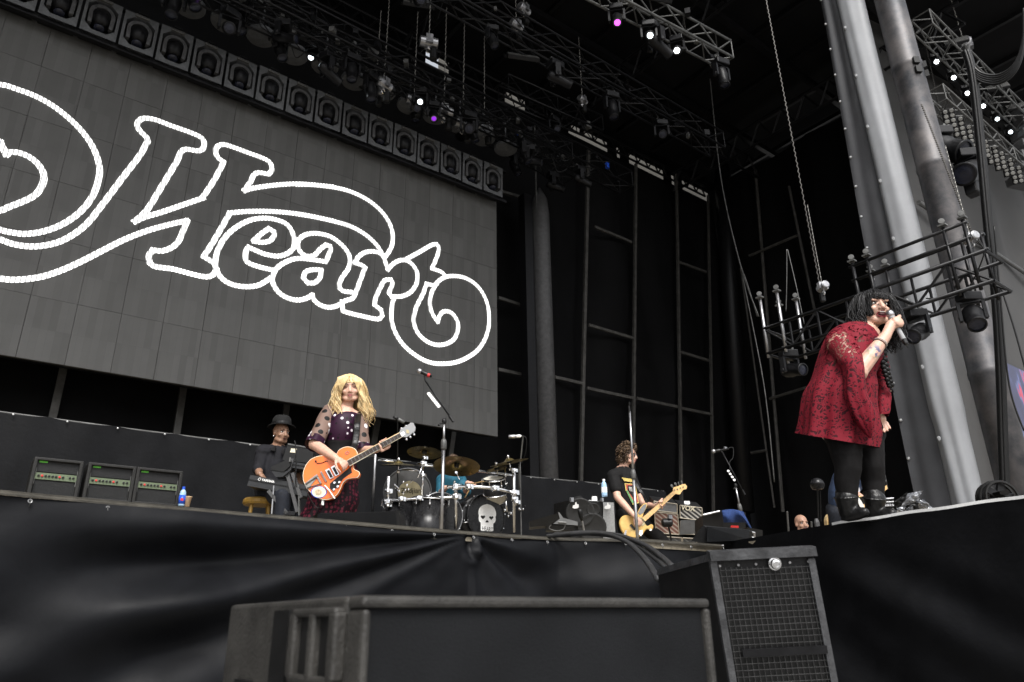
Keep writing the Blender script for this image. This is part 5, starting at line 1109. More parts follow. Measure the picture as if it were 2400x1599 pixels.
b=MB(); b.prism([rp(950,375,8.7),rp(1075,370,8.7),rp(1075,560,8.7),rp(955,570,8.7)],DH*.4); b.build('case',M['blackbox'],t)
for y in (378,412,450): b=MB(); b.tube([rp(952,y,8.68),rp(1070,y-7,8.68)],.010,6); b.build('rail',M['alu'],t)
b=MB(); b.tube([rp(958,420,8.68),rp(972,570,8.68)],.013,6); b.build('rail',M['alu'],t)
for k in range(4): b=MB(); b.lathe([(.008,0),(.01,.02)],rp(985+k*22,434,8.67),-DH,8); b.build('knob',M['alu'],t)
t=thing('stage_fan','black floor fan lamp standing at the catwalk right end','fan',tuple(rp(2100,440,5.6))); c=rp(2090,365,5.6)
b=MB(); 
for r,h in ((.155,.0),(.165,.06),(.155,.12)): b.ring(c+V((0,0,-.01))-DH*(h-.06),DH,r*.8,.012,24,6)
b.build('guard',M['rubber'],t); b=MB(); b.lathe([(.13,0),(.12,.05),(.05,.08)],c,DH,20); b.build('housing',M['blackmetal'],t,smooth=True)
for k in range(5): b=MB(); q=2*math.pi*k/5; e=RH*math.cos(q)+UP*math.sin(q); f_=RH*-math.sin(q)+UP*math.cos(q); b.obox(c+e*.06-DH*.03,e*.05,f_*.025,(DH*.3+f_*.2)*.02); b.build('blade',M['blackmetal'],t)
b=MB(); b.prism([rp(2110,300,5.5),rp(2190,280,5.5),rp(2220,310,5.5),rp(2190,345,5.5),rp(2120,330,5.5)],DH*.12); b.tube([rp(2170,340,5.5),rp(2185,410,5.5)],.012,6); b.tube([rp(2000,330,5.55),rp(1990,420,5.55)],.012,6); b.build('bracket',M['blackmetal'],t)
for k,(x,y) in enumerate(((258,600),(442,540),(20,500))):
    b=MB(); b.tube([rp(x,y,9.0),rp(x+14,y+200,9.0)],.012,6); solo('thin_pole',b,M['dullalu'],('short thin pole right of the bald man','short thin pole left of the blonde woman in the pit','thin pole at the dark corner left of the bald man')[k],'pole')
b=MB(); c=rp(312,610,9.4); b.lathe([(.03,-.06),(.035,0),(.02,.05)],c,UP,10); b.lathe([(.05,-.16),(.06,-.08),(.04,-.06)],c,UP,12); solo('camera_gear',b,M['greyplate'],'small camera gear between the bald man and the blonde woman','camera')
t=thing('bare_bulb_fixture','dark dotted fixture hanging in the gloom right of the singer legs','light fixture',tuple(rp(985,200,14)))
b=MB(); b.tube([rp(975,140,14),rp(1000,280,14)],.03,6); b.build('body',M['rubber'],t)
for y in (155,200,268): b=MB(); b.ell(rp(970+(y-150)*.2,y,13.9),(.04,.04,.04),n=1); b.build('bulb',M['dullalu'],t)
# ================================================================ people
def blob(mb,voxel,smooth=2,name='body'):
    me=mb.mesh('tmp'); o=bpy.data.objects.new('tmp',me); COL.objects.link(o)
    m=o.modifiers.new('r','REMESH'); m.mode='VOXEL'; m.voxel_size=voxel; m.use_smooth_shade=True
    if smooth: s=o.modifiers.new('s','SMOOTH'); s.iterations=smooth; s.factor=.5
    dg=bpy.context.evaluated_depsgraph_get(); dg.update()
    r=bpy.data.meshes.new_from_object(o.evaluated_get(dg)); bpy.data.objects.remove(o); bpy.data.meshes.remove(me); r.name=name; return r
def put(me,name,mat,par):
    off=LOC[par.name]
    for v in me.vertices: v.co-=off
    me.materials.clear()
    for m_ in (mat if isinstance(mat,(list,tuple)) else [mat]): me.materials.append(m_)
    me.polygons.foreach_set('use_smooth',[True]*len(me.polygons)); me.update(); return link(name,me,par)
class Head:
    def __init__(s,c,fwd,up,k=1.0):
        s.c=V(c); s.y=V(fwd).normalized(); u=V(up); s.z=(u-s.y*u.dot(s.y)).normalized(); s.x=s.y.cross(s.z); s.k=k
    def p(s,x,y,z): return s.c+(s.x*x+s.y*y+s.z*z)*s.k
    def ax(s): return (s.x,s.y,s.z)
    def e(s,mb,c,r,n=2): mb.ell(s.p(*c),[q*s.k for q in r],s.ax(),n)
    def shape(s,mb,open_=0,fem=True):
        e=s.e
        e(mb,(0,-.018,.035),(.077,.096,.086),3); e(mb,(0,.022,-.03),(.062,.068,.080),3); j=-.012*open_
        e(mb,(0,.050,-.096+j),(.030,.030,.024)); e(mb,(0,.025,-.08+j),(.052 if fem else .056,.05,.034),3)
        for a in (-1,1):
            e(mb,(a*.042,.054,-.034),(.024,.026,.022)); e(mb,(a*.034,.073,.022),(.024,.014,.011)); e(mb,(a*.078,-.008,-.012),(.010,.021,.032)); e(mb,(a*.0125,.094,-.044),(.010,.011,.009))
            mb.cap(s.p(a*.05,.01,-.075),s.p(a*.03,.05,-.095+j),.026*s.k,.022*s.k,8)
        mb.cap(s.p(0,.080,.012),s.p(0,.106,-.038),.0095*s.k,.0135*s.k,10); e(mb,(0,.074,.028),(.040,.016,.018))
        e(mb,(0,.084,-.064),(.026,.011,.007)); e(mb,(0,.080,-.083+j*1.5),(.022,.011,.008))
    def face(s,par,lips='lips',open_=0,closed=False,brow='hairblack',shades=False):
        for a in (-1,1):
            if not shades:
                b=MB(); s.e(b,(a*.032,.0700,-.001),(.0150,.0105,.0080 if not closed else .004)); ey=b.build('eye',M['eyewhite' if not closed else 'lid'],par,smooth=True)
                if not closed: b=MB(); s.e(b,(a*.032+.002,.0785,-.001),(.0066,.0035,.0066)); b.build('iris',M['iris'],ey,smooth=True)
                b=MB(); b.tube([s.p(a*.016,.079,.005),s.p(a*.032,.0825,.0095 if not closed else .001),s.p(a*.050,.071,.004)],[.0016*s.k,.0027*s.k,.0016*s.k],6); b.build('eyelid',M[brow],par)
            b=MB(); b.tube([s.p(a*.014,.089,.021),s.p(a*.034,.0885,.029),s.p(a*.054,.074,.022)],[.003*s.k,.0038*s.k,.002*s.k],6); b.build('eyebrow',M[brow],par)
        if shades:
            for a in (-1,1):
                b=MB(); s.e(b,(a*.034,.090,-.004),(.027,.008,.021)); b.build('sunglass_lens',M['glass'],par,smooth=True)
                b=MB(); b.tube([s.p(a*.060,.083,.003),s.p(a*.080,.0,.003)],.003,6); b.build('sunglass_arm',M['dullalu'],par)
        j=-.012*open_
        if open_:
            b=MB(); s.e(b,(0,.0845,-.074+j*.6),(.024,.010,.0135*open_)); mo=b.build('mouth',M['mouth'],par,smooth=True)
            b=MB(); s.e(b,(0,.090,-.0655),(.018,.006,.0042)); b.build('teeth',M['teeth'],mo,smooth=True)
        g=.014*open_
        b=MB(); n=16
        pts=[s.p(.028*math.cos(q),.0925-.020*abs(math.cos(q))**2,-.0735+j*.6+(.0085+g*.8)*math.sin(q)) for q in [2*math.pi*i/n for i in range(n)]]
        b.tube(pts+[pts[0]],.0038*s.k,6,False) if open_ else (s.e(b,(0,.0885,-.067),(.022,.008,.0045)),s.e(b,(0,.0865,-.0775),(.019,.008,.0055)))
        b.build('lips',M[lips],par,smooth=True)
D('stickertan',(.45,.36,.24),.5,vary=.5,vs=60)
D('lid',(.40,.22,.17),.5,vary=.1,vs=60)
def strands(s,n,spec,r=.0045,seed=1,wave=.0,wl=40,curl=0):
    """hair locks: spec(az) -> (outward radius, end height, end inward) in head space"""
    rnd=random.Random(seed); b=MB()
    for i in range(n):
        az=rnd.uniform(-math.pi,math.pi); sp_=spec(az,rnd)
        if sp_ is None: continue
        out,ze,inn=sp_; t0=rnd.uniform(.0,.75); dx,dy=math.sin(az),math.cos(az)
        cr=V((dx*.080*t0,-.018+dy*.098*t0,.033+.092*math.sqrt(max(0,1-t0*t0))+rnd.uniform(0,.014)))
        rim=V((dx*(.082+out*.5),-.018+dy*(.100+out*.5),.055+rnd.uniform(-.02,.02))); mid=V((dx*(.082+out),-.018+dy*(.100+out),(.05+ze)/2)); end=V((dx*(.082+out-inn),-.018+dy*(.100+out-inn),ze)); ph=rnd.uniform(0,6); rnd_w=rnd.uniform(.5,1.6); pts=[]
        for sg in crom([cr,rim,mid,end],5,175):
            for k,p in enumerate(sg): w=wave*rnd_w*sm(.08,-.2,p.z); pts.append(s.p(p.x+w*math.sin(p.z*wl+ph),p.y+w*math.cos(p.z*wl*.8+ph),p.z))
        m=len(pts); rr=r*s.k*rnd.uniform(.7,1.5); b.cur=rnd.choice((0,0,0,1,1,2)); b.tube(pts,[rr*(.6+.6*math.sin(math.pi*min(1,(k+1)/m*.95))) for k in range(m)],5,flat=.55)
    b.cur=0; return b
def grip(mb,c,axis,palm,R_,k=1.0,thumb=1,sweep=250,start=-40):
    """hand closed round a bar: four bent fingers and a thumb"""
    a=V(axis).normalized(); w_=V(palm); w_=(w_-a*w_.dot(a)).normalized(); n=a.cross(w_); c=V(c)
    mb.ell(c+w_*(R_+.014*k),(.043*k,.020*k,.040*k),(a,w_,n))
    for i,L in enumerate((.9,1.0,.96,.8)):
        o=c+a*((i-1.5)*.0205*k); pts=[]
        for q in range(5):
            t=R(start+sweep*L*q/4); r=R_+.0095*k; pts.append(o+w_*(r*math.cos(t)*1.08)+n*(r*math.sin(t)*1.08))
        mb.chain(pts,[.0102*k,.010*k,.0095*k,.0088*k,.0075*k],8)
    o=c+a*(thumb*.030*k)+w_*(R_+.014*k)-n*.02*k; mb.chain([o,o-n*.025*k+a*(thumb*.022*k)-w_*.012*k,c+a*(thumb*.042*k)-n*(R_+.010*k)-w_*(R_*.3),c+a*(thumb*.048*k)-n*(R_*.5)-w_*(R_+.010*k)],[.015*k,.0125*k,.011*k,.009*k],8)
def hand(mb,wr,d,nrm,k=1.0,curl=.5,spread=.15,side=1):
    """relaxed hand: palm, four unequal bent fingers, thumb from the side"""
    d=V(d).normalized(); nn=V(nrm); nn=(nn-d*nn.dot(d)).normalized(); s=d.cross(nn)*side; wr=V(wr); pc=wr+d*.05*k
    mb.ell(pc,(.046*k,.037*k,.016*k),(d,s,nn)); mb.cap(wr,pc,.024*k,.026*k,8)
    for i,L in enumerate((.072,.082,.076,.060)):
        p=pc+d*.036*k+s*((1.5-i)*.019*k); dd=(d+s*(1.5-i)*spread*.5).normalized(); pts=[p]; cur=0
        for q in range(3): cur+=curl*.75; pts.append(pts[-1]+(dd*math.cos(cur)+nn*math.sin(cur))*(L*k*(.42,.32,.26)[q]))
        mb.chain(pts,[.0098*k,.0092*k,.0085*k,.0072*k],8)
    p=wr+d*.03*k+s*.026*k; mb.chain([p,p+(d*.6+s*.7+nn*.25)*.032*k,p+(d*1.0+s*.75+nn*.5)*.055*k,p+(d*1.5+s*.6+nn*.8)*.062*k],[.014*k,.012*k,.0105*k,.008*k],8)
def loft(rings,n=48,ripple=None,cap=False):
    """rings: (centre, half-width vector, half-depth vector)"""
    b=MB(); m=len(rings); C=crom([r[0] for r in rings],5,179)[0]; A=crom([r[1] for r in rings],5,179)[0]; B=crom([r[2] for r in rings],5,179)[0]; L=len(C)
    for i in range(L):
        t=i/(L-1)
        for j in range(n):
            q=2*math.pi*j/n; f=1+(ripple(q,t) if ripple else 0); b.v.append(C[i]+(A[i]*math.cos(q)+B[i]*math.sin(q))*f)
    b.f=[[i*n+j,i*n+(j+1)%n,(i+1)*n+(j+1)%n,(i+1)*n+j] for i in range(L-1) for j in range(n)]
    if cap: b.f+=[list(range(n))[::-1],[(L-1)*n+j for j in range(n)]]
    b.mi=[0]*len(b.f); return b
def lace(name,c,dark,hole,center=None,rad=.2,scale=22):
    m=bpy.data.materials.new(name); m.use_nodes=True; t,bs=nodes(m); L=t.links.new
    tc=t.nodes.new('ShaderNodeTexCoord'); ns=t.nodes.new('ShaderNodeTexNoise'); ns.inputs['Scale'].default_value=scale*.35; ns.inputs['Detail'].default_value=1; L(tc.outputs['Object'],ns.inputs['Vector'])
    mx=t.nodes.new('ShaderNodeMixRGB'); mx.inputs[0].default_value=.14; L(tc.outputs['Object'],mx.inputs[1]); L(ns.outputs['Color'],mx.inputs[2])
    vo=t.nodes.new('ShaderNodeTexVoronoi'); vo.feature='DISTANCE_TO_EDGE'; vo.inputs['Scale'].default_value=scale; L(mx.outputs[0],vo.inputs['Vector'])
    n2=t.nodes.new('ShaderNodeTexNoise'); n2.inputs['Scale'].default_value=scale*.55; n2.inputs['Detail'].default_value=0; n2.inputs['Distortion'].default_value=2.2; L(tc.outputs['Object'],n2.inputs['Vector'])
    cr=t.nodes.new('ShaderNodeValToRGB'); cr.color_ramp.elements[0].position=.44; cr.color_ramp.elements[0].color=(0,0,0,1); cr.color_ramp.elements[1].position=.49; L(n2.outputs[0],cr.inputs[0])
    c2=t.nodes.new('ShaderNodeValToRGB'); c2.color_ramp.elements[0].position=.10; c2.color_ramp.elements[0].color=(0,0,0,1); c2.color_ramp.elements[1].position=.16; L(vo.outputs[0],c2.inputs[0])
    hm=t.nodes.new('ShaderNodeMath'); hm.operation='MULTIPLY'; L(cr.outputs[0],hm.inputs[0]); L(c2.outputs[0],hm.inputs[1])
    cm=t.nodes.new('ShaderNodeMixRGB'); cm.inputs[1].default_value=(*c,1); cm.inputs[2].default_value=(*dark,1); L(hm.outputs[0],cm.inputs[0]); L(cm.outputs[0],bs.inputs['Base Color']); bs.inputs['Roughness'].default_value=.75; bs.inputs['Specular IOR Level'].default_value=.2
    bp=t.nodes.new('ShaderNodeBump'); bp.inputs['Strength'].default_value=.5; bp.inputs['Distance'].default_value=.004; bp.invert=True; L(hm.outputs[0],bp.inputs['Height']); L(bp.outputs[0],bs.inputs['Normal'])
    if center is not None:
        ds=t.nodes.new('ShaderNodeVectorMath'); ds.operation='DISTANCE'; ds.inputs[1].default_value=center; L(tc.outputs['Object'],ds.inputs[0])
        mr=t.nodes.new('ShaderNodeMapRange'); mr.inputs[1].default_value=rad*.75; mr.inputs[2].default_value=rad; mr.inputs[3].default_value=1; mr.inputs[4].default_value=0; L(ds.outputs['Value'],mr.inputs[0])
        ml_=t.nodes.new('ShaderNodeMath'); ml_.operation='MULTIPLY'; L(mr.outputs[0],ml_.inputs[0]); L(hm.outputs[0],ml_.inputs[1])
        tr=t.nodes.new('ShaderNodeBsdfTransparent'); ms=t.nodes.new('ShaderNodeMixShader'); L(ml_.outputs[0],ms.inputs[0]); L(bs.outputs[0],ms.inputs[1]); L(tr.outputs[0],ms.inputs[2]); L(ms.outputs[0],t.nodes['Material Output'].inputs['Surface'])
    return m
def dots(name,base,dot,glint,scale,thr=.30,alpha=None):
    m=bpy.data.materials.new(name); m.use_nodes=True; t,bs=nodes(m); L=t.links.new
    tc=t.nodes.new('ShaderNodeTexCoord'); vo=t.nodes.new('ShaderNodeTexVoronoi'); vo.inputs['Scale'].default_value=scale; vo.inputs['Randomness'].default_value=.55; L(tc.outputs['Object'],vo.inputs['Vector'])
    c1=t.nodes.new('ShaderNodeMath'); c1.operation='LESS_THAN'; c1.inputs[1].default_value=thr; L(vo.outputs['Distance'],c1.inputs[0])
    sp=t.nodes.new('ShaderNodeSeparateColor'); L(vo.outputs['Color'],sp.inputs[0]); c2=t.nodes.new('ShaderNodeMath'); c2.operation='GREATER_THAN'; c2.inputs[1].default_value=.72; L(sp.outputs[0],c2.inputs[0])
    dm_=t.nodes.new('ShaderNodeMixRGB'); dm_.inputs[1].default_value=(*dot,1); dm_.inputs[2].default_value=(*glint,1); L(c2.outputs[0],dm_.inputs[0])
    cm=t.nodes.new('ShaderNodeMixRGB'); cm.inputs[1].default_value=(*base,1); L(c1.outputs[0],cm.inputs[0]); L(dm_.outputs[0],cm.inputs[2]); L(cm.outputs[0],bs.inputs['Base Color']); bs.inputs['Roughness'].default_value=.5; bs.inputs['Specular IOR Level'].default_value=.15; return m
def person(label,O): return thing('person',label,'person',tuple(O))
# ---------------------------------------------------------------- singer
Os=(PZ(1978,1226,H)+PZ(2062,1217,H))/2; Os.z=H+.012
S=lambda x,y,d=0: PO(x,y,Os,d)
DL=V((Os.x,Os.y,0)).normalized(); RL=V((DL.y,-DL.x,0))
sg=person('singer with black hair in a red lace dress leaning into a silver microphone',Os)
hd=Head(S(2050,722,-.02),RL*.42-DL*.88+UP*.0,UP+RL*.10,1.12)
b=MB(); hd.shape(b,1.0)
nb=S(2013,775,.02)
b.cap(nb,hd.p(0,-.02,-.07),.066,.06); shR,shL=S(1966,808,-.12),S(2048,815,.12)
b.chain([shR,nb-UP*.05,shL],[.085,.10,.08]); b.chain([nb-UP*.06,S(1995,850,.0),S(1980,930,0),S(1985,1000,0)],[.14,.17,.165,.18])
mh=hd.p(-.028,.128,-.098); mt=mh+(S(2096,818,-.22)-S(2060,749,-.17)); elR=S(2012,872,-.27); wrR=mh+(S(2049,803,-.2)-S(2060,749,-.17))-DL*.03; mx_=(mt-mh).normalized(); hc=mh+mx_*.085
b.chain([shR,elR],[.075,.062]); b.chain([elR,elR.lerp(wrR,.45),wrR],[.056,.052,.036]); 
pd=(wrR-hc); b.cap(wrR,hc+(pd-mx_*pd.dot(mx_)).normalized()*.035,.034,.034); grip(b,hc,mx_,pd*.4-DH*.9+RH*.25,.0155,1.05,-1,235,-30)
elL,wrL=S(2072,905,.10),S(2058,965,-.02); b.chain([shL,elL,wrL],[.075,.055,.036]); hand(b,wrL,V((.1,0,-1))+RH*.1,-RH*.4-DH,1.0,.5,.1,1)
hipR,hipL=S(1976,1010,-.07),S(2026,1012,.08); knR,anR=S(1988,1095,-.08),S(1987,1190,-.04); knL,anL=S(2042,1092,.02),S(2050,1185,.04)
b.chain([hipR,knR,S(1984,1128,-.06),anR],[.125,.078,.072,.040]); b.chain([hipL,knL,S(2046,1125,.05),anL],[.125,.078,.072,.045])
b.chain([anR,anR-UP*.01],[.038,.026]); b.chain([anL,anL-UP*.01],[.038,.026])
tat=bpy.data.materials.new('tattooskin'); tat.use_nodes=True; q,bs=nodes(tat); bs.inputs['Roughness'].default_value=.45
tc=q.nodes.new('ShaderNodeTexCoord'); ds=q.nodes.new('ShaderNodeVectorMath'); ds.operation='DISTANCE'; tp_c=elR.lerp(wrR,.50)-DH*.045-Os; ds.inputs[1].default_value=tp_c; q.links.new(tc.outputs['Object'],ds.inputs[0])
mr=q.nodes.new('ShaderNodeMapRange'); mr.inputs[1].default_value=.03; mr.inputs[2].default_value=.075; mr.inputs[3].default_value=1; mr.inputs[4].default_value=0; q.links.new(ds.outputs['Value'],mr.inputs[0])
ns=q.nodes.new('ShaderNodeTexNoise'); ns.inputs['Scale'].default_value=26; ns.inputs['Detail'].default_value=2; q.links.new(tc.outputs['Object'],ns.inputs['Vector'])
cr=q.nodes.new('ShaderNodeValToRGB'); cr.color_ramp.elements[0].position=.46; cr.color_ramp.elements[0].color=(0,0,0,1); cr.color_ramp.elements[1].position=.54; q.links.new(ns.outputs[0],cr.inputs[0])
mu=q.nodes.new('ShaderNodeMath'); mu.operation='MULTIPLY'; q.links.new(mr.outputs[0],mu.inputs[0]); q.links.new(cr.outputs[0],mu.inputs[1])
n3=q.nodes.new('ShaderNodeTexNoise'); n3.inputs['Scale'].default_value=11; q.links.new(tc.outputs['Object'],n3.inputs['Vector']); c3=q.nodes.new('ShaderNodeValToRGB'); c3.color_ramp.elements[0].position=.45; c3.color_ramp.elements[0].color=(.08,.13,.05,1); c3.color_ramp.elements[1].position=.55; c3.color_ramp.elements[1].color=(.10,.09,.17,1); q.links.new(n3.outputs[0],c3.inputs[0])
n4=q.nodes.new('ShaderNodeTexNoise'); n4.inputs['Scale'].default_value=30; q.links.new(tc.outputs['Object'],n4.inputs['Vector']); c4=q.nodes.new('ShaderNodeValToRGB'); c4.color_ramp.elements[0].color=(.46,.265,.195,1); c4.color_ramp.elements[1].color=(.60,.38,.29,1); q.links.new(n4.outputs[0],c4.inputs[0])
mm_=q.nodes.new('ShaderNodeMixRGB'); q.links.new(mu.outputs[0],mm_.inputs[0]); q.links.new(c4.outputs[0],mm_.inputs[1]); q.links.new(c3.outputs[0],mm_.inputs[2]); q.links.new(mm_.outputs[0],bs.inputs['Base Color'])
put(blob(b,.0048,2),'body',tat,sg); hd.face(sg,'lips',1.0)
b=MB(); d=(wrR-elR).normalized(); b.ring(elR.lerp(wrR,.80),d,.043,.0035,20,5); b.build('bracelet',M['eyewhite'],sg); b=MB(); b.ring(elR.lerp(wrR,.76),d,.045,.003,20,5); b.build('bracelet',M['rubber'],sg)
b=MB(); b.ring(hc+mx_*.012-DH*.02,mx_,.018,.004,14,5); b.build('finger_ring',M['white'],sg)
# dress
def ring2(l,r,dep,dd,dc=0): a,c=S(*l,dc),S(*r,dc); return ((a+c)/2,(c-a)/2,DH*dd)
Rr=[ring2((1996,757),(2036,770),0,.075,.02),ring2((1955,768),(2052,790),0,.15),ring2((1934,798),(2060,818),0,.20),ring2((1919,843),(2061,850),0,.225),ring2((1906,885),(2046,886),0,.22),ring2((1889,921),(2048,922),0,.24),ring2((1884,962),(2051,966),0,.23),(lambda r:(r[0],r[1],DH*.22+UP*.05))(ring2((1882,998),(2056,1012),0,.2)),(lambda r:(r[0],r[1],DH*.22+UP*.07))(ring2((1880,1018),(2048,1046),0,.2))]
def rp_(q,t): return (.02+.12*t*t)*(.6*math.sin(q*7+2*t)+.45*math.sin(q*13+1.3+t*3))+.03*math.sin(q*3+t*5)*(1-t)+.012*math.sin(t*26+q*2)*sm(.2,.5,t)*(1-sm(.6,.9,t))+(.022*t*mnoise.noise(V((math.cos(q)*2.5,math.sin(q)*2.5,t*6))))
shc=shR+UP*.0-DH*.09
mlace=lace('lace',(.155,.006,.015),(.032,.002,.005),None,tuple(shc-Os),.21,34)
ds_=loft(Rr,72,rp_); ds_.build('dress',mlace,sg,smooth=True)
Rr2=[(S(1972,772,-.04),RH*.05,DH*.06),(S(1966,790,-.09),RH*.092,DH*.10),(S(1974,812,-.15),RH*.094+UP*.01,DH*.10),(S(1990,838,-.22),RH*.082+UP*.02,DH*.085),(S(2000,862,-.27),RH*.066+UP*.0,DH*.085),(S(2003,890,-.29),RH*.064,DH*.08),(S(2006,925,-.29),RH*.068,DH*.07),(S(2020,960,-.29),RH*.075,DH*.06),(S(2030,995,-.28),RH*.050,DH*.05),(S(2040,1026,-.27),RH*.008,DH*.012)]
loft(Rr2,48,lambda q,t:.10*math.sin(q*5+t*3)*sm(.25,.7,t)+.06*math.sin(q*9+1)*sm(.3,.8,t)+.02*math.sin(t*40)*(1-sm(.3,.5,t))).build('sleeve',mlace,sg,smooth=True)
Rr3=[(shL,RH*.06,DH*.09),(S(2062,860,.10),RH*.055,DH*.09),(S(2062,905,.06),RH*.060,DH*.09),(S(2062,945,.02),RH*.062,DH*.10),(S(2062,978,.0),RH*.05,DH*.09)]
loft(Rr3,40,lambda q,t:.10*math.sin(q*6+t*2)*sm(.3,.8,t)+.03*math.sin(t*30+q)).build('sleeve',mlace,sg,smooth=True)
b=MB(); pts=[S(*p) for p in ((2008,770,-.08),(2026,782,-.12),(2038,800,-.12),(2046,830,-.13))]; b.tube(pts,[.02,.022,.018,.008],8,flat=.5); b.tube([S(2036,765,-.02),S(2044,780,-.06),S(2046,800,-.10)],[.014,.02,.008],8,flat=.5); b.build('collar',mlace,sg,smooth=True)
b=MB(); b.chain([hipR+UP*.05,knR,S(1984,1128,-.06),anR],[.135,.086,.079,.055]); b.chain([hipL+UP*.05,knL,S(2046,1125,.05),anL],[.135,.086,.079,.055]); b.cap(hipR,hipL,.14,.14)
for k_,h_ in ((knR,hipR),(knL,hipL)): b.ring(k_.lerp(h_,.30),(h_-k_),.092,.010,20,6)
put(blob(b,.010,3),'leggings',M['leggings'],sg)
for an,toe,tp,nm in ((anR,S(1996,1224,-.16),S(1984,1170,-.05),0),(anL,S(2078,1213,-.05),S(2050,1172,.03),1)):
    b=MB(); heel=V((an.x,an.y,H+.04))+DH*.02; to=heel+RL*.10-DL*.07; b.chain([tp,an,heel+UP*.02],[.073,.063,.054]); b.chain([heel,heel.lerp(to,.6),to],[.046,.043,.033]); b.box(heel+V((0,0,-.012)),(.07,.07,.05)); 
    for z in (.10,.14,.19): b.ring(V((an.x,an.y,H+z)),V((.1*math.sin(z*40),.1,1)),.056,.009,18,6)
    put(blob(b,.008,2),'boot',M['leather'],sg)
    b=MB(); b.ring(tp+UP*.01,(tp-an),.075,.005,20,5); b.build('boot_rim',M['leather'],sg)
# hair, bangs and braids
b=strands(hd,1400,lambda az,r:((r.uniform(.006,.016),r.uniform(.022,.045),.0) if abs(az)<.66 else (r.uniform(.003,.012),r.uniform(-.09,.0),.0) if .66<=az<1.0 else (r.uniform(.018,.05),r.uniform(-.16,-.02),-.02) if abs(az)<1.05 else (r.uniform(.015,.085),r.uniform(-.29,-.10),r.uniform(-.02,.03))),.0028,3,.014,40)
hd.e(b,(0,-.03,.045),(.085,.095,.088),3); b.build('hair',[M['hairblack'],M['hairblack'],M['black_b']],sg,smooth=True)
rnd=random.Random(5); b=MB()
for i in range(70):
    az=rnd.uniform(-2.6,2.6); p=hd.p(math.sin(az)*.09,-.02+math.cos(az)*.09,rnd.uniform(-.05,.11)); o=(p-hd.c).normalized(); b.tube([p,p+o*rnd.uniform(.02,.05)-UP*.02+V((rnd.uniform(-.02,.02),)*3),p+o*rnd.uniform(.03,.07)-UP*rnd.uniform(.05,.12)],[.0016,.0014,.0006],4)
b.build('stray_hair',M['hairblack'],sg)
for pts in (((2000,768,-.12),(2000,800,-.17),(2006,835,-.2),(2010,858,-.2)),((2066,812,-.06),(2072,850,-.12),(2080,880,-.12),(2088,905,-.1))):
    ln=crom([S(*p) for p in pts],6,170)[0]; b=MB()
    for k,p in enumerate(ln): 
        s=.030-.010*k/len(ln); off=RH*(.010 if k%2 else -.010); b.ell(p+off,(s,s*.8,s*.8),n=2)
    for k in range(5): b.tube([ln[-1],ln[-1]-UP*.05+RH*rnd.uniform(-.02,.02)],[.006,.001],5)
    b.build('braid',M['hairblack'],sg,smooth=True)
t=thing('microphone','silver handheld microphone held by the singer in red','microphone',tuple(mh)); 
b=MB(); b.lathe([(.008,-.030),(.021,-.024),(.0265,-.008),(.0265,.004),(.022,.022)],mh,mx_,18); b.build('grille',M['alu'],t,smooth=True)
b=MB(); b.lathe([(.021,.022),(.0215,.034),(.018,.045),(.0150,.10),(.0165,(mt-mh).length-.035),(.0165,(mt-mh).length-.032)],mh,mx_,18); b.build('body',M['membrane'],t,smooth=True)
L_=(mt-mh).length; b=MB(); b.lathe([(.017,L_-.034),(.017,L_-.028)],mh,mx_,16); b.build('band',M['rubber'],t); b=MB(); b.lathe([(.0155,L_-.028),(.0155,L_),(.010,L_+.012)],mh,mx_,16); b.build('antenna',M['rubber'],t)
# ---------------------------------------------------------------- guitarist
Oq=V((2.77,6.34,H)); G=lambda x,y,d=0: PO(560+x*.2551,840+y*.2551,Oq,d)
gp=person('blonde guitarist in a dotted black dress playing an orange guitar',Oq)
hg=Head(G(1020,282,-.03),RH*.22-DH*.95-UP*.10,UP-RH*.07,1.10)
b=MB(); hg.shape(b,0); nb=G(975,470,.02); b.cap(nb,hg.p(0,-.02,-.07),.062,.055)
shR,shL=G(835,500,.02),G(1100,560,.04); b.chain([shR,nb-UP*.05,shL],[.075,.085,.07]); b.chain([nb-UP*.07,G(955,640),G(930,800),G(900,960)],[.12,.135,.115,.15])
elR,wrR=G(690,790,-.22),G(885,915,-.43); hR=G(965,968,-.455); b.chain([shR,elR],[.068,.052]); b.chain([elR,elR.lerp(wrR,.4),wrR],[.050,.048,.033]); hand(b,wrR,(hR-wrR)+RH*.01,-UP*.6+DH*.6,1.0,.75,.12,-1)
elL,wrL=G(1130,850,-.05),G(1270,835,-.25); hL=G(1350,800,-.33); b.chain([shL,elL],[.064,.050]); b.chain([elL,wrL],[.046,.033]); 
nk0,nk1=G(1010,955,-.378),G(1490,700,-.378); nax=(nk1-nk0).normalized(); hLc=nk0+nax*((hL-nk0).dot(nax)); b.cap(wrL,hLc+(wrL-hLc).normalized()*.045,.032,.03); grip(b,hLc-DH*-.012,nax,UP*-.75+DH*.6,.025,1.0,-1,215,-20)
for s in (-1,1): b.chain([G(900+s*70,980),G(880+s*80,1200),V((Oq.x,Oq.y,0))+RH*(.13*s-.16)+UP*(H+.08)],[.11,.075,.045]); f0=V((Oq.x,Oq.y,H+.05))+RH*(.13*s-.16); b.cap(f0+DH*.04,f0-DH*.14,.045,.035)
put(blob(b,.006,2),'body',M['skin'],gp); hg.face(gp,'pinklips',0,True,'hairbrown')
bl_m=dots('sequins',(.020,.004,.016),(.003,.003,.003),(.66,.62,.66),21,.30); sh_m=dots('sheer',(.16,.105,.085),(.008,.008,.008),(.6,.58,.58),12.5,.33); sk_m=dots('fishnet',(.012,.004,.007),(.10,.012,.026),(.13,.02,.035),30,.42)
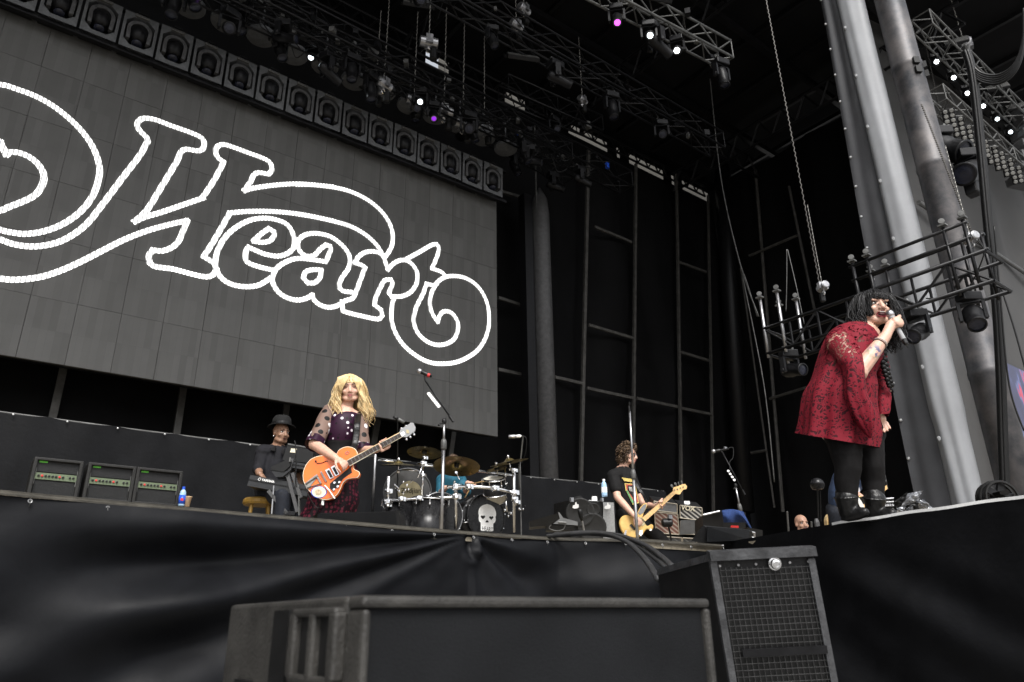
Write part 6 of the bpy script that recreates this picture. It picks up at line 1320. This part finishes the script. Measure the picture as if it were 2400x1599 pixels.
Rb=[ring2_ for ring2_ in [(nb-UP*.03,RH*.075,DH*.07),(G(965,520),RH*.145,DH*.10),(G(958,600),RH*.155-UP*.0,DH*.135),(G(945,700),RH*.15,DH*.145),(G(930,800),RH*.135,DH*.125)]]
loft(Rb,40,lambda q,t:.015*math.sin(q*5+t*9)).build('blouse',bl_m,gp,smooth=True)
for s_,e_ in ((shR,elR),(shL,elL)):
    d=(e_-s_); a1=d.cross(DH).normalized(); a2=d.cross(a1).normalized(); b=loft([(s_-d*.12,a1*.05,a2*.05),(s_,a1*.084,a2*.084),(s_+d*.5,a1*.082,a2*.080),(s_+d*.9,a1*.078,a2*.076),(s_+d*1.02,a1*.080,a2*.078)],28,lambda q,t:.04*math.sin(t*22+q*2)+.03*math.sin(q*4)); b.build('sleeve',sh_m,gp,smooth=True)
    b=loft([(s_+d*.86,a1*.084,a2*.082),(s_+d*1.04,a1*.084,a2*.082)],28,lambda q,t:.04*math.sin(q*6)); b.build('cuff',bl_m,gp,smooth=True)
loft([(G(935,770),RH*.140,DH*.128),(G(925,860),RH*.140,DH*.13),(G(912,930),RH*.155,DH*.145)],36,lambda q,t:.02*math.sin(t*14)).build('waistband',M['leggings'],gp,smooth=True)
fb=V((Oq.x,Oq.y,H+.12))-RH*.16
loft([(G(912,920),RH*.150,DH*.14),(G(895,1050),RH*.20,DH*.18),(G(870,1200),RH*.215,DH*.19),(G(860,1350),RH*.225,DH*.20),(fb+RH*.03,RH*.24,DH*.22)],60,lambda q,t:t*(.06*math.sin(q*8)+.04*math.sin(q*15+1))).build('skirt',sk_m,gp,smooth=True)
def hb(az,r):
    if abs(az)<.55: return (.004,r.uniform(.075,.10),0)
    if abs(az)<1.0: return None
    if abs(az)<1.35: return (r.uniform(.02,.045),r.uniform(-.32,-.20),r.uniform(-.05,.0))
    return (r.uniform(.02,.075),r.uniform(-.34,-.16),r.uniform(-.06,.02))
b=strands(hg,1000,hb,.0034,9,.026,27); hg.e(b,(0,-.03,.045),(.083,.092,.084),3)
for k in range(16): b.tube([hg.p(-.01+.003*k,.03,.125),hg.p(.015+.006*k,.088,.085),hg.p(.035+.005*k,.094,.045),hg.p(.060+.002*k,.082,.0),hg.p(.075,.05,-.06)],[.002,.0032,.0032,.0028,.0015],5)
for k in range(14): b.tube([hg.p(.0-.002*k,.03,.125),hg.p(-.02-.005*k,.088,.075),hg.p(-.045-.003*k,.086,.035),hg.p(-.068,.06,-.03),hg.p(-.075,.045,-.10)],[.002,.0032,.0032,.0028,.0015],5)
b.build('hair',[M['hairblonde'],M['blonde_a'],M['blonde_b']],gp,smooth=True)
# guitar
gu=thing('electric_guitar','orange hollow body electric guitar with a pale oval sticker','guitar',tuple(G(840,1080,-.3)))
GD=-.36; g_=lambda x,y,o=0: G(x,y,GD-o)
ol=[(1005,935),(1075,905),(1088,880),(1078,848),(1050,825),(1000,813),(950,825),(915,850),(895,885),(850,893),(790,893),(720,903),(660,930),(615,985),(592,1050),(592,1110),(610,1165),(640,1210),(690,1258),(740,1287),(800,1297),(860,1282),(905,1245),(935,1190),(955,1145),(990,1112),(1040,1100),(1085,1095),(1105,1072),(1105,1048),(1085,1035),(1060,1022),(1050,1000),(1045,975)]
op=[V((x,y,0)) for x,y in ol]; os_=[p for s in crom(op+[op[0]],3,60) for p in s[:-1]]
b=MB(); P0=[g_(p.x,p.y) for p in os_]; c0=sum(P0,V((0,0,0)))/len(P0); rim=[c0+(p-c0)*.975-DH*.006 for p in P0]; n=len(P0)
b.prism(P0,DH*.062); b.add(P0+rim,[[i,(i+1)%n,n+(i+1)%n,n+i] for i in range(n)]); b.add(rim,[list(range(n))]); b.build('body',M['orange'],gu)
b=MB(); b.tube(P0+[P0[0]],.0035,5,False); b.build('binding',M['cream'],gu)
def flat(pts,o,th,name,mat,par=gu,f=g_): b=MB(); b.prism([f(x,y,o) for x,y in pts],-DH*th); return b.build(name,M[mat],par)
flat([(1040,985),(1030,1010),(1040,1050),(1000,1075),(960,1105),(940,1130),(925,1165),(905,1185),(860,1215),(835,1195),(838,1150),(880,1115),(925,1080),(985,1030)],.007,.003,'pickguard','rubber')
for a,c,w_ in (((880,990),(900,1075),42),((800,1025),(850,1100),40)):
    pass
def gbox(c,u,v,lu,lv,o,th,name,mat,par=gu,f=g_):
    c_=V((*c,0)); u_=V((*u,0)).normalized(); v_=V((-u_.y,u_.x,0)); q=[c_+u_*(sx*lu)+v_*(sy*lv) for sx,sy in ((-1,-1),(1,-1),(1,1),(-1,1))]; return flat([(p.x,p.y) for p in q],o,th,name,mat,par,f)
NU=(.883,-.469)
for c in ((885,1035),(835,1062)): pk=gbox(c,NU,0,20,46,.008,.012,'pickup','chrome'); gbox(c,NU,0,12,36,.021,.002,'pickup_cover','rubber',pk)
gbox((780,1088),NU,0,7,52,.008,.014,'bridge','satin'); gbox((735,1110),NU,0,7,46,.008,.014,'bridge','satin')
flat([(605,1150),(700,1075),(725,1090),(640,1195),(622,1200)],.008,.004,'tailpiece','satin'); 
for k in (0,1): b=MB(); b.tube([g_(612+k*12,1158+k*34,.016),g_(730+k*30,1080+k*70,.018)],.006,6); b.build('tailpiece_arm',M['satin'],gu)
b=MB(); b.tube([g_(790,1170,.02),g_(830,1215,.03),g_(880,1290,.03)],[.006,.007,.009],6); b.build('vibrato_arm',M['satin'],gu)
for c in ((880,1145),(875,1207),(925,1140),(910,1180)): b=MB(); b.lathe([(.011,0),(.012,.012),(.009,.014)],g_(*c,.008),-DH,12); b.build('knob',M['chrome'],gu)
b=MB(); b.tube([g_(705,945,.008),g_(720,965,.008),g_(760,962,.008),g_(800,945,.008),g_(818,948,.008)],[.004,.008,.006,.008,.004],6,flat=.4); b.ell(g_(706,946,.008),(.010,.004,.010)); b.build('f_hole',M['rubber'],gu)
b=MB(); b.tube([g_(975,870,.008),g_(995,855,.008),g_(1015,862,.008),g_(1000,880,.008),g_(975,878,.008)],.005,5,flat=.4); b.build('emblem',M['alu'],gu)
st=[(735+72*math.cos(q),1228+56*math.sin(q)) for q in [2*math.pi*k/28 for k in range(28)]]; sx=flat(st,.0075,.002,'oval_sticker','blueplastic'); flat([(735+(x-735)*.90,1228+(y-1228)*.90) for x,y in st],.0098,.001,'sticker_face','cream',sx); flat([(735+(x-735)*.45-6,1228+(y-1228)*.5+4) for x,y in st],.0112,.0008,'sticker_spot','stickertan',sx)
# neck
def neck(f,a,c,w0,w1,par,mat,fret,back,side=1):
    A=V((*a,0)); C=V((*c,0)); u=(C-A).normalized(); v=V((-u.y,u.x,0)); q=[A-v*w0,A+v*w0,C+v*w1,C-v*w1]
    flat([(p.x,p.y) for p in q],.006,.022,'neck',back,par,f); fb_=flat([(p.x,p.y) for p in q],.0285,.004,'fretboard',mat,par,f); L=(C-A).length
    for k in range(15):
        p=A+u*(L*(1-2**(-k/10.5))*1.6 if False else L*k/15); ww=w0+(w1-w0)*k/15; q=[p-v*ww-u*1.2,p-v*ww+u*1.2,p+v*ww+u*1.2,p+v*ww-u*1.2]; flat([(z.x,z.y) for z in q],.033,.0015,'fret',fret,fb_,f)
    return u,v
u,v=neck(g_,(1005,965),(1490,702),27,21,gu,'ebony','alu','maple')
b=MB()
for s in (-1,1): b.tube([g_(1005+s*13,965+s*24,.031),g_(1490+s*10,702+s*19,.031)],.003,5)
b.build('neck_binding',M['cream'],gu)
b=MB()
for k in range(6): s=(k-2.5)/2.5; b.tube([g_(740+s*18,1108+s*36,.03),g_(1490+s*8,702+s*15,.036)],.0009,4,False)
b.build('strings',M['alu'],gu)
flat([(1475,690),(1500,725),(1545,730),(1620,672),(1625,640),(1605,598),(1590,595),(1490,655)],.012,.02,'headstock','membrane'); flat([(1478,690),(1498,722),(1530,700),(1515,670)],.033,.003,'truss_cover','white')
flat([(1535,655),(1560,660),(1565,690),(1540,688)],.033,.003,'inlay','tan')
for k in range(3):
    for s,(bx,by) in ((0,(1495+k*42,645-k*22)),(1,(1540+k*35,745-k*22))): b=MB(); b.ell(g_(bx,by,.02),(.013,.010,.013),n=1); b.tube([g_(bx,by,.02),g_(bx+(5 if s==0 else -8),by+(22 if s==0 else -28),.02)],.004,5); b.build('tuner',M['chrome'],gu)
b=MB(); b.tube(crom([g_(612,1185,.0),g_(640,1260,.02),g_(700,1360,.0),g_(745,1372,0),g_(765,1345,0)],6,170)[0],.004,5); b.build('cable',M['rubber'],gu); b=MB(); b.tube([g_(772,1300,-.02),g_(768,1350,-.02)],.012,8); b.build('strap_lock',M['white'],gu)
b=MB(); p=[shL+UP*.075-DH*.02,G(1085,600,-.17),G(1078,700,-.19),G(1062,790,-.22),G(1050,840,-.34)]; b.tube(crom(p,6,170)[0],.030,8,flat=.15); b.build('strap',M['leather'],gu,smooth=True)
# ---------------------------------------------------------------- keyboard player
Oy=Ok+DH*.42; Y_=lambda x,y,d=0: PO(580+x*.16575,960+y*.1658,Oy,d)
kp=person('man in a black hat and dark shirt seated behind the keyboards',V((Oy.x,Oy.y,H)))
hk=Head(Y_(478,335,-.02),RH*.72-DH*.66-UP*.04,UP+RH*.02,1.04)
b=MB(); hk.shape(b,0,False); nb=Y_(420,545,.02); b.cap(nb,hk.p(0,-.02,-.06),.062,.06)
shR,shL=Y_(225,610,-.10),Y_(560,620,.14); b.chain([shR,nb-UP*.05,shL],[.08,.09,.08]); b.chain([nb-UP*.08,Y_(380,800),Y_(330,1140)],[.14,.15,.16])
elR,wrR=Y_(160,840,-.16),Y_(165,905,-.30); b.chain([shR,elR,wrR],[.07,.055,.035]); hand(b,Y_(175,905,-.3),RH*.55-UP*.5-DH*.3,-UP,1,.5,.12,1)
elL,wrL=Y_(640,850,.05),Y_(715,930,-.20); b.chain([shL,elL,wrL],[.07,.055,.035]); hand(b,wrL,RH*.3-UP*.6-DH*.3,-UP,1,.5,.12,-1)
hp=[Y_(290,1190,-.05),Y_(400,1190,.1)]; kn=[Y_(500,1230,-.38),Y_(640,1230,-.20)]; ft=[Y_(520,1500,-.35),Y_(660,1500,-.15)]
for i in (0,1): f=V((ft[i].x,ft[i].y,H+.05)); b.chain([hp[i],kn[i],f+UP*.06],[.10,.072,.045]); b.cap(f,f+RH*.14-DH*.12,.045,.035)
put(blob(b,.008,2),'body',M['skin_brown'],kp); hk.face(kp,'mouth',0,False,'hairblack')
b=MB(); b.chain([shR,nb-UP*.065,shL],[.096,.098,.096]); b.chain([nb-UP*.10,Y_(380,800),Y_(330,1150)],[.155,.168,.18]); b.chain([shR,elR,elR.lerp(wrR,.35)],[.085,.072,.062]); b.chain([shL,elL,elL.lerp(wrL,.3)],[.085,.072,.062]); put(blob(b,.011,3),'shirt',M['blackshirt2'] if 'blackshirt2' in M else M['blackshirt'],kp)
b=MB(); c=nb-UP*.02; b.prism([Y_(320,570,-.16),Y_(390,500,-.10),Y_(400,545,-.16),Y_(385,590,-.19)],DH*.02); b.prism([Y_(500,500,.0),Y_(540,520,.0),Y_(500,640,-.16),Y_(480,610,-.16)],DH*.02); b.build('collar',M['blackshirt'],kp)
b=MB()
for i in (0,1): b.chain([hp[i],kn[i],V((ft[i].x,ft[i].y,H+.12))],[.12,.088,.066])
b.cap(hp[0],hp[1],.13,.13); put(blob(b,.012,3),'trousers',M['darkjeans'],kp)
hc_=hk.p(0,-.015,.075); ha=(hk.z*.97+hk.x*0+hk.y*-.10).normalized(); b=MB(); b.lathe([(.150,-.012),(.155,-.008),(.150,-.002),(.108,.012),(.106,.02)],hc_,ha,32,False,False); b.lathe([(.107,.005),(.108,.04),(.100,.09),(.080,.118),(.03,.112),(.001,.108)],hc_,ha,32,False,False); b.build('hat',M['felt'],kp,smooth=True); b=MB(); b.lathe([(.109,.016),(.1095,.04)],hc_,ha,32,False,False); b.build('hat_band',M['leather'],kp)
b=MB(); b.ell(hk.p(.086,.0,-.046) if (hk.p(.08,0,0)-hk.p(-.08,0,0)).dot(DH)<0 else hk.p(-.086,.0,-.046),(.008,.008,.010)); b.build('earring',M['chrome'],kp)
# ---------------------------------------------------------------- bassist
Ob2=V((7.3,6.95,H)); B2=lambda x,y,d=0: PO(1400+x*.1658,1020+y*.1658,Ob2,d)
bp_=person('curly haired bassist in a black printed tee shirt and sunglasses',Ob2)
hb_=Head(B2(448,285,-.02),RH*.86-DH*.48-UP*.10,UP+RH*.04,1.06)
b=MB(); hb_.shape(b,0,False); nb=B2(355,470,.02); b.cap(nb,hb_.p(0,-.03,-.06),.064,.06)
shR,shL=B2(225,580,-.14),B2(470,590,.16); b.chain([shR,nb-UP*.05,shL],[.08,.09,.08]); b.chain([nb-UP*.09,B2(390,800),B2(430,1100),B2(450,1200)],[.14,.145,.135,.15])
elR,wrR=B2(285,880,-.26),B2(525,1145,-.44); b.chain([shR,elR],[.066,.050]); b.chain([elR,elR.lerp(wrR,.35),wrR],[.049,.049,.032]); hand(b,wrR,B2(620,1260,-.45)-wrR,DH*.7-UP*.3+RH*.2,1.0,.55,.15,-1)
elL,wrL=B2(640,985,.05),B2(830,1000,-.22); b.chain([shL,elL,wrL],[.06,.05,.033]); bk0,bk1=B2(650,1190,-.385),B2(1090,800,-.385); bax=(bk1-bk0).normalized(); hLc=bk0+bax*((B2(930,960,-.385)-bk0).dot(bax)); b.cap(wrL,hLc+(wrL-hLc).normalized()*.05,.032,.03); grip(b,hLc+DH*.012,bax,DH*.75-UP*.4,.028,1.05,-1,215,-20)
fR,fL=V((Ob2.x,Ob2.y,H+.05))-RH*.1,V((Ob2.x,Ob2.y,H+.05))+RH*.62
b.chain([B2(400,1190,-.08),B2(400,1500,-.05),fR+UP*.05],[.10,.07,.045]); b.chain([B2(520,1190,.08),B2(860,1440,-.05),fL+UP*.05],[.10,.07,.045])
for f in (fR,fL): b.cap(f,f-DH*.15+RH*.05,.045,.036)
put(blob(b,.008,2),'body',M['skin'],bp_); hb_.face(bp_,'pinklips',0,False,'hairbrown',True)
b=MB(); b.chain([shR,nb-UP*.065,shL],[.094,.096,.094]); b.chain([nb-UP*.11,B2(390,800),B2(425,1080)],[.155,.162,.158]); b.cap(shR,shR.lerp(elR,.62),.088,.082); b.cap(shL,shL.lerp(elL,.55),.085,.075); put(blob(b,.010,3),'tee_shirt',M['blackshirt'],bp_)
b=MB()
for k,(mat) in enumerate(('tan','lime','red','tan')): pass
D('yellowprint',(.55,.42,.12),.7,vary=.3,vs=40); D('greenprint',(.10,.30,.12),.7,vary=.3,vs=40); D('redprint',(.40,.08,.05),.7,vary=.3,vs=40); D('greyprint',(.30,.29,.27),.7,vary=.4,vs=20)
def chest(pts,name,mat,o): b=MB(); b.prism([B2(x,y,-.165-o) for x,y in pts],-DH*.002); return b.build(name,M[mat],bp_)
chest([(345,600),(520,625),(530,670),(380,650)],'shirt_print','yellowprint',.0); chest([(385,680),(535,690),(590,960),(500,985),(400,780)],'shirt_print','yellowprint',.0); chest([(400,692),(528,702),(578,945),(512,965),(415,775)],'shirt_print','redprint',.003); chest([(408,785),(425,778),(512,940),(500,975)],'shirt_print','greenprint',.006); chest([(425,710),(522,716),(556,880),(500,880),(430,780)],'shirt_print','blackshirt',.006); chest([(440,730),(490,735),(500,800),(455,790)],'shirt_print','greyprint',.009)
b=MB(); b.chain([B2(400,1150,-.05),B2(400,1500,-.05),fR+UP*.08],[.135,.09,.07]); b.chain([B2(510,1150,.06),B2(860,1440,-.05),fL+UP*.08],[.135,.095,.07]); b.cap(B2(400,1150,-.05),B2(510,1150,.06),.14,.14); put(blob(b,.012,3),'trousers',M['leggings'],bp_)
rnd=random.Random(8); b=MB(); hb_.e(b,(0,-.03,.045),(.092,.10,.092),3)
for i in range(330):
    z=rnd.uniform(-.75,1); az=rnd.uniform(-math.pi,math.pi); rr=math.sqrt(max(0,1-z*z)); dx,dy=math.sin(az)*rr,math.cos(az)*rr
    if dy>.45 and z<.35: continue
    r0=rnd.uniform(1.0,1.42); c=V((dx*.098*r0,-.03+dy*.105*r0,.045+z*.105*r0-(.03 if z<-.2 else 0))); q0=rnd.uniform(0,6); cr_=rnd.uniform(.012,.022); pts=[]
    b.cur=int(i%3==0)
    for k in range(9): a=q0+k*.95; pts.append(hb_.p(c.x+cr_*math.cos(a),c.y+cr_*math.sin(a)*.8,c.z+cr_*math.sin(a)-.004*k))
    b.tube(pts,.0052,5)
b.build('hair',[M['hairbrown'],M['brown_b']],bp_,smooth=True)
bg_=thing('bass_guitar','worn natural wood electric bass guitar with pale pegs','guitar',tuple(B2(560,1280,-.3)))
f_=lambda x,y,o=0: B2(x,y,-.36-o)
ol=[(640,1165),(655,1100),(690,1030),(705,985),(690,962),(655,972),(615,1010),(580,1070),(560,1110),(520,1135),(480,1145),(430,1132),(370,1140),(330,1175),(313,1225),(322,1300),(360,1380),(420,1430),(500,1452),(580,1440),(640,1405),(680,1345),(720,1330),(765,1352),(792,1300),(785,1268),(760,1268),(730,1290),(700,1285),(675,1250)]
op=[V((x,y,0)) for x,y in ol]; os_=[p for s in crom(op+[op[0]],3,70) for p in s[:-1]]; P0=[f_(p.x,p.y) for p in os_]
D('wornwood',(.55,.33,.10),.35,wear=(.66,.47,.17),vs=9,bump=.1,bs=40)
n=len(P0); c0=sum(P0,V((0,0,0)))/n; rim=[p+(c0-p).normalized()*.012-DH*.008 for p in P0]; b=MB(); b.prism(P0,DH*.045); b.add(P0+rim,[[i,(i+1)%n,n+(i+1)%n,n+i] for i in range(n)]); b.add(rim,[list(range(n))]); b.build('body',M['wornwood'],bg_)
flat([(650,985),(695,975),(690,1015),(670,1060),(650,1100),(600,1130),(575,1105),(600,1050)],.010,.002,'worn_patch','kbgrey2',bg_,f_); flat([(590,1150),(640,1170),(680,1260),(640,1290),(600,1250)],.010,.002,'pickguard','tan',bg_,f_)
flat([(375,1400),(395,1345),(415,1350),(405,1420)],.010,.012,'bridge','chrome',bg_,f_); flat([(585,1400),(595,1345),(640,1340),(640,1400),(615,1430)],.010,.006,'control_plate','white',bg_,f_); flat([(735,1352),(745,1325),(768,1325),(766,1352)],.010,.008,'strap_button','white',bg_,f_)
gbox((500,1300),(.745,-.667),0,16,48,.009,.010,'pickup','rubber',bg_,f_)
u,v=neck(f_,(655,1195),(1095,805),33,26,bg_,'maple','voxgold','maple')
b=MB()
for k in range(4): s=(k-1.5)/1.5; b.tube([f_(392+s*14,1385+s*26,.024),f_(1095+s*10,805+s*14,.036)],.0011,4,False)
b.build('strings',M['alu'],bg_)
flat([(1065,780),(1075,740),(1130,728),(1200,697),(1240,695),(1265,730),(1255,765),(1215,772),(1190,800),(1165,840),(1130,838),(1100,828)],.012,.018,'headstock','maple',bg_,f_)
for k,(bx,by) in enumerate(((1055,718),(1105,690),(1145,680),(1190,665))): b=MB(); b.ell(f_(bx,by,.02),(.026,.006,.022) if k<2 else (.008,.008,.022)); b.tube([f_(bx,by,.02),f_(bx+20,by+40,.02)],.005,5); b.build('tuner',M['dullalu'],bg_)
for bx,by in ((1092,775),(1130,765),(1172,748),(1212,735)): b=MB(); b.lathe([(.010,0),(.008,.012)],f_(bx,by,.03),-DH,8); b.build('post',M['dullalu'],bg_)
b=MB(); b.tube(crom([shL+UP*.07,B2(545,680,-.05),B2(640,830,-.12),B2(700,955,-.30)],6,170)[0],.022,6,flat=.2); b.build('strap',M['leather'],bg_)
# ---------------------------------------------------------------- drummer
Dm=lambda x,y,d=10.1: PD(1050+x*.1403,1040+y*.1403,d)
dr=person('drummer in a teal shirt hidden behind the brass cymbals',V((Dm(40,700).x,Dm(40,700).y,zr)))
hh_=Head(Dm(90,330),-DH*.95+RH*.2,UP,1.0); b=MB(); hh_.shape(b,0,False); nb=Dm(70,480); b.cap(nb,hh_.p(0,-.02,-.06),.06,.06)
shR,shL=Dm(-90,620),Dm(200,620); b.chain([shR,nb-UP*.05,shL],[.08,.09,.08]); b.chain([nb-UP*.08,Dm(50,800),Dm(50,1080)],[.14,.15,.16]); elR=Dm(-120,830,9.9); wrR=Dm(-50,740,9.65); b.chain([shR,elR,wrR],[.065,.052,.036]); hR=Dm(-20,715,9.6); st0,st1=Dm(-10,700,9.6),Dm(40,900,9.3)
hand(b,wrR,RH*.8-DH*.3+UP*.2,-UP,1,.9,.1,1); elL=Dm(300,800,9.9); wrL=Dm(330,660,9.6); b.chain([shL,elL,wrL],[.065,.052,.036]); hand(b,wrL,RH*.6-UP*.05-DH*.3,-UP,1,.8,.1,-1)
b.chain([Dm(-20,1090),Dm(-120,1120,9.7),V((Dm(-120,1120,9.7).x,Dm(-120,1120,9.7).y,zr+.05))],[.1,.07,.05]); b.chain([Dm(110,1090),Dm(210,1120,9.8),V((Dm(210,1120,9.8).x,Dm(210,1120,9.8).y,zr+.05))],[.1,.07,.05])
put(blob(b,.010,2),'body',M['skin'],dr); hh_.face(dr,'pinklips',0,False,'hairbrown')
b=MB(); b.chain([shR,nb-UP*.085,shL],[.098,.10,.098]); b.chain([nb-UP*.11,Dm(50,800),Dm(50,1080)],[.165,.175,.18]); b.cap(shR,elR,.09,.075); b.cap(shL,elL,.09,.075); put(blob(b,.013,3),'shirt',M['teal'],dr)
b=strands(hh_,70,lambda az,r:(.006,r.uniform(-.02,.05) if abs(az)>.7 else .06,0),.007,4); hh_.e(b,(0,-.03,.045),(.084,.094,.084),3); b.build('hair',[M['hairbrown']]*3,dr)
b=MB(); 
for a,c in ((.018,.024),(.030,.034)): b.ring(wrR.lerp(elR,a*8),(wrR-elR),.04,.006,14,5)
b.build('wristband',M['rubber'],dr)
for k,(a,c,lb) in enumerate(((Dm(370,680,9.5),Dm(590,630,9.2),'pale drumstick resting over the small rack tom'),(Dm(345,790,9.6),Dm(285,900,9.3),'pale drumstick pointing down beside the rack tom'))): b=MB(); b.tube([a,a.lerp(c,.8),c],[.0085,.0075,.004],8); solo('drumstick',b,M['maple'],lb,'drumstick','drumsticks')
# ---------------------------------------------------------------- second guitarist behind the legs and pit crew
ar=lambda x,y,d=8.3: PD(1840+x*.2379,1080+y*.2379,d)
o_=ar(600,560); p2=person('guitarist in a blue shirt half hidden behind the singer legs',V((o_.x,o_.y,H)))
hx=Head(ar(735,150),-RH*.4-DH*.5-UP*.5,UP*.8+RH*.3,1.0); b=MB(); hx.shape(b,0,False); nb=ar(660,175); b.cap(nb,hx.c,.06,.06); shR,shL=ar(585,190,8.3),ar(690,230,8.5); b.chain([shR,nb,shL],[.085,.09,.085]); b.chain([nb,ar(600,190),ar(560,330),ar(565,480)],[.12,.135,.135,.135]); elA=ar(650,300,8.05); wrA=ar(755,365,7.95); b.chain([shL,elA],[.065,.052]); b.chain([elA,wrA],[.05,.034]); hand(b,wrA,RH*.8-UP*.5,DH,1,.5,.1,1)
for s in (0,1): f=V((o_.x,o_.y,H+.05))+RH*(.2*s-.15); b.chain([ar(510+60*s,500),f+UP*.42-DH*.1,f+UP*.05],[.11,.075,.05]); b.cap(f,f-DH*.14,.045,.035)
put(blob(b,.010,2),'body',M['skin_tan'],p2); b=MB(); b.chain([shR,nb,shL],[.1,.1,.1]); b.chain([nb,ar(600,190),ar(560,330),ar(565,480)],[.135,.15,.15,.15]); b.cap(shL,elA.lerp(shL,.25),.085,.075); put(blob(b,.012,3),'shirt',M['jeans'],p2)
b=MB(); b.grid(lambda i,j:ar(668+70*i+8*j,165+110*i+85*j,8.0-.03*math.sin(i*3)),6,6); b.build('scarf',dots('plaid',(.55,.55,.58),(.06,.08,.16),(.02,.02,.04),28,.4),p2)
b=strands(hx,80,lambda az,r:(.012,r.uniform(-.08,.04) if abs(az)>.6 else .05,0),.007,6); b.build('hair',[M['hairblack']]*3,p2)
b=MB()
for s in (0,1): f=V((o_.x,o_.y,H+.1))+RH*(.2*s-.15); b.chain([ar(510+60*s,490),f+UP*.40-DH*.1,f],[.125,.09,.07])
put(blob(b,.013,3),'trousers',M['darkjeans'],p2)
g2=thing('electric_guitar','black guitar with a cream top edge behind the singer legs','guitar',tuple(ar(745,460,7.9))); a_=[ar(745+math.cos(q)*58*(1+.12*math.cos(2*q)),465+math.sin(q)*112,7.9) for q in [2*math.pi*k/26 for k in range(26)]]
b=MB(); b.prism(a_,DH*.07); b.build('body',M['blackpaint'],g2); b=MB(); b.prism([ar(722,360,7.88),ar(745,390,7.88),ar(775,440,7.88),ar(790,520,7.88),ar(760,505,7.88),ar(730,440,7.88),ar(715,395,7.88)],-DH*.004); b.build('pickguard',M['white'],g2); b=MB(); b.tube(a_+[a_[0]],.006,5,False); b.build('binding',M['brass'],g2)
b=MB(); b.obox(ar(880,360,7.9),(ar(1000,260,7.9)-ar(760,460,7.9))*.5,DH*.012,UP*.02); b.build('neck',M['maple'],g2)
for lb,px,py,d_,fem,mt_ in (('bald man with a grey goatee peering over the catwalk edge',1879,1228,10.2,False,'skin_tan'),('blonde woman half hidden behind the singer boot',1960,1222,10.2,True,'skin')):
    c=PD(px,py,d_); t=person(lb,V((c.x,c.y,H))); h_=Head(c,-DH*.9+(RH*.1 if not fem else RH*.75),UP,1.05); b=MB(); h_.shape(b,0,fem); nb=c-UP*.2+DH*.03; b.cap(nb,h_.p(0,-.02,-.06),.06,.06); sR,sL=nb-RH*.18-UP*.06,nb+RH*.18-UP*.06; b.chain([sR,nb-UP*.05,sL],[.08,.09,.08]); b.chain([nb-UP*.08,V((nb.x,nb.y,H+.16))],[.14,.16])
    for s in (-1,1): kk=V((nb.x,nb.y,H+.12))+RH*.3*s-DH*.3; b.chain([V((nb.x,nb.y,H+.12))+RH*.1*s,kk,V((nb.x,nb.y,H+.07))-DH*.42+RH*.05*s],[.09,.065,.05]); el=nb+RH*.27*s-UP*.3; b.chain([(sR,sL)[(s+1)//2],el,kk+UP*.08],[.065,.05,.035]); hand(b,kk+UP*.08,-DH+RH*.2*s,-UP,1,.5,.1,s)
    put(blob(b,.010,2),'body',M[mt_],t); h_.face(t,'pinklips',0,False,'hairbrown' if not fem else 'hairblonde')
    b=MB(); b.chain([sR,nb-UP*.08,sL],[.1,.1,.1]); b.chain([nb-UP*.1,V((nb.x,nb.y,H+.18))],[.16,.18]); put(blob(b,.013,3),'shirt',M['blackshirt'],t)
    if fem: b=strands(h_,110,lambda az,r:((.01,.05,0) if abs(az)<.5 else (r.uniform(.015,.04),r.uniform(-.25,-.15),0)),.007,2); h_.e(b,(0,-.03,.045),(.084,.094,.084),3); b.build('hair',[M['hairblonde'],M['blonde_a'],M['blonde_b']],t)
    else:
        b=MB(); h_.e(b,(0,.058,-.112),(.026,.020,.020)); [h_.e(b,(a*.026,.078,-.085),(.006,.008,.022)) for a in (-1,1)]; h_.e(b,(0,.094,-.058),(.026,.006,.005)); b.build('goatee',M['dullalu'],t)
